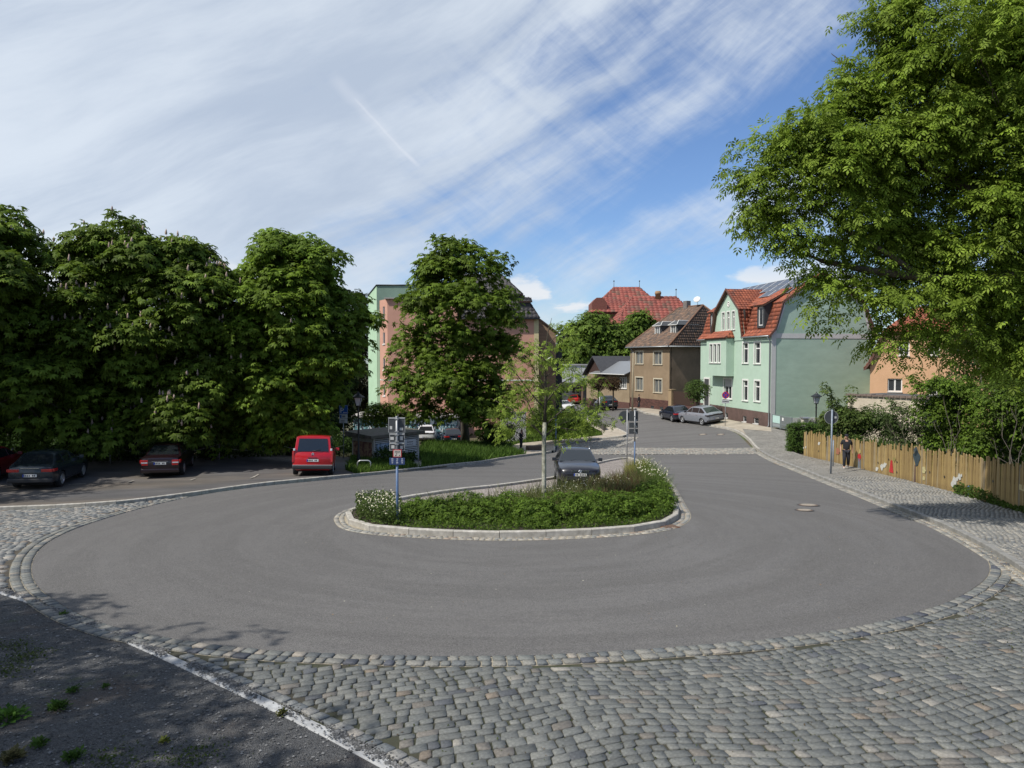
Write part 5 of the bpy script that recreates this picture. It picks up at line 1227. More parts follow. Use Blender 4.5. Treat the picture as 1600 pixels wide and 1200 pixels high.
def apartment():
    y0 = 76.; x = lambda px: (px-800)/FP*y0/CP*1.0; z = lambda py: H+PIX(800, py).z*(y0/PIX(800, py).y)
    X0, X1 = x(606), x(835); f = Face((X0, y0), (X1, y0), -2.); r = f.root('pink_apartment_block', 'pink apartment block with green stair tower behind the tall tree', 'building'); L = f.L
    PK = render_mat('salmon render', (.52,.285,.215), (.49,.265,.195), .05, .3); GR = render_mat('green render', (.40,.56,.40), (.37,.53,.37), .04); GR2 = render_mat('green render darkened as shade', (.17,.25,.20))  # second green is the tower front's shade put into its colour
    zl, zr_ = z(467)+2, z(497)+2; xs = x(715)-X0
    MB().box(0, xs, 0, 14, -3, zl).box(xs, L, 0, 14, -3, zr_).build('wall', PK, r)
    zw = z(594)+2; MB().box(-.02, L, -.03, -.002, zw-.06, zw+.06).build('band', TRIM, r)
    # angled bay on the left with small stair windows
    d = Vector((-.5, .87)); nL = 2.45; fa = Matrix.Translation((d.x*nL, d.y*nL, 0))@Matrix.Rotation(math.atan2(-d.y, -d.x), 4, 'Z')
    hs = []
    for yy in (487, 528, 569, 610): zc = z(yy)+2; hs.append((nL*.42, zc-.62, nL*.42+.62, zc+.62))
    MB(fa).holes([(0, -3), (nL, -3), (nL, zl), (0, zl)], hs, (0, 0, 0), (1, 0, 0), (0, 0, 1), .15).build('bay_wall', PK, r)
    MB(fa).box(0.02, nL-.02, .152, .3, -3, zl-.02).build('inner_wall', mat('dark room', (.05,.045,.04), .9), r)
    for h in hs: window(r, h, fa, 1, 0, .1, fw=.05); MB(fa).box(h[0]-.1, h[2]+.1, -.08, -.002, h[1]-.12, h[1]-.065).build('window_sill', TRIM, r)
    MB(fa).box(-.0, nL, -.02, -.002, zw-.06, zw+.06).build('band', TRIM, r)
    # green tower behind
    gy = 2.2; gx0 = -1.55; zt = z(445)+2.2
    MB().box(gx0, xs*.55, gy, gy+8, zl-1, zt).build('shaded_tower_front', GR2, r)
    g = MB(); g.box(gx0-.0, gx0+1, gy+.01, gy+5, -3, zl-1.001); d2 = Vector((-.45, .89)); n2 = 3.6
    fb = Matrix.Translation((gx0+d2.x*n2, gy+d2.y*n2, 0))@Matrix.Rotation(math.atan2(-d2.y, -d2.x), 4, 'Z')
    g.build('tower_core', GR, r)
    MB(fb).add([(0,0,-3),(n2,0,-3),(n2,0,zt),(0,0,zt-.9),(0,1,-3),(n2,1,-3),(n2,1,zt),(0,1,zt-.9)], [(0,1,2,3),(5,4,7,6),(3,2,6,7),(4,0,3,7)]).build('tower_wall', GR, r)
    MB(fb).tube([(0,-.03,zt-.9),(n2,-.03,zt)], .07, 5).build('roof_edge', DARKM, r)
    MB(fb).box(-1.0, -.35, .3, .9, -3, zt-1.8).box(-.35, -.02, .5, .9, -3, zt-1.5).build('balcony_stack', mat('grey green render', (.36,.45,.38), .9), r)
    MB().tube([(gx0-.05, gy-.05, zt), (xs*.55, gy-.05, zt)], .07, 5).build('roof_edge', DARKM, r)
    MB().box(-.3, xs, -.3, 14, zl, zl+.12).build('roof', mat('pale roof edge', (.33,.31,.29), .8), r)
    # dark mansard on the right part
    XA, XB = xs, L+.5; zM = z(463)+2; zU = z(437)+2.3
    plane_tiles('roof', [(XA, -.5, zr_-.02), (XB, -.5, zr_-.02), (XB-1.35, 1.4, zM), (XA, 1.4, zM)], DRK, r, .45, .5, .09)
    plane_tiles('roof', [(XB, -.5, zr_-.02), (XB, 14, zr_-.02), (XB-1.35, 12.5, zM), (XB-1.35, 1.4, zM)], DRK, r, .45, .5, .09)
    MB().box(XA, XB-1.5, 1.45, 12, zr_, zM+.25).build('attic_wall', DARKM, r)
    plane_tiles('roof', [(XA, .9, zM+.3), (XB-1.75, .9, zM+.3), (XB-4.2, 6, zU+1), (XA, 6, zU+1)], DRK, r, .45, .5, .09)
    plane_tiles('roof', [(XB-1.75, .9, zM+.3), (XB-1.75, 12, zM+.3), (XB-4.2, 7, zU+1), (XB-4.2, 6, zU+1)], DRK, r, .45, .5, .09)
    xd = x(812)-X0; MB().box(xd, xd+1.2, .3, 3, zr_+.5, zM-.15).build('dormer', mat('dark cladding', (.03,.03,.035), .7), r)
    plane_tiles('dormer_roof', [(xd-.1, .1, zM-.5), (xd+1.35, .1, zM-.5), (xd+1.3, 2.6, zM+.05), (xd-.1, 2.6, zM+.05)], DRK, r, .45, .5, .09)
    MB().tube([(XA, -.55, zr_-.08), (XB+.05, -.55, zr_-.08)], .09, 6).build('gutter', DARKM, r)
    MB().box(L-.05, L+.45, -.04, .5, -3, zr_-.12).build('yellow_strip', render_mat('pale yellow render', (.52,.45,.26)), r)
apartment()
def tan_gable():
    y0 = 82.; X = lambda px: (px-800)/FP*y0; z = lambda py: H+PIX(800, py).z*(y0/PIX(800, py).y)
    r = empty('tan_gable_house', 'house with a bare brownish gable wall right of the pink block', 'house', (X(838), y0, 0))
    a, b = 0, X(868.5)-X(838); MB().prism([(a, -3), (b, -3), (b, z(520)), (a, z(496))], 0, 9).build('gable_wall', mat('patched tan render', (.30,.20,.125), .9, col2=(.235,.155,.10), vscale=1.1, var=.12, stretch=(.6, 1, 2.5)), r)
    MB().add([(a-.1, -.2, z(496)+.05), (b+.3, -.2, z(522)), (b+.3, 9, z(522)), (a-.1, 9, z(496)+.05), (a-.1, -.2, z(496)+.25), (b+.3, -.2, z(522)+.2), (b+.3, 9, z(522)+.2), (a-.1, 9, z(496)+.25)], [(0,3,2,1),(4,5,6,7),(0,1,5,4),(1,2,6,5),(2,3,7,6),(3,0,4,7)]).build('roof', mat('dark roof', (.05,.035,.03), .8), r)
    MB().box(b+.02, b+.8, 1, 8, -3, z(545)).build('side_shed', mat('dark cladding', (.03,.03,.035), .7), r)
tan_gable()

def orange_house():
    s = 20.; A = AT(1359, 610, s); f = Face((A.x, A.y), (A.x+6.9, A.y-3.9), .5); r = f.root('orange_house', 'orange house with red half hipped roof half hidden by the garden bushes'); L = f.L
    OR = render_mat('orange render', (.62,.38,.225), (.59,.36,.21), .04)
    ze = f.uz(1359, 545)[1]; zt = f.uz(1420, 519)[1]; xk0 = .95; xk1 = L-.95; zk = zt
    W = [f.rect(1403.5,534,1421.5,555.5), f.rect(1449.5,534.5,1469.5,555.5), f.rect(1386.5,591.5,1410,612), f.rect(1449.5,593,1480,617.5)]
    MB().holes([(0, -1), (L, -1), (L, ze-1.2), (xk1+.4, ze+.2), (xk1, zt), (xk0, zt), (xk0-.4, ze+.2), (0, ze-1.2)], W, (0, 0, 0), (1, 0, 0), (0, 0, 1), .16).build('facade', OR, r)
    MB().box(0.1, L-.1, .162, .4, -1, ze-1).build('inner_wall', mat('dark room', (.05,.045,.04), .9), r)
    for w in W: window(r, w, I4, 2, 0, .15, fw=.08, pane=GLASS)
    MB().box(0, .2, .41, 10, -1, ze-1.2).box(L-.2, L, .41, 10, -1, ze-1.2).build('side_wall', OR, r)
    pr = [(-.42, ze-1.55), (-.05, ze-1.0), (xk0-.5, ze+.25), (xk0-.12, zt+.02)]
    for (a, b), (c, e) in zip(pr, pr[1:]):
        plane_tiles('roof', [(a, 10, b), (a, -.3, b), (c, -.3, e), (c, 10, e)], RED, r)
        plane_tiles('roof', [(L-a, -.3, b), (L-a, 10, b), (L-c, 10, e), (L-c, -.3, e)], RED, r)
    vb = MB(); 
    for sg in (0, 1):
        vb = MB()
        for (a, b), (c, e) in zip(pr, pr[1:]):
            xa, xc = (a, c) if not sg else (L-a, L-c)
            vb.add([(xa-.06, -.36, b-.14), (xa+.1, -.36, b-.1), (xc+.1, -.36, e-.1), (xc-.06, -.36, e-.0), (xa-.06, -.3, b-.14), (xa+.1, -.3, b-.1), (xc+.1, -.3, e-.1), (xc-.06, -.3, e)], [(0,1,2,3),(7,6,5,4),(0,4,5,1),(2,6,7,3),(3,7,4,0),(1,5,6,2)])
        vb.build('verge_board', mat('brown verge', (.12,.055,.04), .7), r)
    P = [(xk0-.2, -.4, zt), (xk1+.2, -.4, zt), (L/2+.9, 3.4, zt+2.1), (L/2-.9, 3.4, zt+2.1)]
    plane_tiles('roof', P, RED, r)
    plane_tiles('roof', [(xk0-.2, 10, zt), (xk0-.2, -.4, zt), (L/2-.9, 3.4, zt+2.1), (L/2-.9, 10, zt+2.1)], RED, r); plane_tiles('roof', [(xk1+.2, -.4, zt), (xk1+.2, 10, zt), (L/2+.9, 10, zt+2.1), (L/2+.9, 3.4, zt+2.1)], RED, r)
    MB().box(L/2-.9, L/2+.9, 3.4, 10, zt+2, zt+2.16).build('ridge', mat('ridge tile', (.16,.085,.05), .8), r)
orange_house()
def cream_wall():
    A, B = AT(1325, 615, 22.4), AT(1445, 616, 24.6); f = Face((A.x, A.y), (B.x, B.y), 0.); r = f.root('cream_garage', 'cream rendered garage wall below the orange house', 'garage')
    zt = A.z; MB().box(0, f.L, 0, 4.5, -.5, zt-.12).build('wall', render_mat('cream render', (.52,.46,.36), (.46,.40,.31), .1), r)
    V = MB(); x = -.1
    while x < f.L: V.box(x, x+.36, -.12, .4, zt-.12, zt-.02+random.uniform(0, .05)); x += .38
    V.build('coping', mat('coping tile', (.16,.12,.10), .85, var=.3, vscale=5), r)
    MB().box(0, f.L, .4, 4.5, zt-.12, zt-.06).build('roof', mat('roofing felt', (.07,.075,.08), .8), r)
cream_wall()
def garage_row():
    GRF = bpy.data.materials.new('graffiti'); GRF.use_nodes = True; t = NT(GRF.node_tree); P = vcoord(t)
    n = t.noise(t.map(P, scale=(1.3, 1, .9)), 1.5, 3, .5, 2.2); n2 = t.noise(t.map(P, loc=(4, 0, 2)), 2.1, 3, .5, 2.8)
    c = t.mix(t.mr(n, .46, .50), (.05,.06,.07), (.10,.30,.33)); c = t.mix(t.mr(n, .54, .56), c, (.62,.66,.66)); c = t.mix(t.mr(n2, .60, .62), c, (.10,.055,.14)); c = t.mix(t.mr(n2, .36, .33), c, (.30,.50,.52))
    b = t.n('ShaderNodeBsdfPrincipled', {'Base Color': c, 'Roughness': .8}); t.n('ShaderNodeOutputMaterial', {0: b.outputs[0]})
    A, B = AT(552, 652, 15.2), AT(715, 652, 15.2); f = Face((A.x, A.y), (B.x, B.y), -4.); r = f.root('garage_row', 'low flat roofed garages sprayed with teal and white graffiti', 'garages')
    zt = A.z+4; MB().box(0, f.L, 0, 5, 0, zt).build('wall', GRF, r); MB().box(-.3, f.L+.3, -.35, 5.2, zt, zt+.18).build('roof', mat('pale roof edge', (.33,.31,.29), .8), r)
    G2 = bpy.data.materials.new('scrawled wall'); G2.use_nodes = True; t = NT(G2.node_tree); P = vcoord(t)
    n = t.n('ShaderNodeTexWave', {'Vector': t.map(P, rot=(0, .5, 0)), 'Scale': 2.2, 'Distortion': 9., 'Detail': 3.}).outputs['Fac']
    c = t.mix(t.mr(n, .35, .55), (.035,.035,.045), (.46,.46,.46)); b = t.n('ShaderNodeBsdfPrincipled', {'Base Color': c, 'Roughness': .8}); t.n('ShaderNodeOutputMaterial', {0: b.outputs[0]})
    A, B = AT(782, 645, 16.5), AT(822, 645, 16.5); f = Face((A.x, A.y), (B.x, B.y), -4.); r = f.root('scrawled_wall', 'pale wall scrawled all over in black beside the grass path', 'wall'); MB().box(0, f.L, 0, .3, 0, A.z+4).build('panel', G2, r); MB().box(-.05, f.L+.05, -.05, .35, A.z+4, A.z+4.08).build('coping', ZINC, r)
garage_row()

# ---------------------------------------------------------------- transformer cabin
def cabin():
    K0, K1 = G(584, 723), G(655, 717.5); f = Face(K0, K1, h1(K0.x, K0.y)); L = f.L; D = 2.0
    r = f.root('transformer_cabin', 'small flat roofed transformer cabin with louvred doors behind the bus stop sign', 'cabin'); zt = f.uz(584, 685)[1]
    CON = mat('cabin render', (.40,.39,.35), .85, var=.1, col2=(.33,.31,.27), vscale=2)
    MB().box(0, .12, 0, D, -.3, zt).box(L-.12, L, 0, D, -.3, zt).box(.12, L-.12, 0, D, -.3, .12).box(.12, L-.12, .1, D, .12, zt).build('wall', CON, r)
    DK = mat('dark gap', (.015,.015,.015), .8); MB().box(.125, L-.125, .06, .099, .125, zt-.01).build('door_back', DK, r)
    SL = mat('grey louvre', (.50,.50,.47), .6, var=.08)
    n = 12; hgt = (zt-.16)/n; me = None
    for i in range(n):
        z = .14+i*hgt
        for k, (a, b) in enumerate(((.14, L*.5-.015), (L*.5+.015, L-.14))):
            m = MB(); m.add([(a, .05, z+hgt*.50), (b, .05, z+hgt*.50), (b, -.012, z), (a, -.012, z), (a, .056, z+hgt*.54), (b, .056, z+hgt*.54), (b, -.006, z+.01), (a, -.006, z+.01)], [(0,3,2,1),(4,5,6,7),(3,0,4,7),(1,2,6,5),(2,3,7,6),(0,1,5,4)]); m.build('slat', SL, r)
    # posters: pale blue map sheet and the yellow warning triangle
    MB().box(.2, L*.42, -.022, -.014, .62, 1.05).build('poster', mat('pale blue poster', (.36,.44,.52), .6, col2=(.10,.16,.24), vscale=5, vdetail=2), r)
    pw = MB().box(L*.56, L*.92, -.022, -.014, .72, 1.08).build('notice', mat('white notice', (.5,.5,.5), .6), r)
    MB().prism([(L*.60, .80), (L*.67, .80), (L*.635, .98)], -.03, -.0225).build('warning_triangle', mat('yellow sign', (.75,.50,.02), .5), pw)
    k = MB(); 
    for i in range(7): x = L*.72+i*.07; k.box(x, x+.035, -.028, -.0225, .92, 1.0-.02*(i % 2)); k.box(x-.01, x+.03, -.028, -.0225, .79, .85-.015*(i % 3))
    k.build('lettering', DARKM, pw)
    MB().box(-.035, -.003, .15, D-.15, .15, zt-.25).build('sprayed_panel', mat('tan sprayed door', (.30,.20,.12), .8, col2=(.12,.04,.035), vscale=5, vdetail=3), r)
    ro = MB(); ro.add([(-.35, -.22, zt+.0), (L+.3, -.22, zt-.0), (L+.3, D+.25, zt+.0), (-.35, D+.25, zt), (-.35, -.22, zt+.17), (L+.3, -.22, zt+.17), (L+.3, D+.25, zt+.3), (-.35, D+.25, zt+.3)], [(0,3,2,1),(4,5,6,7),(0,1,5,4),(1,2,6,5),(2,3,7,6),(3,0,4,7)])
    ro.build('roof', mat('weathered roof slab', (.12,.10,.085), .9, col2=(.07,.075,.05), vscale=2.5, var=.25), r)
cabin()
# cobbled strip before it
patch('cabin_forecourt', P_([(632,736),(648,722),(668,720),(694,726),(702,729)]), .05, SETT_LIGHT, .6)
# ---------------------------------------------------------------- cars
TYRE = mat('tyre rubber', (.018,.018,.019), .85); RIM = mat('alloy rim', (.50,.51,.52), .35, metal=.85); CGL = mat('car window glass', (.012,.015,.017), .04, spec=.9)
BLKP = mat('black plastic', (.022,.022,.024), .55); CHR = mat('chrome', (.70,.71,.72), .18, metal=1.); LAMPG = mat('headlamp glass', (.55,.58,.60), .08, spec=1.); TAIL = mat('tail lamp red', (.42,.012,.012), .2, spec=.8); PLT = mat('number plate', (.62,.62,.60), .5); UNDER = mat('underbody', (.008,.008,.008), .9)
SPEC = {
 'estate': dict(L=4.77, W=1.82, H=1.48, hz_=[(2.38,.60,.36,.58),(2.33,.74,.27,.68),(2.2,.84,.22,.735),(1.85,.895,.2,.81),(1.35,.91,.19,.885),(.85,.91,.19,.945),(-.6,.91,.19,.965),(-1.6,.905,.2,.985),(-2.1,.88,.24,.99),(-2.32,.82,.3,.95),(-2.38,.70,.38,.86)], cab=(.98,.93,.12,1.41,-1.55,1.44,-2.24,.97), wf=1.40, wr=-1.33, wt=.60),
 'hatch': dict(L=4.45, W=1.80, H=1.44, hz_=[(2.22,.60,.34,.60),(2.18,.76,.26,.70),(2.0,.86,.2,.78),(1.5,.895,.19,.86),(.85,.90,.19,.935),(-.6,.90,.19,.97),(-1.6,.89,.21,1.0),(-2.0,.86,.25,1.0),(-2.17,.80,.32,.92),(-2.22,.68,.38,.82)], cab=(.95,.93,.15,1.38,-1.25,1.40,-2.02,.99), wf=1.32, wr=-1.30, wt=.58),
 'saloon': dict(L=4.6, W=1.75, H=1.43, hz_=[(2.3,.60,.36,.60),(2.26,.74,.28,.70),(2.05,.83,.22,.77),(1.5,.87,.2,.85),(.85,.875,.2,.92),(-.6,.875,.2,.95),(-1.5,.87,.22,.985),(-2.05,.84,.25,.985),(-2.25,.79,.3,.94),(-2.3,.70,.36,.80)], cab=(.92,.92,.18,1.37,-.85,1.40,-1.62,.985), wf=1.36, wr=-1.22, wt=.56),
 'van': dict(L=4.38, W=1.81, H=1.80, hz_=[(2.19,.60,.36,.66),(2.13,.78,.28,.80),(1.95,.86,.22,.90),(1.55,.895,.2,.98),(1.2,.90,.2,1.06),(-.6,.905,.2,1.08),(-1.7,.905,.22,1.08),(-2.05,.89,.25,1.08),(-2.15,.86,.30,1.05),(-2.19,.80,.36,.98)], cab=(1.38,1.0,.62,1.66,-2.0,1.76,-2.14,1.04), wf=1.36, wr=-1.37, wt=.72),
 'suv': dict(L=4.65, W=1.90, H=1.62, hz_=[(2.32,.64,.40,.68),(2.27,.80,.32,.82),(2.1,.90,.26,.92),(1.55,.94,.24,1.0),(.9,.95,.24,1.06),(-.6,.95,.24,1.08),(-1.65,.945,.25,1.12),(-2.1,.91,.3,1.12),(-2.27,.85,.36,1.04),(-2.32,.74,.42,.92)], cab=(1.0,1.04,.25,1.54,-1.2,1.58,-2.08,1.10), wf=1.42, wr=-1.40, wt=.62)}
def paint(name, c, metal=.3, rough=.28): return mat(name, c, rough, metal=metal, coat=.5, var=.05, vscale=1.5)
_hull = {}
def hull_mesh(kind):
    if kind in _hull: return _hull[kind]
    S = SPEC[kind]; V = []; st = S['hz_']; n = 14
    xs = []; 
    for i, (x, w, zl, zt) in enumerate(st):
        cr = .045 if abs(x) < 2.25 else .02
        half = [(0., zl), (w*.80, zl), (w*.955, zl+.07), (w*.995, zl+(zt-zl)*.38), (w, zl+(zt-zl)*.62), (w*.985, zt-.09), (w*.93, zt-.015), (w*.55, zt+cr*.8), (0, zt+cr)]
        ring = [(x, -y, z) for y, z in half]+[(x, y, z) for y, z in half[-2:0:-1]]
        V += ring; n = len(ring)
    F = []
    for i in range(len(st)-1):
        for k in range(n): F.append((i*n+k, i*n+(k+1) % n, (i+1)*n+(k+1) % n, (i+1)*n+k))
    F.append(tuple(range(n-1, -1, -1))); F.append(tuple((len(st)-1)*n+k for k in range(n)))
    me = bpy.data.meshes.new('body'); me.from_pydata(V, [], F); me.polygons.foreach_set('use_smooth', [True]*len(F)); me.update()
    # sink the wheel arches
    ob = bpy.data.objects.new('tmp', me); COL.objects.link(ob); tmp = []
    for wx in (S['wf'], S['wr']):
        for sy in (-1, 1):
            m = MB(Matrix.Translation((wx, sy*(S['W']/2-.10), .33))@Matrix.Rotation(math.pi/2, 4, 'X')); m.lathe([(.375, -.17), (.375, .17)], 28, smooth=False); c = m.build('tmpc', None); tmp.append(c)
            b = ob.modifiers.new('b', 'BOOLEAN'); b.operation = 'DIFFERENCE'; b.object = c; b.solver = 'EXACT'
    bpy.context.view_layer.update(); dg = bpy.context.evaluated_depsgraph_get(); res = bpy.data.meshes.new_from_object(ob.evaluated_get(dg))
    res.name = 'body'
    for o in tmp+[ob]: bpy.data.objects.remove(o)
    sm = [p.normal.y**2 < 2 for p in res.polygons]; res.polygons.foreach_set('use_smooth', sm); res.set_sharp_from_angle(angle=math.radians(38)); res.update()
    _hull[kind] = res; return res
def car(kind, name, label, pnt, pos, head, detail=2, rails=None, group=None, tailz=None, front=True, rim=RIM, bump=None, slim=False):
    S = SPEC[kind]; Wd = S['W']/2; L = S['L']/2
    x, y = pos; d = Vector((math.cos(head), math.sin(head))); n = Vector((-d.y, d.x))
    hf = h1(x+d.x*1.4, y+d.y*1.4); hr = h1(x-d.x*1.4, y-d.y*1.4); hl = h1(x+n.x*.8, y+n.y*.8); hq = h1(x-n.x*.8, y-n.y*.8)
    X = Vector((d.x*2.8, d.y*2.8, hf-hr)).normalized(); Y = Vector((n.x*1.6, n.y*1.6, hl-hq)); Y = (Y-X*Y.dot(X)).normalized(); Z = X.cross(Y)
    root = empty(name, label, 'van' if kind == 'van' else 'car', (0, 0, 0), 0, group)
    M = Matrix((X, Y, Z)).transposed().to_4x4(); root.matrix_world = Matrix.Translation((x, y, (hf+hr)/2+(bump or .012)))@M
    body = link('body', hull_mesh(kind).copy(), pnt, root)
    xa, za, xb, zb, xc, zc, xd, zd = S['cab']; wt = S['wt']; wb = Wd*.90; zmax = S['H']; zbel = (za+zd)/2
    def yy(z): return wb+(wt-wb)*(z-zbel)/(zmax-zbel)
    xm = (xb+xc)/2; prof = [(xa+.05, za-.05), (xb, zb), ((xb*2+xm)/3, zb+(zmax-zb)*.75), (xm, zmax-.01), (xc, zc), (xd-.03, zd-.06)]
    c = MB(); V = []; F = []
    for px_, pz in prof: 
        w = yy(pz); cr = .03 if pz > zbel+.2 else 0
        V += [(px_, -w, pz), (px_, -w*.55, pz+cr), (px_, 0, pz+cr*1.3), (px_, w*.55, pz+cr), (px_, w, pz)]
    m = len(prof)
    for i in range(m-1):
        for k in range(4): F.append((i*5+k, (i+1)*5+k, (i+1)*5+k+1, i*5+k+1))
    nb = len(V); V += [(p[0], -yy(zbel-.1), zbel-.1) for p in prof]+[(p[0], yy(zbel-.1), zbel-.1) for p in prof]
    for i in range(m-1): F.append((i*5, nb+i, nb+i+1, (i+1)*5)); F.append((i*5+4, (i+1)*5+4, nb+m+i+1, nb+m+i))
    c.add(V, F, False); ro = c.build('cabin', pnt, root, bevel=.035)
    for p in ro.data.polygons: p.use_smooth = True
    ro.data.set_sharp_from_angle(angle=math.radians(50))
    def pane(nm, P, o=.012, par=root, mt=CGL):
        P = [Vector(p) for p in P]; nn = (P[1]-P[0]).cross(P[-1]-P[0]).normalized()*o
        MB().add([p+nn for p in P]+[p-nn for p in P], [tuple(range(len(P))), tuple(range(2*len(P)-1, len(P)-1, -1))]+[(i, len(P)+i, len(P)+(i+1) % len(P), (i+1) % len(P)) for i in range(len(P))]).build(nm, mt, par)
    def lerp(p, q, t): return p+(q-p)*t
    def quadw(x0, z0, x1, z1, a, b, ins, crown=.02):
        P = []
        for t, s in ((a, -1), (a, 1), (b, 1), (b, -1)):
            z = lerp(z0, z1, t); P.append((lerp(x0, x1, t), s*(yy(z)-ins), z+.0))
        return P
    ws = quadw(xa+.05, za-.05, xb, zb, .10, .93, .07); up = .03
    def lift(P, amt): return [(p[0], p[1], p[2]) for p in P]
    pane('windscreen', [ws[0], ws[1], ws[2], ws[3]], .03)
    rw = quadw(xd-.03, zd-.06, xc, zc, .16, .90, .09 if kind != 'van' else .12); pane('rear_window', [rw[1], rw[0], rw[3], rw[2]], .03)
    # side windows
    def roofz(x_):
        for (x0, z0), (x1, z1) in zip(prof, prof[1:]):
            if x1 <= x_ <= x0: return z0+(z1-z0)*(x_-x0)/(x1-x0)
        return zbel
    cuts = [xa-.22, .02, -.95, min(-1.1, xd+.30)] if kind in ('estate', 'van', 'suv') else [xa-.2, .0, -.88, xd+.28]
    if kind == 'estate': cuts = [xa-.22, .0, -.98, xd+.30]
    for s in (-1, 1):
        for a, b in zip(cuts, cuts[1:]):
            if a-b < .12: continue
            P = []
            x0, x1 = a-.03, b+.03; zb_ = zbel+.045
            tops = [(q, max(zb_+.02, roofz(q)-.075)) for q in np.linspace(x0, x1, 6)]
            P = [(x0, zb_)]+[(q, z) for q, z in tops]+[(x1, zb_)]
            P = [(q, s*(yy(z)), z) for q, z in P]
            if s < 0: P = P[::-1]
            pane('side_window', P, .012)
    # wheels
    for wx in (S['wf'], S['wr']):
        for s in (-1, 1):
            wm = MB(Matrix.Translation((wx, s*(Wd-.115), .325))@Matrix.Rotation(-s*math.pi/2, 4, 'X'))
            wm.lathe([(.20, -.1), (.30, -.105), (.325, -.08), (.325, .08), (.30, .105), (.21, .10), (.20, .06)], 24); w_ = wm.build('wheel', TYRE, root)
            r_ = MB(Matrix.Translation((wx, s*(Wd-.115), .325))@Matrix.Rotation(-s*math.pi/2, 4, 'X')); r_.lathe([(.205, .05), (.222, .102), (.20, .108), (.19, .07)], 24)
            for k in range(5):
                a = k*2*math.pi/5; ca, sa = math.cos(a), math.sin(a); q = [( .03, -.03), (.2, -.035), (.2, .035), (.03, .03)]
                r_.prism([(ca*u-sa*v, sa*u+ca*v) for u, v in q], .07, .098, 'z')
            r_.lathe([(.05, .07), (.05, .105), (.02, .108)], 10); r_.build('rim', rim, w_)
            b_ = MB(Matrix.Translation((wx, s*(Wd-.115), .325))@Matrix.Rotation(-s*math.pi/2, 4, 'X')); b_.lathe([(.19, .02), (.19, .03)], 16); b_.build('brake_disc', UNDER, w_)
    MB().box(-L+.35, L-.4, -Wd+.22, Wd-.22, .17, .40).build('underbody', UNDER, root)
    # mirrors, handles
    for s in (-1, 1):
        mx = xa-.25; mm = MB(); mm.tube([(mx, s*(yy(zbel)-.03), zbel+.05), (mx+.02, s*(Wd+.02), zbel+.07)], .025, 6); mm.box(mx-.05, mx+.06, min(s*(Wd-.0), s*(Wd+.17)), max(s*(Wd-.0), s*(Wd+.17)), zbel+.0, zbel+.14, .0); o = mm.build('mirror', pnt if not slim else BLKP, root, bevel=.02)
        for hx in (cuts[1]+.12, cuts[2]+.12):
            MB().box(hx, hx+.16, min(s*(Wd-.005), s*(Wd+.012)), max(s*(Wd-.005), s*(Wd+.012)), zbel-.16, zbel-.13).build('handle', BLKP if kind == 'van' else pnt, root)
    MB().box(-S['wf']*0-1.0, .9, -Wd+.012, -Wd+.022, .25, .30).box(-1.0, .9, Wd-.022, Wd-.012, .25, .30).build('sill_trim', BLKP, root)
    st = S['hz_']; zf = st[1][3]; zr = st[-2][3]
    def plate(xp, z, s, w=.26):
        MB().box(min(xp, xp+s*.012), max(xp, xp+s*.012), -w, w, z-.055, z+.055).build('number_plate', PLT, root)
        k = MB()
        for i in range(7):
            if i in (2,): continue
            y0 = -w+.07+i*.062; k.box(min(xp+s*.0125, xp+s*.015), max(xp+s*.0125, xp+s*.015), y0, y0+.036, z-.032, z+.034)
        pl = [o for o in root.children if o.name.startswith('number_plate')][-1]; k.build('lettering', DARKM, pl)
        MB().box(min(xp+s*.0125, xp+s*.015), max(xp+s*.0125, xp+s*.015), (w-.045) if s < 0 else -w, w if s < 0 else -w+.045, z-.055, z+.055).build('blue_field', mat('blue field', (.01,.05,.35), .5), pl)
    # front end
    def wedge(nm, P, mt, dx, par=root): MB().add([p for p in P]+[(p[0]-dx, p[1], p[2]) for p in P], [tuple(range(len(P))), tuple(range(2*len(P)-1, len(P)-1, -1))]+[(i, len(P)+i, len(P)+(i+1) % len(P), (i+1) % len(P)) for i in range(len(P))]).build(nm, mt, par)
    for s in (-1, 1):
        w1 = st[1][1]; w2 = st[2][1]
        P = [(L-.02, s*w1*.55, zf-.13), (L-.05, s*w1*.97, zf-.10), (st[3][0]+.18, s*(w2+.012), zf+.005), (st[2][0]-.02, s*w2*.93, zf+.045), (L-.08, s*w1*.60, zf-.0)]
        if s < 0: P = P[::-1]
        MB().add(P+[(p[0]-.14, p[1]*.93, p[2]-.02) for p in P], [(0,1,2,3,4), (9,8,7,6,5)]+[(i, 5+i, 5+(i+1) % 5, (i+1) % 5) for i in range(5)]).build('headlight', LAMPG, root)
    wedge('grille', [(L+.008, -.36, zf-.13), (L+.008, .36, zf-.13), (L-.03, .40, zf-.0), (L-.03, -.40, zf-.0)], BLKP, .08)
    MB().box(L-.07, L+.018, -.56, .56, zf-.40, zf-.24).build('air_intake', BLKP, root)
    g = MB(); g.box(L-.02, L+.02, -.36, .36, zf-.085, zf-.07).box(L-.03, L+.012, -.37, .37, zf-.035, zf-.022); g.build('grille_bar', CHR, root)
    plate(L+.02, zf-.20, 1)
    if kind == 'estate':
        bd = MB(Matrix.Translation((L+.015, 0, zf-.055))@Matrix.Rotation(math.pi/2, 4, 'Y')); bd.lathe([(.066, 0), (.066, .014), (.054, .016), (.054, .004)], 20)
        e = MB(); e.tube([(L+.03, -.028, zf-.015), (L+.03, 0, zf-.052), (L+.03, .028, zf-.015)], .006, 5); e.tube([(L+.03, -.048, zf-.045), (L+.03, -.022, zf-.10), (L+.03, 0, zf-.065), (L+.03, .022, zf-.10), (L+.03, .048, zf-.045)], .006, 5)
        b = bd.build('badge', CHR, root); e.build('badge_letters', CHR, b)
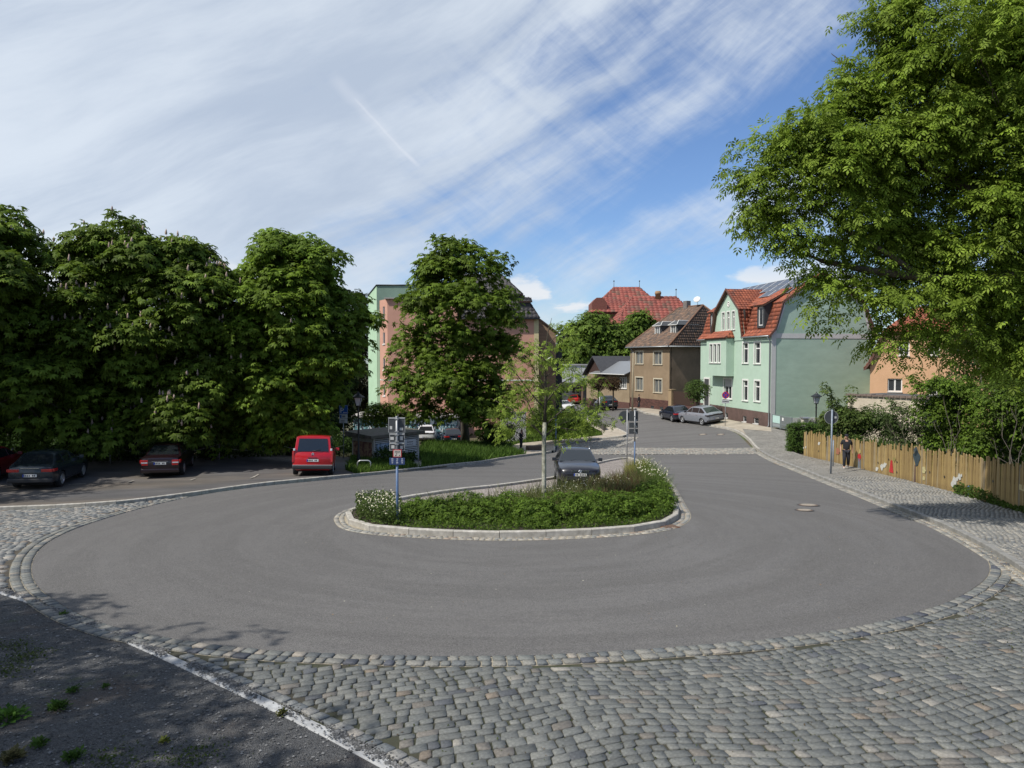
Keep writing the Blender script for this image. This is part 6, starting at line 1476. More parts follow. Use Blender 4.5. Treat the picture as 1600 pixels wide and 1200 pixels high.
        for s in (-1, 1): MB().box(L-.03, L+.024, min(s*.38, s*.60), max(s*.38, s*.60), zf-.30, zf-.285).build('bumper_trim', CHR, root)
        MB().tube([(xa-.01, -.45, za+.02), (xa-.14, -.05, za+.09)], .008, 4).tube([(xa-.01, .15, za+.02), (xa-.14, .58, za+.09)], .008, 4).build('wiper', BLKP, root)
    if rails:
        for s in (-1, 1): MB().tube([(xb-.12, s*(wt-.01), zmax-.05), (xb-.3, s*(wt-.01), zmax+.045), (xc+.15, s*(wt-.01), zmax+.035), (xc-.02, s*(wt-.01), zmax-.05)], .018, 6).build('roof_rail', rails, root)
    # rear end
    if kind == 'van':
        for s in (-1, 1):
            MB().box(-L-.012, -L+.20, min(s*.80, s*(Wd-.01)), max(s*.80, s*(Wd-.01)), .62, 1.12).build('tail_light', TAIL, root, bevel=.015)
            MB().box(-L-.006, -L+.20, min(s*.765, s*.86), max(s*.765, s*.86), 1.13, 1.24).build('reversing_light', LAMPG, root, bevel=.015)
        MB().box(-L-.06, -L+.35, -Wd+.02, Wd-.02, .30, .47).build('rear_bumper', BLKP, root, bevel=.04)
        MB().box(-L-.055, -L+.3, -Wd+.03, Wd-.03, .475, .50).build('bumper_strip', mat('grey bumper edge', (.35,.35,.36), .4), root)
        plate(-L-.008, .70, -1)
        ch = MB()
        for zz in (0, .055):
            ch.add([(-L-.02, -.06, .93+zz), (-L-.02, 0, .985+zz), (-L-.02, .06, .93+zz), (-L-.02, .06, .955+zz), (-L-.02, 0, 1.01+zz), (-L-.02, -.06, .955+zz), (-L-.0, -.06, .93+zz), (-L-.0, 0, .985+zz), (-L-.0, .06, .93+zz), (-L-.0, .06, .955+zz), (-L-.0, 0, 1.01+zz), (-L-.0, -.06, .955+zz)], [(5,4,1,0),(4,3,2,1),(0,1,7,6),(1,2,8,7),(4,5,11,10),(3,4,10,9),(2,3,9,8),(5,0,6,11)])
        ch.build('badge', CHR, root); MB().box(-L-.02, -L, -.2, .2, .80, .83).build('boot_handle', BLKP, root)
        MB().tube([(-L-.03, .02, 1.13), (-L-.02, -.34, 1.19)], .012, 5).build('wiper', BLKP, root)
    else:
        tz0, tz1 = (zr-.26, zr-.06)
        for s in (-1, 1):
            w_ = st[-2][1]
            if kind == 'saloon': P0, P1 = .50, w_*.97; tz0, tz1 = .62, .86
            else: P0, P1 = w_*.50, w_*1.0
            m_ = MB(); m_.box(-L-.012, -L+.16, min(s*P0, s*P1), max(s*P0, s*P1), tz0 if kind == 'saloon' else tz0+.08, tz1); m_.box(-L+.05, -L+.42, min(s*(w_-.04), s*(st[-3][1]+.010)), max(s*(w_-.04), s*(st[-3][1]+.010)), tz0+.09, tz1); m_.build('tail_light', TAIL if not slim else mat('smoked lamp', (.03,.02,.02), .2), root, bevel=.012)
            if kind == 'saloon': MB().box(-L-.018, -L+.1, min(s*.52, s*.78), max(s*.52, s*.78), .72, .775).build('reversing_light', LAMPG, root)
        if slim: MB().box(-L-.014, -L+.1, -st[-2][1]*.5, st[-2][1]*.5, tz0+.1, tz1-.01).build('light_bar', mat('smoked lamp', (.03,.02,.02), .2), root)
        MB().box(-L-.03, -L+.3, -st[-3][1]+.03, st[-3][1]-.03, st[-2][2]-.02, st[-2][2]+.16).build('rear_bumper', pnt if kind == 'saloon' else BLKP, root, bevel=.04)
        plate(-L-.02, (.60 if kind != 'saloon' else .71), -1)
        MB().box(-L-.02, -L+.05, -.34, .34, .80 if kind == 'saloon' else zr-.03, .815 if kind == 'saloon' else zr-.015).build('boot_trim', CHR, root)
    return root
def heading(pr, pf): d = Vector(pf)-Vector(pr); return math.atan2(d.y, d.x)
def at_scale(px, s): return Vector(((px-800)/s, FP/s))
def by_corner(kind, px, s, head, fwd=True, side=0):
    "centre of a car whose rear (fwd) or front face centre stands at a pixel column and scale"
    p = at_scale(px, s); d = Vector((math.cos(head), math.sin(head))); return p+d*(SPEC[kind]['L']/2)*(1 if fwd else -1)
R = math.radians
car('estate', 'estate_car', 'black estate car parked on the island, facing the forecourt', paint('black metallic paint', (.012,.012,.018), .0, .3), by_corner('estate', 907, 38.6, R(-91), False), R(-91), rails=CHR, bump=.075)
car('van', 'minivan', 'bright red high roofed minivan seen from behind, under the pale chestnut', paint('red paint', (.46,.006,.012), .0, .3), by_corner('van', 486, 34.6, R(102)), R(102), bump=.045)
car('saloon', 'saloon_car', 'nearly black old saloon with red tail lamps seen from behind in the shade', paint('dark red paint', (.012,.004,.006), .0, .3), by_corner('saloon', 247, 34.2, R(106)), R(106), group='cars in the shaded car park', bump=.045)
car('hatch', 'hatchback_car', 'dark blue grey hatchback seen from behind at the left, in the shade', paint('blue grey paint', (.018,.026,.034), .2, .25), by_corner('hatch', 42, 38.5, R(104)), R(104), group='cars in the shaded car park', bump=.045)
car('hatch', 'hatchback_car', 'red car cut off by the left edge of the picture', paint('deep red paint', (.16,.008,.012), .1, .3), by_corner('hatch', -62, 37.5, R(104)), R(104), group='cars in the shaded car park', bump=.045)
def side_parked(kind, pr, pf, name, label, pn, sr, sf, nrm=-1, **k):
    a = at_scale(pr, sr); b = at_scale(pf, sf); hd = heading(a, b); d = Vector((math.cos(hd), math.sin(hd))); n = Vector((-d.y, d.x))
    c = a-d*SPEC[kind]['wr']+n*(-1)*(SPEC[kind]['W']/2-.1); return car(kind, name, label, pn, c, hd, **k)
side_parked('suv', 1098.5, 1073.5, 'suv_car', 'light grey coupe style SUV parked before the green house', paint('light grey paint', (.26,.28,.32), .3, .25), 17.3, 16.75, slim=True)
side_parked('hatch', 1051.5, 1033, 'estate_car', 'dark blue estate car parked in front of the light grey SUV', paint('dark blue paint', (.020,.026,.045), .35, .2), 16.3, 15.6)
side_parked('suv', 940.5, 928, 'suv_car', 'black SUV parked beside the reddish ball trees', paint('black paint', (.014,.016,.022), .2, .2), 13.6, 13.0)
car('hatch', 'hatchback_car', 'small white car on the far street, half hidden by the bushes', paint('white paint', (.62,.62,.62), .0, .3), tuple(at_scale(882, 11.0)), R(-70), group='cars in the far street')
car('hatch', 'hatchback_car', 'bright red hatchback in the far street before the white shop', paint('signal red paint', (.42,.02,.015), .0, .3), tuple(at_scale(900, 9.9)), R(75), group='cars in the far street')
car('hatch', 'hatchback_car', 'black car left in the far street behind the young tree', paint('black paint', (.014,.016,.022), .2, .2), tuple(at_scale(846, 9.0)), R(10), group='cars in the far street')
car('hatch', 'hatchback_car', 'dark grey car right beside the black one in the far street', paint('dark grey paint', (.05,.052,.06), .2, .2), tuple(at_scale(868, 9.3)), R(15), group='cars in the far street')
car('suv', 'suv_car', 'white SUV seen from behind to the right of the transformer cabin', paint('white paint', (.62,.62,.62), .0, .3), by_corner('suv', 664, 16.0, R(92)), R(92), group='cars behind the grass bank', slim=True)
car('estate', 'estate_car', 'dark estate car seen from behind, left of the tall tree trunk', paint('dark blue paint', (.020,.026,.045), .35, .2), by_corner('estate', 709, 16.6, R(100)), R(100), group='cars behind the grass bank')

# ---------------------------------------------------------------- signs, lamps, posts
GALV = mat('galvanised steel', (.30,.31,.32), .5, metal=.5, var=.1, vscale=6); BLUEP = mat('blue painted pole', (.075,.13,.24), .55, var=.2, vscale=6); SBACK = mat('sign back', (.050,.056,.062), .6, var=.12, vscale=5); SRIM = mat('sign edge', (.36,.37,.37), .5)
STK = mat('pale sticker', (.50,.50,.48), .6)
def thing_at(name, label, cat, px, py, rz=0., off=0., group=None):
    p = G(px, py); z = h1(*p); s = FP/((p.y-0)*CP+(H-z)*SP)
    return empty(name, label, cat, (p.x, p.y, z+off), rz, group), s, p, z+off
def rel(px, py, p, z0):
    "height above the foot and sideways shift for a pixel in the plane of the foot"
    r = PIX(px, py); t = p.y/r.y; return r.x*t-p.x, H+r.z*t-z0
def panel(root, x0, x1, z0, z1, y, m=SBACK, name='sign_panel', rim=True, t=.012, par=None):
    o = MB().box(x0+.012, x1-.012, y, y+t, z0+.012, z1-.012).build(name, m, par or root)
    if rim: MB().box(x0, x1, y+.002, y+t+.012, z0, z0+.0118).box(x0, x1, y+.002, y+t+.012, z1-.0118, z1).box(x0, x0+.0118, y+.002, y+t+.012, z0+.012, z1-.012).box(x1-.0118, x1, y+.002, y+t+.012, z0+.012, z1-.012).build('rim', SRIM, o)
    return o
def stop_post():
    r, s, p, z = thing_at('sign_post', 'blue pole with stacked sign backs and a small blue sign, left on the island', 'sign post', 621, 824, 0, .1)
    top = rel(621, 652, p, z)[1]; mid = rel(621, 727, p, z)[1]
    MB().tube([(0,0,-.2), (0,0,mid)], .038, 10).build('pole', BLUEP, r); MB().tube([(0,0,mid), (0,0,top)], .036, 10).lathe([(.04, top), (.04, top+.03)], 10).build('upper_pole', GALV, r)
    for (a, b, c, d, st) in ((606.2,652.5,632.5,676,((608.6,666,612.4,671),(624,668.6,629,672.6))), (608,677.5,632,691.5,((609.5,683,615,687.5),(624.5,682,629,688))), (608,692,632,704.5,((611,696,616,701),(625,697,629,702)))):
        x0, z1 = rel(a, b, p, z); x1, z0 = rel(c, d, p, z); o = panel(r, x0, x1, z0, z1, .045)
        for q in st: a0, c1 = rel(q[0], q[1], p, z); a1, c0 = rel(q[2], q[3], p, z); MB().box(a0, a1, .041, .0445, c0, c1).build('sticker', STK, o)
        for zz in (z0+.02, z1-.05): MB().box(-.055, .055, -.045, .044, zz, zz+.03).build('clamp', GALV, o)
        MB().box(x0+.01, x1-.01, .036, .0435, z1-.035, z1-.012).build('rail', SRIM, o)
    x0, z1 = rel(614.3, 702, p, z); x1, z0 = rel(628, 714, p, z)
    MB().box(x0, x1, -.05, -.041, z0, z1).build('small_sign', mat('red sign edge', (.40,.02,.03), .5), r)
    k = [o for o in r.children if o.name.startswith('small_sign')][0]
    MB().box(x0+.022, x1-.022, -.054, -.0505, z0+.022, z1-.022).build('face', mat('sign face', (.55,.50,.44), .6), k)
    m = MB(); zc = z1-.07; m.box(x0+.05, x1-.05, -.057, -.0545, zc-.028, zc-.018); m.box(-.006, .006, -.057, -.0545, z0+.04, zc-.0285)
    for i in range(4): m.box(x0+.055+i*.04, x0+.08+i*.04, -.057, -.0545, zc, zc+.025)
    for i in (0, 3): m.box(x0+.06+i*.038, x0+.085+i*.038, -.057, -.0545, z0+.04, z0+.07)
    m.build('lettering', DARKM, k)
    x0, z1 = rel(609, 714.8, p, z); x1, z0 = rel(633, 725.5, p, z)
    b = MB().box(x0, x1, -.062, -.05, z0, z1).build('blue_sign', mat('navy sign', (.022,.045,.13), .5), r); m = MB()
    for i, xx in enumerate((x0+.05, -.02, x1-.11)):
        for j in range(3): m.box(xx+random.uniform(0, .02), xx+.05+random.uniform(0, .015), -.065, -.0625, z1-.045-j*.055, z1-.025-j*.055)
    m.build('lettering', mat('white lettering', (.55,.58,.62), .5), b)
stop_post()
def right_posts():
    r, s, p, z = thing_at('round_sign', 'round sign seen from its grey back on the island, beside the stacked panels', 'sign', 979.5, 735, 0, .1)
    cx, cz = rel(976, 651, p, z); rr = 9/s; top = rel(979, 640, p, z)[1]
    MB().tube([(0,0,-.2), (0,0,top)], .03, 8).build('pole', GALV, r)
    MB(Matrix.Translation((cx, .04, cz))@Matrix.Rotation(math.pi/2, 4, 'X')).lathe([(rr*.96, -.005), (rr, 0), (rr, .012), (rr*.96, .012)], 28, smooth=False).build('disc', SBACK, r)
    r, s, p, z = thing_at('sign_post', 'blue pole with stacked dark sign backs at the right end of the island', 'sign post', 991.5, 744, 0, .1)
    top = rel(991, 641, p, z)[1]; mid = rel(991, 690, p, z)[1]
    MB().tube([(0,0,-.2), (0,0,mid)], .038, 10).build('pole', BLUEP, r); MB().tube([(0,0,mid), (0,0,top)], .036, 10).build('upper_pole', GALV, r)
    for a, b, c, d in ((983.3,642,997.6,658.5), (983,660,997.4,669), (982.8,670,997.4,678.5)):
        x0, z1 = rel(a, b, p, z); x1, z0 = rel(c, d, p, z); o = panel(r, x0, x1, z0, z1, .045, rim=False)
        MB().box(-.05, .05, -.042, .044, (z0+z1)/2-.015, (z0+z1)/2+.015).build('clamp', GALV, o); MB().box(x1-.13, x1-.06, .041, .0445, z0+.04, z0+.09).build('sticker', STK, o)
right_posts()
def p_sign():
    r, s, p, z = thing_at('parking_sign', 'blue parking sign with two white plates below, beside the street lamp', 'sign', 537, 716, 0, 0)
    MB().tube([(0,0,-.2), (0,0,rel(537, 633, p, z)[1])], .028, 8).build('pole', GALV, r)
    x0, z1 = rel(530.3, 633.3, p, z); x1, z0 = rel(543.6, 646.8, p, z)
    b = MB().box(x0, x1, -.045, -.03, z0, z1).build('blue_panel', mat('parking blue', (.012,.09,.40), .45), r); MB().box(x0+.012, x1-.012, -.0475, -.0455, z1-.02, z1-.012).box(x0+.012, x1-.012, -.0475, -.0455, z0+.012, z0+.02).box(x0+.012, x0+.02, -.0475, -.0455, z0+.02, z1-.02).box(x1-.02, x1-.012, -.0475, -.0455, z0+.02, z1-.02).build('white_border', WHITE, b)
    lt = MB(); lx, lz = x0+.07, z0+.075; lt.box(lx, lx+.048, -.0495, -.046, lz, lz+.29)
    arc = [(lx+.11+.085*math.cos(a), lz+.205+.085*math.sin(a)) for a in np.linspace(1.5708, -1.5708, 9)]; arci = [(lx+.11+.04*math.cos(a), lz+.205+.04*math.sin(a)) for a in np.linspace(-1.5708, 1.5708, 9)]; lt.prism([(lx+.0485, lz+.29)]+arc+[(lx+.0485, lz+.12), (lx+.0485, lz+.165)]+arci+[(lx+.0485, lz+.245)], -.0495, -.046); lt.build('letter', WHITE, b)
    MB().prism([(x0+.22, z0+.09), (x0+.28, z0+.13), (x0+.28, z0+.10), (x1-.05, z0+.10), (x1-.05, z0+.075), (x0+.28, z0+.075), (x0+.28, z0+.05)], -.049, -.046).build('arrow', WHITE, b)
    for y0, y1, blue in ((647.2, 653.8, True), (654.2, 661, False)):
        a0, c1 = rel(530.5, y0, p, z); a1, c0 = rel(543.2, y1, p, z); q = MB().box(a0, a1, -.045, -.032, c0, c1).build('white_plate', mat('plate white', (.52,.53,.54), .5), r); m = MB()
        if blue: MB().box(a0+.03, a0+.13, -.048, -.0455, c0+.04, c1-.04).build('disc_symbol', mat('parking blue', (.012,.09,.40), .45), q); [m.box(a0+.18+i*.055, a0+.215+i*.055, -.048, -.0455, c0+.07, c1-.08) for i in range(3)]
        else: [m.box(a0+.08+i*.06, a0+.12+i*.06, -.048, -.0455, c0+.04+j*.09, c0+.085+j*.09) for i in range(4) for j in range(2)]
        m.build('lettering', DARKM, q)
p_sign()
def lantern(label, px, py, ytop, s=None, group='old style street lamps', depth=None, z=None):
    if depth: p = Vector(((px-800)/depth, FP/depth)); z0 = h1(*p); r = empty('street_lamp', label, 'lamp', (p.x, p.y, z0), 0, group)
    else: r, _, p, z0 = thing_at('street_lamp', label, 'lamp', px, py, 0, 0, group)
    t = rel(px, ytop, p, z0)[1]; IRON = mat('black cast iron', (.012,.014,.016), .45)
    MB().lathe([(.13, -.1), (.13, .25), (.10, .35), (.115, .42), (.075, .55), (.085, .62), (.052, .75), (.046, t-1.1), (.06, t-1.05), (.045, t-.95), (.05, t-.82), (.08, t-.78)], 12).build('post', IRON, r)
    b, a = t-.74, t-.30
    MB().lathe([(.13, b), (.255, a)], 4, smooth=False, ph=math.pi/4).build('glass', mat('lamp glass', (.50,.52,.55), .25, spec=.6), r)
    f = MB()
    for k in range(4):
        q = math.pi/4+k*math.pi/2; f.tube([(.135*math.cos(q), .135*math.sin(q), b), (.262*math.cos(q), .262*math.sin(q), a)], .012, 4)
    f.lathe([(.15, b-.04), (.16, b)], 4, smooth=False, ph=math.pi/4); f.build('frame', IRON, r)
    MB().lathe([(.36, a-.01), (.36, a+.03), (.14, a+.17), (.10, a+.19), (.07, a+.25), (.02, a+.28), (.02, a+.34)], 16, smooth=False).build('cap', IRON, r)
lantern('black lantern street lamp beside the blue parking sign', 560.5, 728, 612.5)
lantern('black lantern street lamp rising behind the hedge, before the green gable', 1274.5, 694, 613)
lantern('small distant lantern lamp before the white shop', 914, 636, 582, depth=10.6)
def mast():
    r, s, p, z = thing_at('mast', 'tall pale brown wooden mast rising behind the stacked sign backs', 'mast', 988, 647, 0, 0)
    t = rel(989, 551, p, z)[1]; MB().tube([(0,0,-.2), (.02,0,t*.5), (.06,0,t)], [.10, .09, .075], 10).build('pole', mat('weathered pole', (.33,.27,.18), .85, var=.2, vscale=3, stretch=(4,4,.3)), r); MB().lathe([(.085, t), (.06, t+.06)], 10, (.06, 0)).build('cap', ZINC, r)
    r, s, p, z = thing_at('street_light', 'thin street light with white head behind the young tree', 'street light', 852, 690, 0, .07)
    t = rel(852, 566, p, z)[1]; MB().tube([(0,0,-.2), (0,0,t), (.08,0,t+.25)], [.06, .04, .03], 8).build('pole', mat('dark pole', (.05,.055,.05), .5), r)
    MB(Matrix.Translation((.32, 0, t+.34))@Matrix.Rotation(-.5, 4, 'Y')).box(-.32, .32, -.13, .13, -.06, .06).build('lamp_head', WHITE, r, bevel=.04)
    r, s, p, z = thing_at('blue_post', 'blue post with a small dark box on top, behind the parked black estate', 'post', 868.5, 705, 0, 0)
    t = rel(868, 640, p, z)[1]; MB().tube([(0,0,-.2), (0,0,t)], .05, 8).build('pole', BLUEP, r); MB().box(-.02, .26, -.1, .1, t-.42, t-.08).build('box', BLKP, r, bevel=.01)
    MB().box(.28, .44, -.09, .09, t-.28, t+.12).build('white_plate', WHITE, r)
    r, s, p, z = thing_at('thin_post', 'thin white post on the pavement edge before the black SUV', 'post', 936.7, 642, 0, 0)
    t = rel(936.7, 609, p, z)[1]; MB().tube([(0,0,-.2), (0,0,t)], .045, 8).lathe([(.06, t), (.06, t+.08)], 8).build('pole', WHITE, r)
    r, s, p, z = thing_at('no_stopping_sign', 'round blue and red no stopping sign with a plate beneath, before the green house', 'sign', 1133, 667, 0, .1)
    zc = rel(1133, 617.3, p, z)[1]; MB().tube([(0,0,-.2), (0,0,zc+.2)], .03, 8).build('pole', GALV, r); fw = Matrix.Rotation(math.pi/2, 4, 'X')
    d = MB(Matrix.Translation((0, -.04, zc))@fw).lathe([(.31, 0), (.31, .015)], 28, smooth=False).build('disc', mat('sign red', (.50,.015,.02), .45), r)
    MB(Matrix.Translation((0, -.056, zc))@fw).lathe([(.245, 0), (.245, .004)], 28, smooth=False).build('blue_face', mat('sign blue', (.02,.05,.32), .45), d)
    MB(Matrix.Translation((0, -.06, zc))@Matrix.Rotation(math.pi/4, 4, 'Y')).box(-.03, .03, -.004, 0, -.25, .25).box(-.25, -.0301, -.004, 0, -.03, .03).box(.0301, .25, -.004, 0, -.03, .03).build('cross', mat('sign red', (.50,.015,.02), .45), d)
    q = MB().box(-.33, .33, -.05, -.038, zc-.72, zc-.40).build('white_plate', mat('plate white', (.52,.53,.54), .5), r); m = MB(); [m.box(-.26+i*.11, -.19+i*.11, -.053, -.0505, zc-.62, zc-.5) for i in range(5)]; m.build('lettering', DARKM, q)
    r, s, p, z = thing_at('round_sign', 'round sign seen from its dark back on the pavement near the walking man', 'sign', 1298, 743, 0, .1)
    cx, cz = rel(1299.5, 652, p, z); rr = 10.8/s; MB().tube([(0,0,-.2), (.02,0,rel(1299, 640, p, z)[1])], .042, 10).build('pole', mat('grey blue pole', (.20,.24,.29), .5, var=.15, vscale=5), r)
    o = MB(Matrix.Translation((cx, .05, cz))@fw).lathe([(rr*.97, 0), (rr*.97, .012)], 32, smooth=False).build('disc', SBACK, r); MB(Matrix.Translation((cx, .052, cz))@fw).lathe([(rr, 0), (rr, .022), (rr*.965, .022), (rr*.965, .001)], 32, smooth=False).build('rim', SRIM, o)
    MB().box(cx+rr*.42, cx+rr*.75, .034, .0375, cz-.06, cz+.04).build('sticker', STK, o)
    r, s, p, z = thing_at('thin_post', 'second thinner post just behind the round sign on the pavement', 'post', 1301.5, 731, 0, .1); MB().tube([(0,0,-.2), (0,0,rel(1301, 688, p, z)[1])], .035, 8).lathe([(.038, rel(1301, 688, p, z)[1]), (.02, rel(1301, 688, p, z)[1]+.03)], 8).build('pole', mat('grey blue pole', (.20,.24,.29), .5), r)
    r, s, p, z = thing_at('bicycle_stand', 'rounded steel bicycle stand in the weeds by the kerb', 'bicycle stand', 569, 738, R(4), 0)
    w = .33; t = .60; P = [(-w,0,-.2), (-w,0,t-.16)]+[(-w+.16-.16*math.cos(a), 0, t-.16+.16*math.sin(a)) for a in np.linspace(.3, 1.57, 5)]+[(w-.16+.16*math.sin(a), 0, t-.16+.16*math.cos(a)) for a in np.linspace(0, 1.27, 5)]+[(w,0,t-.16), (w,0,-.2)]
    MB().tube(P, .035, 8).build('tube', mat('brushed steel', (.42,.43,.44), .4, metal=.6), r); MB().lathe([(.07, .0), (.07, .02)], 10, (-w, 0)).lathe([(.07, .0), (.07, .02)], 10, (w, 0)).build('foot_plate', GALV, r)
mast()
# chain barrier under the chestnuts
def barrier():
    pts = []
    for px, py, l in ((20,727,'far left, behind the dark hatchback'), (172.5,725,'between the hatchback and the black saloon'), (343,719,'right of the black saloon'), (424,714,'left of the red minivan')):
        r, s, p, z = thing_at('bollard', 'thin pale post of the chain barrier, '+l, 'post', px, py, 0, 0, 'posts of the chain barrier'); MB().tube([(0,0,-.2), (0,0,.92)], .032, 8).build('tube', GALV, r); MB().lathe([(.035, .92), (.045, .95), (.02, .99)], 8).build('cap', GALV, r); pts.append((p.x, p.y, z+.88))
    pts.append((pts[-1][0]+4.4, pts[-1][1]-.6, pts[-1][2]-.1))
    for i, (a, b) in enumerate(zip(pts, pts[1:])):
        m = MB(); a, b = Vector(a), Vector(b); n = int((b-a).length/.11); L = [a.lerp(b, k/n)-Vector((0, 0, .42*4*(k/n)*(1-k/n))) for k in range(n+1)]
        for k in range(n): u, v = L[k], L[k+1]; w = Vector((0, .012, 0)) if k % 2 else Vector((0, 0, .012)); m.tube([u-w, v-w], .007, 4); m.tube([u+w, v+w], .007, 4)
        o = m.build('chain', mat('pale chain', (.34,.33,.30), .6), None); o['kind'] = 'stuff'; tag(o, ('slack chain hanging behind the dark hatchback', 'slack chain between the hatchback and the black saloon', 'short slack chain right of the black saloon', 'slack chain running behind the red minivan')[i], 'chain')
barrier()
# manhole covers
def manhole(px, py, rx, label, sq=False):
    p = G(px, py); z = h1(*p); s = FP/p.y; r = empty('manhole_cover', label, 'manhole cover', (p.x, p.y, z+.004), 0, 'manhole covers in the road')
    R_ = rx/s; e = 1e-3
    gx = (h1(p.x+.3, p.y)-z)/.3; gy = (h1(p.x, p.y+.3)-z)/.3; r.rotation_euler = (math.atan(gy), -math.atan(gx), .2)
    MB().lathe([(R_*1.22, -.02), (R_*1.22, .006)], 24, smooth=False).build('collar', mat('tar patch', (.045,.043,.042), .8), r)
    MB().lathe([(R_, .0065), (R_, .012), (R_*.93, .014)], 24, smooth=False).build('frame', mat('rusty iron', (.13,.085,.06), .7, var=.3, vscale=9), r)
    MB().lathe([(R_*.82, .0145), (R_*.82, .02)], 24, smooth=False).build('lid', mat('concrete lid', (.27,.235,.19), .85, var=.25, vscale=9), r)
manhole(1263, 789.5, 14, 'manhole cover with pale concrete lid in the road, the farther of the near pair')
manhole(1257, 797.5, 12, 'manhole cover with pale concrete lid in the road, the nearer of the near pair')
manhole(1098, 679, 5.5, 'left one of two small manhole covers in the far street behind the grey SUV')
manhole(1126, 679, 5.5, 'right one of two small manhole covers in the far street behind the grey SUV')
def drain():
    p = G(1046, 824); r = empty('drain_grate', 'rusty drain grate in the gutter at the right tip of the island', 'drain', (p.x, p.y, h1(*p)+.02), R(25)); RU = mat('rusty iron', (.13,.085,.06), .7)
    MB().box(-.25, .25, -.17, .17, -.03, .004).build('frame', mat('rust', (.22,.10,.05), .8), r)
    for i in range(6): MB().box(-.21+i*.075, -.17+i*.075, -.14, .14, .0045, .018).build('bar', RU, r)
drain()
def block():
    a, b = G(826, 705), G(851, 705); r = empty('stone_block', 'rough brown stone block beside the path left of the blue post', 'stone block', (a.x, a.y, h1(*a)), math.atan2(b.y-a.y, b.x-a.x)); MB().box(0, (b-a).length, -.0, .6, -.2, .38, .05).build('stone', mat('brown sandstone', (.13,.09,.065), .9, var=.4, vscale=4, bump=.8, bscale=12), r)
    a, b = G(930, 664), G(943, 674); r = empty('low_wall', 'low dark kerb wall at the tip of the sunny grass', 'wall', (a.x, a.y, h1(*a)), math.atan2(b.y-a.y, b.x-a.x)); MB().box(0, (b-a).length, 0, .25, -.2, .45).build('stone', mat('dark concrete', (.06,.055,.05), .9, var=.3, vscale=3), r)
block()
# gate and fence between the houses
def gates():
    A, B = G(1207, 668.5), G(1237, 675.5); f = Face(A, B, h1(*A)); L = f.L; r = f.root('yard_gate', 'grey green steel gate with mint panels beside the green house', 'gate'); s = 18.6; hh = 1.15
    FRM = mat('grey green gate paint', (.17,.20,.205), .5)
    m = MB(); 
    for x in (0, L*.42, L*.44, L): m.box(x-.04, x+.04, -.03, .03, 0.05, hh)
    r2 = m.build('posts', FRM, r); r2['kind'] = 'stuff'
    for z in (.12, .42, hh-.06): MB().box(.04, L*.42-.04, -.02, .02, z, z+.05).build('rail', FRM, r); MB().box(L*.44+.04, L-.04, -.02, .02, z, z+.05).build('rail', FRM, r)
    MB().box(.05, L*.42-.05, -.012, .012, .475, hh-.065).build('mint_panel', mat('mint gate panel', (.42,.60,.56), .6), r); MB().box(.05, L*.42-.05, -.01, .01, .175, .415).build('lower_panel', mat('grey panel', (.26,.29,.30), .6), r)
    for k in range(16): x = L*.44+.06+k*(L*.56-.1)/16; MB().box(x, x+.025, -.012, .012, .175, hh-.065).build('bar', FRM, r)
    MB().box(L*.52, L*.60, -.03, -.021, .75, 1.0).build('notice', WHITE, r)
    C = G(1257, 682); q = empty('gate_pillar', 'cream brick gate pillar with grey cap between gate and hedge', 'pillar', (C.x, C.y, h1(*C)), f.ang); z = 0
    for k in range(6): MB().box(-.19, .19, -.19, .19, k*.23, k*.23+.215).build('block', mat('cream block', (.48,.45,.38), .85, var=.1), q)
    MB().box(-.17, .17, -.17, .17, 0, 1.38).build('core', mat('joint', (.25,.23,.2), .9), q); MB().prism([(-.3, 1.38), (.3, 1.38), (.22, 1.47), (-.22, 1.47)], -.28, .28).build('cap', ZINC, q)
    D = G(1275, 686); q = empty('iron_gate', 'dark wrought iron gate behind the hedge, left of the lantern post', 'gate', (C.x+.35, C.y-.1, h1(*C)), f.ang+.2)
    for k in range(9): MB().box(k*.13, k*.13+.025, -.012, .012, .0, 1.25+.12*math.sin(k)).build('bar', DARKM, q)
    MB().box(0, 1.1, -.02, .02, .2, .24).box(0, 1.1, -.02, .02, 1.1, 1.14).build('rail', DARKM, q)
    # dark slat fence between the brown and the green house
    A, B = Vector((17.75, 78.7)), Vector((19.4, 74.4)); f = Face(A, B, h1(*A)); r = f.root('slat_fence', 'dark brown slat fence with clinker base between the brown and the green house', 'fence'); L = f.L
    n = int(L/.16)
    for k in range(n): MB().box(k*.16, k*.16+.12, -.02, .02, .75, 2.15).build('slat', mat('dark brown slat', (.05,.028,.02), .8), r)
    MB().box(-.1, L, .03, .2, -.2, .75).build('base', mat('clinker plinth', (.10,.048,.04), .85), r); MB().box(-.1, L, .03, .1, .76, 1.9).build('backing', mat('dark brown slat', (.05,.028,.02), .8), r)
    MB().box(-.3, .28, -.26, .29, -.2, 2.25).box(-.35, .33, -.31, .34, 2.25, 2.35).build('gate_pillar', mat('ochre pillar', (.30,.22,.13), .9, var=.15), r)
gates()

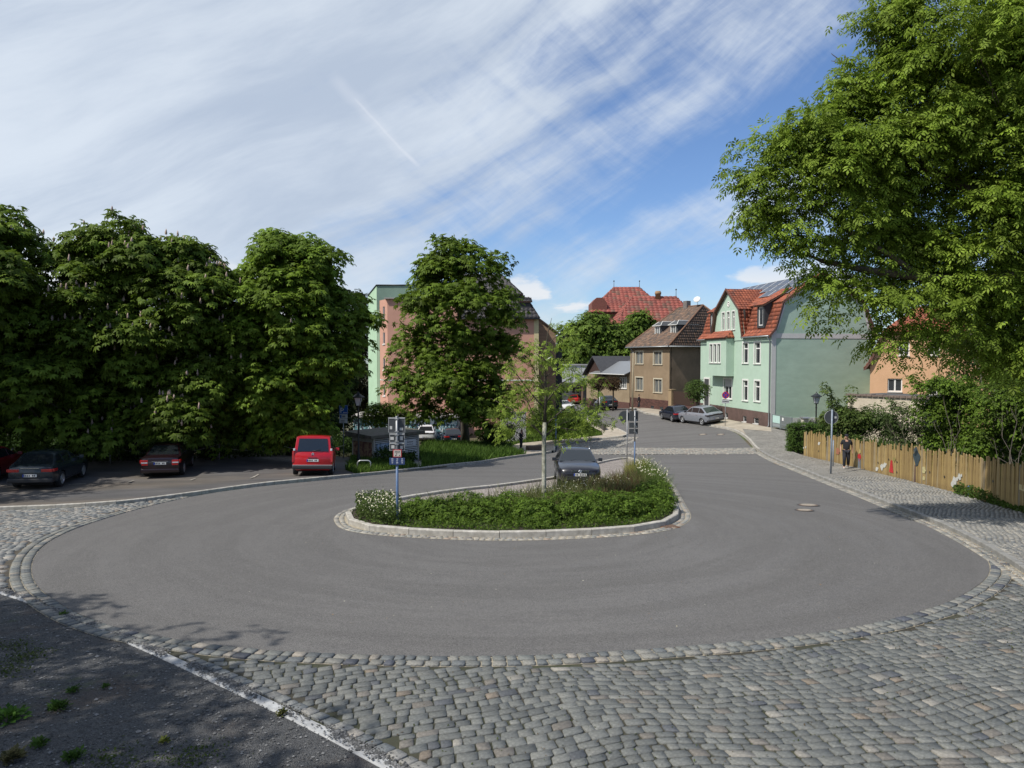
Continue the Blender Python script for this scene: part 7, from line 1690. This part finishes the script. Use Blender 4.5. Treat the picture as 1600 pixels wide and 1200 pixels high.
# ---------------------------------------------------------------- the painted wooden fence
def plank_fence():
    base = smooth_line([G(*p) for p in [(1256,713.5),(1290,721.5),(1330,731),(1400,748.5),(1450,761),(1500,773.5),(1550,788),(1600,803),(1680,828),(1760,852)]], .3)
    L = resample(base, .135); root = empty('plank_fence', 'weathered wooden plank fence with uneven tops and painted figures along the pavement', 'fence', (L[0].x, L[0].y, h1(*L[0])))
    o0 = root.location.copy()
    m = bpy.data.materials.new('weathered plank'); m.use_nodes = True; t = NT(m.node_tree); P = vcoord(t)
    rnd = t.n('ShaderNodeObjectInfo').outputs['Random']; gr = t.noise(t.map(P, scale=(9, 9, .8)), 5, 4, .6)
    c = t.mix(rnd, (.22,.15,.058), (.42,.30,.115)); c = t.mix(t.mr(rnd, .72, .95, 0, .85), c, (.20,.175,.135)); c = t.mix(t.mr(gr, .45, .75, 0, .7), c, (.14,.085,.04))
    z = t.sep(P)[2]; c = t.mix(t.mr(t.noise(P, 1.3, 5, .7), .5, .8, 0, .6), c, (.12,.09,.05))
    b = t.n('ShaderNodeBsdfPrincipled', {'Base Color': c, 'Roughness': .85}); t.t.links.new(t.n('ShaderNodeBump', {'Height': gr, 'Strength': .4, 'Distance': .01}).outputs[0], b.inputs['Normal']); t.n('ShaderNodeOutputMaterial', {0: b.outputs[0]})
    shapes = []
    for k in range(7):
        w = .115+.008*(k % 3); tp = [(0, 0), (w, 0)] ; e = [.0, .04, -.03, .06, .0, .02, -.05][k]
        me = MB().add([(0, -.012, -.05), (w, -.012, -.05), (w, .012, -.05), (0, .012, -.05), (0, -.012, 1.4+e*.5), (w, -.012, 1.4-e*.5), (w, .012, 1.4-e*.5), (0, .012, 1.4+e*.5), (w*.5, -.012, 1.4+(.05 if k in (1, 4) else .0)), (w*.5, .012, 1.4+(.05 if k in (1, 4) else .0))],
              [(3,2,1,0),(0,1,5,8,4),(2,3,7,9,6),(1,2,6,5),(3,0,4,7),(4,8,9,7),(8,5,6,9)])
        q = bpy.data.meshes.new('plank'); q.from_pydata(me.v, [], me.f); q.update(); q.materials.append(m); shapes.append(q)
    for i, (a, b) in enumerate(zip(L, L[1:])):
        d = b-a; o = bpy.data.objects.new('plank', shapes[(i*5+int(3*math.sin(i*1.7))) % 7]); COL.objects.link(o); o.parent = root
        o.location = (a.x-o0.x, a.y-o0.y, h1(*a)+.09-o0.z); o.rotation_euler = (random.gauss(0, .012), random.gauss(0, .008), math.atan2(d.y, d.x))
        far = min(1, i/170); o.scale = (1, 1, (1.02+.03*far)*(1+random.choice([-.12, -.06, -.03, 0, 0, .03, .07, .12])*(.8 if i < 60 else 1)))
    # rails and posts behind
    nrm = Vector((-(L[1]-L[0]).y, (L[1]-L[0]).x)).normalized(); sgn = 1 if nrm.x > 0 else -1
    for hh in (.35, 1.05):
        ln = offset_line(L[::6], sgn*.045); MB().tube([(p.x-o0.x, p.y-o0.y, h1(*p)+hh+.09-o0.z) for p in ln], .03, 4, smooth=False).build('rail', m, root)
    for p in offset_line(L[::17], sgn*.11): MB().box(-.05, .05, -.05, .05, -.2, 1.2).build('post', m, root, (p.x-o0.x, p.y-o0.y, h1(*p)+.05-o0.z))
    # painted figures
    def on(px, py, off=.018):
        "point on the fence line at a pixel column"
        best = min(range(len(L)-1), key=lambda i: abs(800+L[i].x/(L[i].y*CP+(H-h1(*L[i]))*SP)*FP-px)); p = L[best]; d = (L[best+1]-L[best]).normalized(); return p, d, best
    def mural(name, px, py, shapes2, m_):
        p, d, i = on(px, py); r_ = PIX(px, py); tt = p.y/r_.y; z = H+r_.z*tt; s = FP/p.y; mm = MB(Matrix.Translation((p.x-o0.x-sgn*nrm.x*.028, p.y-o0.y-sgn*nrm.y*.028, z-o0.z))@Matrix.Rotation(math.atan2(d.y, d.x), 4, 'Z'))
        for poly in shapes2: mm.prism(poly, -.004, .0)
        mm.build(name, m_, root)
    blob = lambda r, n=9, cx=0, cz=0, sd=0: [(cx+r*math.cos(a)*(1+.25*math.sin(a*3+sd)), cz+r*math.sin(a)*(1+.2*math.cos(a*4+sd))) for a in [k*2*math.pi/n for k in range(n)]]
    PT = lambda n, c: mat(n, c, .8, var=.25, vscale=9)
    mural('painted_tree', 1432, 716, [blob(.32, 11), blob(.2, 9, -.1, .28, 1)], PT('dark teal paint', (.03,.05,.06))); mural('painted_trunk', 1431, 742, [[(-.09, -.5), (.06, -.5), (.04, .45), (-.05, .45)]], PT('plum paint', (.10,.06,.055)))
    mural('painted_red_dress', 1394, 729, [[(-.2, -.28), (.2, -.28), (.07, .3), (-.07, .3)]], PT('red paint', (.19,.055,.04))); mural('painted_head', 1397, 718, [blob(.11)], PT('olive paint', (.22,.19,.06)))
    mural('painted_coat', 1343, 714.5, [blob(.2, 8)], PT('red paint', (.19,.055,.04))); mural('painted_hood', 1343, 706, [blob(.14, 8)], PT('yellow paint', (.42,.36,.14))); mural('painted_legs', 1343, 727, [[(-.15, -.35), (-.03, -.35), (-.02, .35), (-.13, .35)], [(.04, -.35), (.15, -.35), (.13, .35), (.02, .35)]], PT('grey blue paint', (.13,.17,.22)))
    for k, (x, y, r_) in enumerate(((1378, 730, .16), (1382, 727, .12), (1371, 733, .11), (1493, 751, .17), (1499, 745, .13), (1488, 757, .13), (1243+17, 699, .06), (1255, 700, .05), (1322, 706, .05), (1279, 693, .10))): mural('white_splash', x, y, [blob(r_, 9, 0, 0, k), blob(r_*.5, 7, r_*1.2, r_*.6, k)], PT('white paint splash', (.48,.48,.44)))
    mural('painted_flower', 1514, 766, [blob(.17, 10)], PT('bright blue paint', (.07,.15,.36))); mural('painted_stalks', 1444, 738, [blob(.16, 8, 0, .1, 2), blob(.1, 8, .02, -.25, 3)], PT('pale yellow paint', (.45,.40,.20))); mural('notice', 1597, 762, [[(-.18, -.09), (.18, -.09), (.18, .09), (-.18, .09)]], PT('cream notice', (.5,.42,.22)))
    mural('painted_patch', 1310, 705, [blob(.2, 8, 0, 0, 2)], PT('faded red paint', (.30,.12,.07)))
    for x, y in ((1388, 718), (1403, 722), (1453, 738), (1476, 745), (1511, 743), (1551, 752), (1403, 738), (1372, 723), (1279, 705), (1311, 707)): mural('knot_hole', x, y, [blob(.05, 7)], DARKM)
plank_fence()
# ---------------------------------------------------------------- planting on the island
def mound(px, py, rpx, hgt, label, n=150, c1=(.06,.11,.014), c2=(.14,.22,.03), size=.075, tpl='pair', grp='low green shrubs along the kerb of the island'):
    b = G(px, py); z = h1(*b)+.12; s = FP/(b.y*CP+(H-z)*SP); R_ = rpx/s; r = empty('low_shrub', label, 'shrub', (b.x, b.y, z), 0, grp)
    P, D = pads([(0, 0, hgt*.35, R_, hgt*.65)], n, .85, .7); ok = P[:, 2] > -.02; P, D = P[ok], D[ok]; foliage('foliage', P, D, 10, .09, size, tpl, c1, c2, r, droop=.3, flat=.6, cvar=.22)
    m = MB(); [limb(m, (random.uniform(-.1, .1), random.uniform(-.1, .1), -.05), (random.uniform(-R_, R_)*.6, random.uniform(-R_, R_)*.6, hgt*.6), .012, .004, 4) for _ in range(8)]; m.build('stems', BARK, r)
words = ['leftmost low shrub, next to the blue sign post', 'second low shrub from the blue sign post', 'third low shrub from the blue sign post', 'low shrub half way between sign post and young tree', 'low shrub just left of the young tree', 'low shrub in front of the young tree trunk', 'low shrub right of the young tree trunk', 'wide low shrub below the black estate car', 'low shrub in front of the reddish stalks', 'low shrub left of the right tip of the island', 'low shrub at the right tip of the island', 'rearmost low shrub at the right edge of the island', 'small low shrub at the kerb below the young tree']
for (x, y, rr, hh), w_ in zip([(655,812,26,.42),(690,817,30,.5),(728,813,30,.62),(765,817,30,.55),(800,812,30,.62),(838,820,32,.58),(880,816,36,.66),(925,815,38,.66),(962,812,36,.6),(998,810,32,.55),(1028,802,26,.5),(1022,785,26,.55),(845,828,16,.3)], words):
    mound(x, y, rr*1.12, hh*1.18, w_+', on the island')
ground_leaves('ground_cover', bed_poly, 16000, .22, .07, (.04,.075,.015), (.10,.16,.03), 'simple', 'mixed green ground cover filling the island bed', 'ground cover', hf=lambda q: .12+.22*rng.random(len(q)))
cov = P_([(600,824),(650,833),(760,838),(880,835),(980,829),(1030,820),(1052,806),(1046,788),(1036,770),(1010,770),(940,782),(860,794),(780,803),(700,806),(640,806)])
ground_leaves('ground_cover', cov, 26000, .5, .065, (.055,.10,.014), (.14,.22,.03), 'pair', 'dense leafy edge planting along the front kerb', 'ground cover', hf=lambda q: .16+.42*(.5+.5*np.sin(q[:, 0]*3.1+np.sin(q[:, 1]*2.3)))*rng.random(len(q))**.6)
blades('meadow_grass', P_([(600,806),(640,803),(700,802),(760,796),(858,779),(880,773),(940,768),(985,756),(1000,750),(1030,775),(960,790),(860,802),(760,808),(660,812)]), 14000, .66, .008, (.09,.12,.03), (.24,.24,.10), 'tall thin grasses with straw tips along the back of the bed', zoff=.1)
blades('reddish_stalks', P_([(905,775),(935,770),(975,758),(1000,756),(1012,778),(975,790),(925,792)]), 2600, .66, .009, (.085,.042,.028), (.17,.10,.065), 'dark reddish stalks in front of the black estate car', 'plant', zoff=.1)
blades('yellow_tuft', P_([(975,742),(1003,738),(1012,752),(985,756)]), 1400, .8, .006, (.20,.20,.05), (.36,.34,.10), 'yellowish grass tufts at the far right tip of the bed', 'grass', zoff=.1)
blades('meadow_grass', P_([(992,752),(1006,735),(1034,758),(1046,785),(1030,792),(1008,775)]), 7000, .7, .009, (.07,.12,.02), (.17,.23,.06), 'wild grasses at the right side of the bed', zoff=.1)
def daisies(name, label, poly, n, hgt, r0=.022, c=(.66,.66,.60), spread=.25):
    A = np.array([(p[0], p[1]) for p in poly]); lo, hi = A.min(0), A.max(0); q = rng.uniform(lo, hi, (n*4, 2)); q = q[inside(q, A)][:n]; n = len(q)
    z = hz(q)+.12+hgt*(1-spread*rng.random(n)*2); V = []; F = []; C = []
    nr = unit(rng.normal(0, .45, (n, 3))+[0, -.35, 1.]); 
    for i in range(n):
        c0 = Vector((q[i, 0], q[i, 1], z[i])); nn = Vector(nr[i]); u = nn.orthogonal().normalized(); v = nn.cross(u); r_ = r0*random.uniform(.7, 1.4); b = len(V)
        V.append(tuple(c0+nn*.006)); C.append((.45, .34, .05))
        for k in range(8): a = k*math.pi/4; V.append(tuple(c0+(u*math.cos(a)+v*math.sin(a))*r_*(1 if k % 2 else .7))); C.append(c)
        F += [(b, b+1+k, b+1+(k+1) % 8) for k in range(8)]
    o = link(name, npmesh(name, np.array(V), [np.array(F)], np.array(C)), mat('petal', (.7,)*3, .7, attr=True)); o['kind'] = 'stuff'; tag(o, label, 'flowers')
dl = P_([(556,800),(600,796),(628,806),(625,828),(590,827),(560,818)])
ground_leaves('daisy_bush', dl, 7000, .6, .07, (.05,.08,.02), (.12,.17,.045), 'simple', 'grey green bushy herbs at the left tip of the island', 'plant', hf=lambda q: .25+.5*rng.random(len(q))**.5)
daisies('white_flowers', 'white daisies over the left tip of the island', dl, 330, .62)
daisies('white_flowers', 'white flower umbels at the right end of the island bed', P_([(990,750),(1006,733),(1030,748),(1046,775),(1034,785),(1005,768)]), 230, .80, .024)
daisies('white_flowers', 'few white flowers among the grasses behind the low shrubs', P_([(660,806),(760,797),(880,776),(975,760),(985,775),(860,800),(760,808)]), 260, .55, .022)
# ---------------------------------------------------------------- weeds in the yard
def tuft(px, py, r_, label, n=120, h=.10, c1=(.03,.07,.012), c2=(.09,.16,.03), rosette=False):
    b = G(px, py); z = h1(*b); t = empty('weed_tuft', label, 'weed', (b.x, b.y, z), 0, 'weeds on the gravel yard')
    q = rng.normal(0, r_*.45, (n, 2)); P = np.c_[q, np.abs(rng.normal(0, h*.3, n))]
    D = unit(np.c_[q+rng.normal(0, .02, (n, 2)), np.full(n, r_*(.3 if rosette else .9))]); tt = rng.random((n, 1)); C = np.clip((np.array(c1)*(1-tt)+np.array(c2)*tt)*(1+rng.normal(0, .15, (n, 1))), .004, 1)
    me = leaf_mesh('leaves', P, D, np.tile([0, -.3, 1.], (n, 1))+rng.normal(0, .4, (n, 3)), (h*.68 if not rosette else h*.75)*rng.uniform(.5, 1.3, n), 'simple' if rosette else 'pair', C); link('leaves', me, LEAF, t)
tuft(12, 1122, 0.128, 'large leafy green weed at the left edge of the gravel', 150, .11, (.04,.10,.015), (.11,.22,.03), True)
tuft(92, 1106, 0.075, 'round grass tuft on the gravel right of the large leafy weed', 130, .08); tuft(115, 1080, 0.053, 'smaller tuft just above the round grass tuft', 80, .06); tuft(20, 1186, 0.083, 'straw coloured tuft in the bottom left corner', 110, .09, (.09,.09,.035), (.22,.19,.09))
tuft(60, 1165, 0.068, 'flat weed between the straw tuft and the large leafy weed', 70, .07); tuft(115, 1185, 0.068, 'grass tuft at the bottom edge of the yard', 90, .08); tuft(100, 961, 0.053, 'tiny tuft against the white edging, upper one', 60, .06); tuft(440, 1117, 0.038, 'brownish tuft against the white edging beside the setts', 60, .06, (.07,.08,.02), (.12,.12,.04)); tuft(165, 1074, 0.030, 'tiny tuft alone in the middle of the yard', 40, .05); tuft(255, 1160, 0.038, 'small yellowish sprig low in the yard', 40, .06, (.08,.11,.02), (.18,.2,.05))
def moss():
    q = np.concatenate([[(lambda p: (p.x, p.y))(G(*c))+rng.normal(0, .16, 2) for _ in range(260)] for c in ((20,1008),(32,1030),(12,1048),(45,1020),(175,1185),(300,1180))]); n = len(q); P = np.c_[q, hz(q)-.005]; t = rng.random((n, 1)); C = np.clip(np.array((.035,.06,.012))*(1-t)+np.array((.085,.12,.025))*t, 0, 1)
    o = link('moss', leaf_mesh('moss', P, rdir(n)+[0,0,.2], rdir(n)*.4+[0,0,1.], .035*rng.uniform(.5, 1.3, n), 'simple', C), LEAF); o['kind'] = 'stuff'; tag(o, 'mossy green film in the left part of the yard', 'moss')
moss()
def joints():
    "weeds in the joints of the cobbles, towards the right"
    n = 5200; q = np.c_[rng.normal(7.2, 2.2, n), rng.normal(11.6, 1.6, n)]; q = q[inside(q, fc_poly)]; q = np.r_[q, (lambda p: p[inside(p, fc_poly)])(np.c_[rng.uniform(-5, 9, 5200), rng.uniform(4, 11, 5200)])]; n = len(q)
    P = np.c_[q, hz(q)+rng.uniform(-.004, .012, n)]; t = rng.random((n, 1)); C = np.array((.04,.05,.015))*(1-t)+np.array((.085,.11,.03))*t; C[rng.random(n) < .35] = (.13,.10,.065)
    o = link('joint_weeds', leaf_mesh('joint_weeds', P, rdir(n)+[0,0,.1], rdir(n)*.5+[0,0,1.], .022*rng.uniform(.5, 1.5, n), 'simple', C), LEAF); o['kind'] = 'stuff'; tag(o, 'moss and withered bits in the joints of the cobbles', 'weeds')
joints()
def litter():
    L1 = [p for p in kr if 12 < p.y < 24]; q = np.array([(p.x, p.y) for p in resample(L1, .02)]); q = q[rng.integers(0, len(q), 900)]+rng.normal(0, .09, (900, 2))+[-.2, -.05]; q2 = np.c_[rng.uniform(-8, 9, 140), rng.uniform(11, 24, 140)]; q = np.r_[q, q2]; q = q[inside(q, asphalt_poly) | (dist_to(q, L1, False) < .4)]; n = len(q)
    P = np.c_[q, hz(q)+.03]; P[:, 2][inside(q, asphalt_poly)] -= .022; C = np.array([(.30,.20,.10),(.22,.14,.07),(.42,.38,.26),(.5,.48,.40)])[rng.integers(0, 4, n)]
    o = link('leaf_litter', leaf_mesh('leaf_litter', P, rdir(n)*[1,1,.1], rdir(n)*.3+[0,0,1.], .03*rng.uniform(.5, 1.4, n), 'simple', C), mat('dry leaf', (.3,.2,.1), .9, attr=True)); o['kind'] = 'stuff'; tag(o, 'dry leaves and petals scattered on the road and along the right kerb', 'litter')
litter()

# ---------------------------------------------------------------- people
SKIN = mat('skin', (.42,.24,.17), .6)
def skin_mesh(name, nodes, edges, m, parent, sub=2, root_i=0):
    me = bpy.data.meshes.new(name); me.from_pydata([n[0] for n in nodes], edges, []); o = link(name, me, m, parent)
    s = o.modifiers.new('skin', 'SKIN'); s.use_smooth_shade = True
    for i, n in enumerate(nodes):
        v = me.skin_vertices[0].data[i]; r = n[1]; v.radius = r if hasattr(r, '__len__') else (r, r); v.use_root = (i == root_i)
    u = o.modifiers.new('sub', 'SUBSURF'); u.levels = u.render_levels = sub
    return o
def person(label, pos, z, rz, ht, shirt, trousers, shoes, hair, pose, cap=None, phone=False, inner=None):
    r = empty('person', label, 'person', (pos[0], pos[1], z), rz); k = ht/1.78; r.scale = (k, k, k)
    J = pose; N = lambda *p: tuple(p)
    hips = (0, 0, .94); neck = (0, J.get('lean', -.02), 1.50); head = (0, J.get('hy', -.05), 1.655)
    def arm(s):
        sh = (s*.19, neck[1], 1.43); el = J['el'+('r' if s < 0 else 'l')]; wr = J['wr'+('r' if s < 0 else 'l')]; return sh, el, wr
    def leg(s): return (s*.09, 0, .90), J['kn'+('r' if s < 0 else 'l')], J['an'+('r' if s < 0 else 'l')]
    nodes = [(hips, (.145, .105))]; E = []
    def add(p, rr, fr): nodes.append((p, rr)); E.append((fr, len(nodes)-1)); return len(nodes)-1
    ch = add((0, neck[1]*.6, 1.22), (.14, .10), 0); c2 = add((0, neck[1], 1.40), (.15, .095), ch); nk = add((0, neck[1], 1.50), .055, c2); add((0, (neck[1]+head[1])/2-.0, 1.555), .052, nk)
    for s in (-1, 1):
        sh, el, wr = arm(s); a = add(sh, .055, c2); b = add(el, .040, a); c = add(wr, .028, b)
        d = (Vector(wr)-Vector(el)).normalized(); pl = Vector(wr)+d*.07; p_ = add(tuple(pl), (.036, .018), c); sd = Vector((0, -1, 0)) if abs(d.z) > .6 else Vector((s, 0, 0))
        for i, ln in enumerate((.062, .072, .068, .055)):
            o_ = sd*(.028-.018*i); t1 = pl+d*.03+o_; t2 = t1+(d+Vector((-s*.35, 0, 0))).normalized()*ln*.55; t3 = t2+(d+Vector((-s*.9, -.1, 0))).normalized()*ln*.45; f1 = add(tuple(t1), .0095, p_); f2 = add(tuple(t2), .0085, f1); add(tuple(t3), .007, f2)
        th = pl-d*.03+sd*.04; t_ = add(tuple(th), .010, p_); add(tuple(th+(d+sd*.6).normalized()*.045), .0085, t_)
        hp, kn, an = leg(s); a = add(hp, .085, 0); b = add(kn, .055, a); c = add(an, .038, b); add((an[0], an[1]-.13, an[2]-.05), .032, c)
    skin_mesh('body', nodes, E, SKIN, r)
    # head with face
    hM = Matrix.Translation(head)@Matrix.Rotation(J.get('nod', 0), 4, 'X')
    h = MB(hM); prof = [(.02, -.115), (.058, -.10), (.072, -.06), (.080, 0), (.082, .045), (.070, .085), (.040, .108), (.01, .115)]
    V = []; F = []; n = 14
    for rr, zz in prof:
        for q in range(n): a = 2*math.pi*q/n; V.append((rr*.92*math.cos(a), rr*1.18*math.sin(a)+(.012 if zz > 0 else -.012*(zz < -.05)), zz))
    for i in range(len(prof)-1):
        for q in range(n): F.append((i*n+q, i*n+(q+1) % n, (i+1)*n+(q+1) % n, (i+1)*n+q))
    F += [tuple(range(n-1, -1, -1)), tuple(range((len(prof)-1)*n, len(prof)*n))]; h.add(V, F, True)
    h.add([(-.014, -.085, -.035), (.014, -.085, -.035), (0, -.092, .012), (0, -.118, -.028)], [(0,3,2),(3,1,2),(0,1,3)]); 
    for s in (-1, 1): h.add([(s*.074, -.01, -.03), (s*.090, .012, -.005), (s*.086, .012, .025), (s*.074, -.008, .028), (s*.076, .02, -.02)], [(0,1,2,3),(1,4,2),(4,0,3),(2,4,3)])
    hd = h.build('head', SKIN, r)
    for s in (-1, 1): MB(hM).lathe([(.001, -.006), (.009, -.003), (.009, .003), (.001, .006)], 8, (s*.028, -.088)).build('eye', DARKM, hd)
    MB(hM).box(-.022, .022, -.094, -.086, -.066, -.058).build('mouth', mat('lips', (.30,.10,.08), .6), hd)
    hr = MB(hM); hr.lathe([(.088, .02), (.091, .055), (.078, .098), (.045, .122), (.01, .128)], 14, (0, .014)); hr.lathe([(.05, -.06), (.078, -.03), (.086, .02), (.08, .05)], 12, (0, .035)); hr.build('hair', hair, hd)
    if cap: MB(hM).lathe([(.097, .035), (.096, .075), (.075, .115), (.02, .128)], 14, (0, .002)).add([(-.065, -.085, .045), (.065, -.085, .045), (.045, -.165, .035), (-.045, -.165, .035), (-.065, -.085, .053), (.065, -.085, .053), (.045, -.165, .042), (-.045, -.165, .042)], [(3,2,1,0),(4,5,6,7),(0,1,5,4),(1,2,6,5),(2,3,7,6),(3,0,4,7)]).build('cap', cap, hd)
    # clothes
    nodes = [((0, 0, .90), (.175, .13))]; E = []
    a1 = add((0, neck[1]*.5, 1.15), (.175, .13), 0); a2 = add((0, neck[1], 1.37), (.19, .125), a1); add((0, neck[1], 1.48), (.085, .078), a2)
    for s in (-1, 1): sh, el, wr = arm(s); a = add(sh, .075, a2); m_ = Vector(sh).lerp(Vector(el), J.get('sleeve', .75)); b = add(tuple(m_), .060, a); (add(tuple(Vector(el)), .055, b) and add(tuple(Vector(wr)), .042, len(nodes)-1)) if J.get('long') else None
    skin_mesh('top', nodes, E, shirt, r)
    nodes = [((0, 0, .96), (.150, .112))]; E = []
    for s in (-1, 1): hp, kn, an = leg(s); a = add(hp, .120, 0); b = add(kn, .092, a); add((an[0], an[1], an[2]+.02), .075, b)
    skin_mesh('trousers', nodes, E, trousers, r)
    for s in (-1, 1):
        an = leg(s)[2]; nodes = [((an[0], an[1]+.05, an[2]-.045), (.042, .038))]; E = []; a = add((an[0], an[1]-.06, an[2]-.055), (.045, .034), 0); add((an[0], an[1]-.17, an[2]-.065), (.040, .026), a); skin_mesh('shoe', nodes, E, shoes, r, 1)
    if phone: w = Vector(J['wrr']); MB(Matrix.Translation(w+Vector((.03, -.09, .05)))@Matrix.Rotation(.6, 4, 'X')).box(-.035, .035, -.005, .005, -.07, .07).build('phone', DARKM, None).parent = r
    return r
CLB = mat('black cloth', (.014,.015,.02), .9); CLN = mat('navy cloth', (.02,.022,.03), .9); WSH = mat('white shoe', (.6,.6,.6), .6); BSH = mat('black shoe', (.015,.015,.016), .6); HRD = mat('dark hair', (.02,.015,.012), .8)
wp = G(1322, 735); person('man in black t-shirt, cap and white shoes walking along the plank fence', (wp.x, wp.y), h1(*wp)+.10, R(-22), 1.80, CLB, CLN, WSH, HRD,
    dict(elr=(-.27,.02,1.14), wrr=(-.27,-.10,.90), ell=(.27,.05,1.14), wrl=(.29,.06,.88), knr=(-.10,-.16,.50), anr=(-.10,-.06,.10), knl=(.10,.02,.49), anl=(.10,.20,.14)), cap=CLB)
wp = G(814, 703); person('person in black clothes looking at a phone on the footpath', (wp.x, wp.y), h1(*wp)+.07, R(55), 1.62, CLB, CLB, BSH, HRD,
    dict(elr=(-.22,-.04,1.13), wrr=(-.10,-.24,1.25), ell=(.22,.0,1.12), wrl=(.10,-.20,1.15), knr=(-.09,-.03,.50), anr=(-.09,.0,.09), knl=(.09,-.02,.50), anl=(.09,.03,.09), hy=-.09, nod=.45, long=True, sleeve=.8), phone=True)
wp = at_scale(998.5, 13.6); person('distant pedestrian with dark jacket and white shirt on the pavement before the brown house', (wp.x, wp.y), h1(*wp)+.12, R(60), 1.62, mat('dark jacket', (.05,.045,.05), .9), CLN, BSH, HRD,
    dict(elr=(-.24,.06,1.14), wrr=(-.24,-.04,.92), ell=(.24,-.06,1.14), wrl=(.24,-.18,.95), knr=(-.09,-.14,.50), anr=(-.09,-.04,.10), knl=(.09,.04,.49), anl=(.09,.18,.14), long=True))
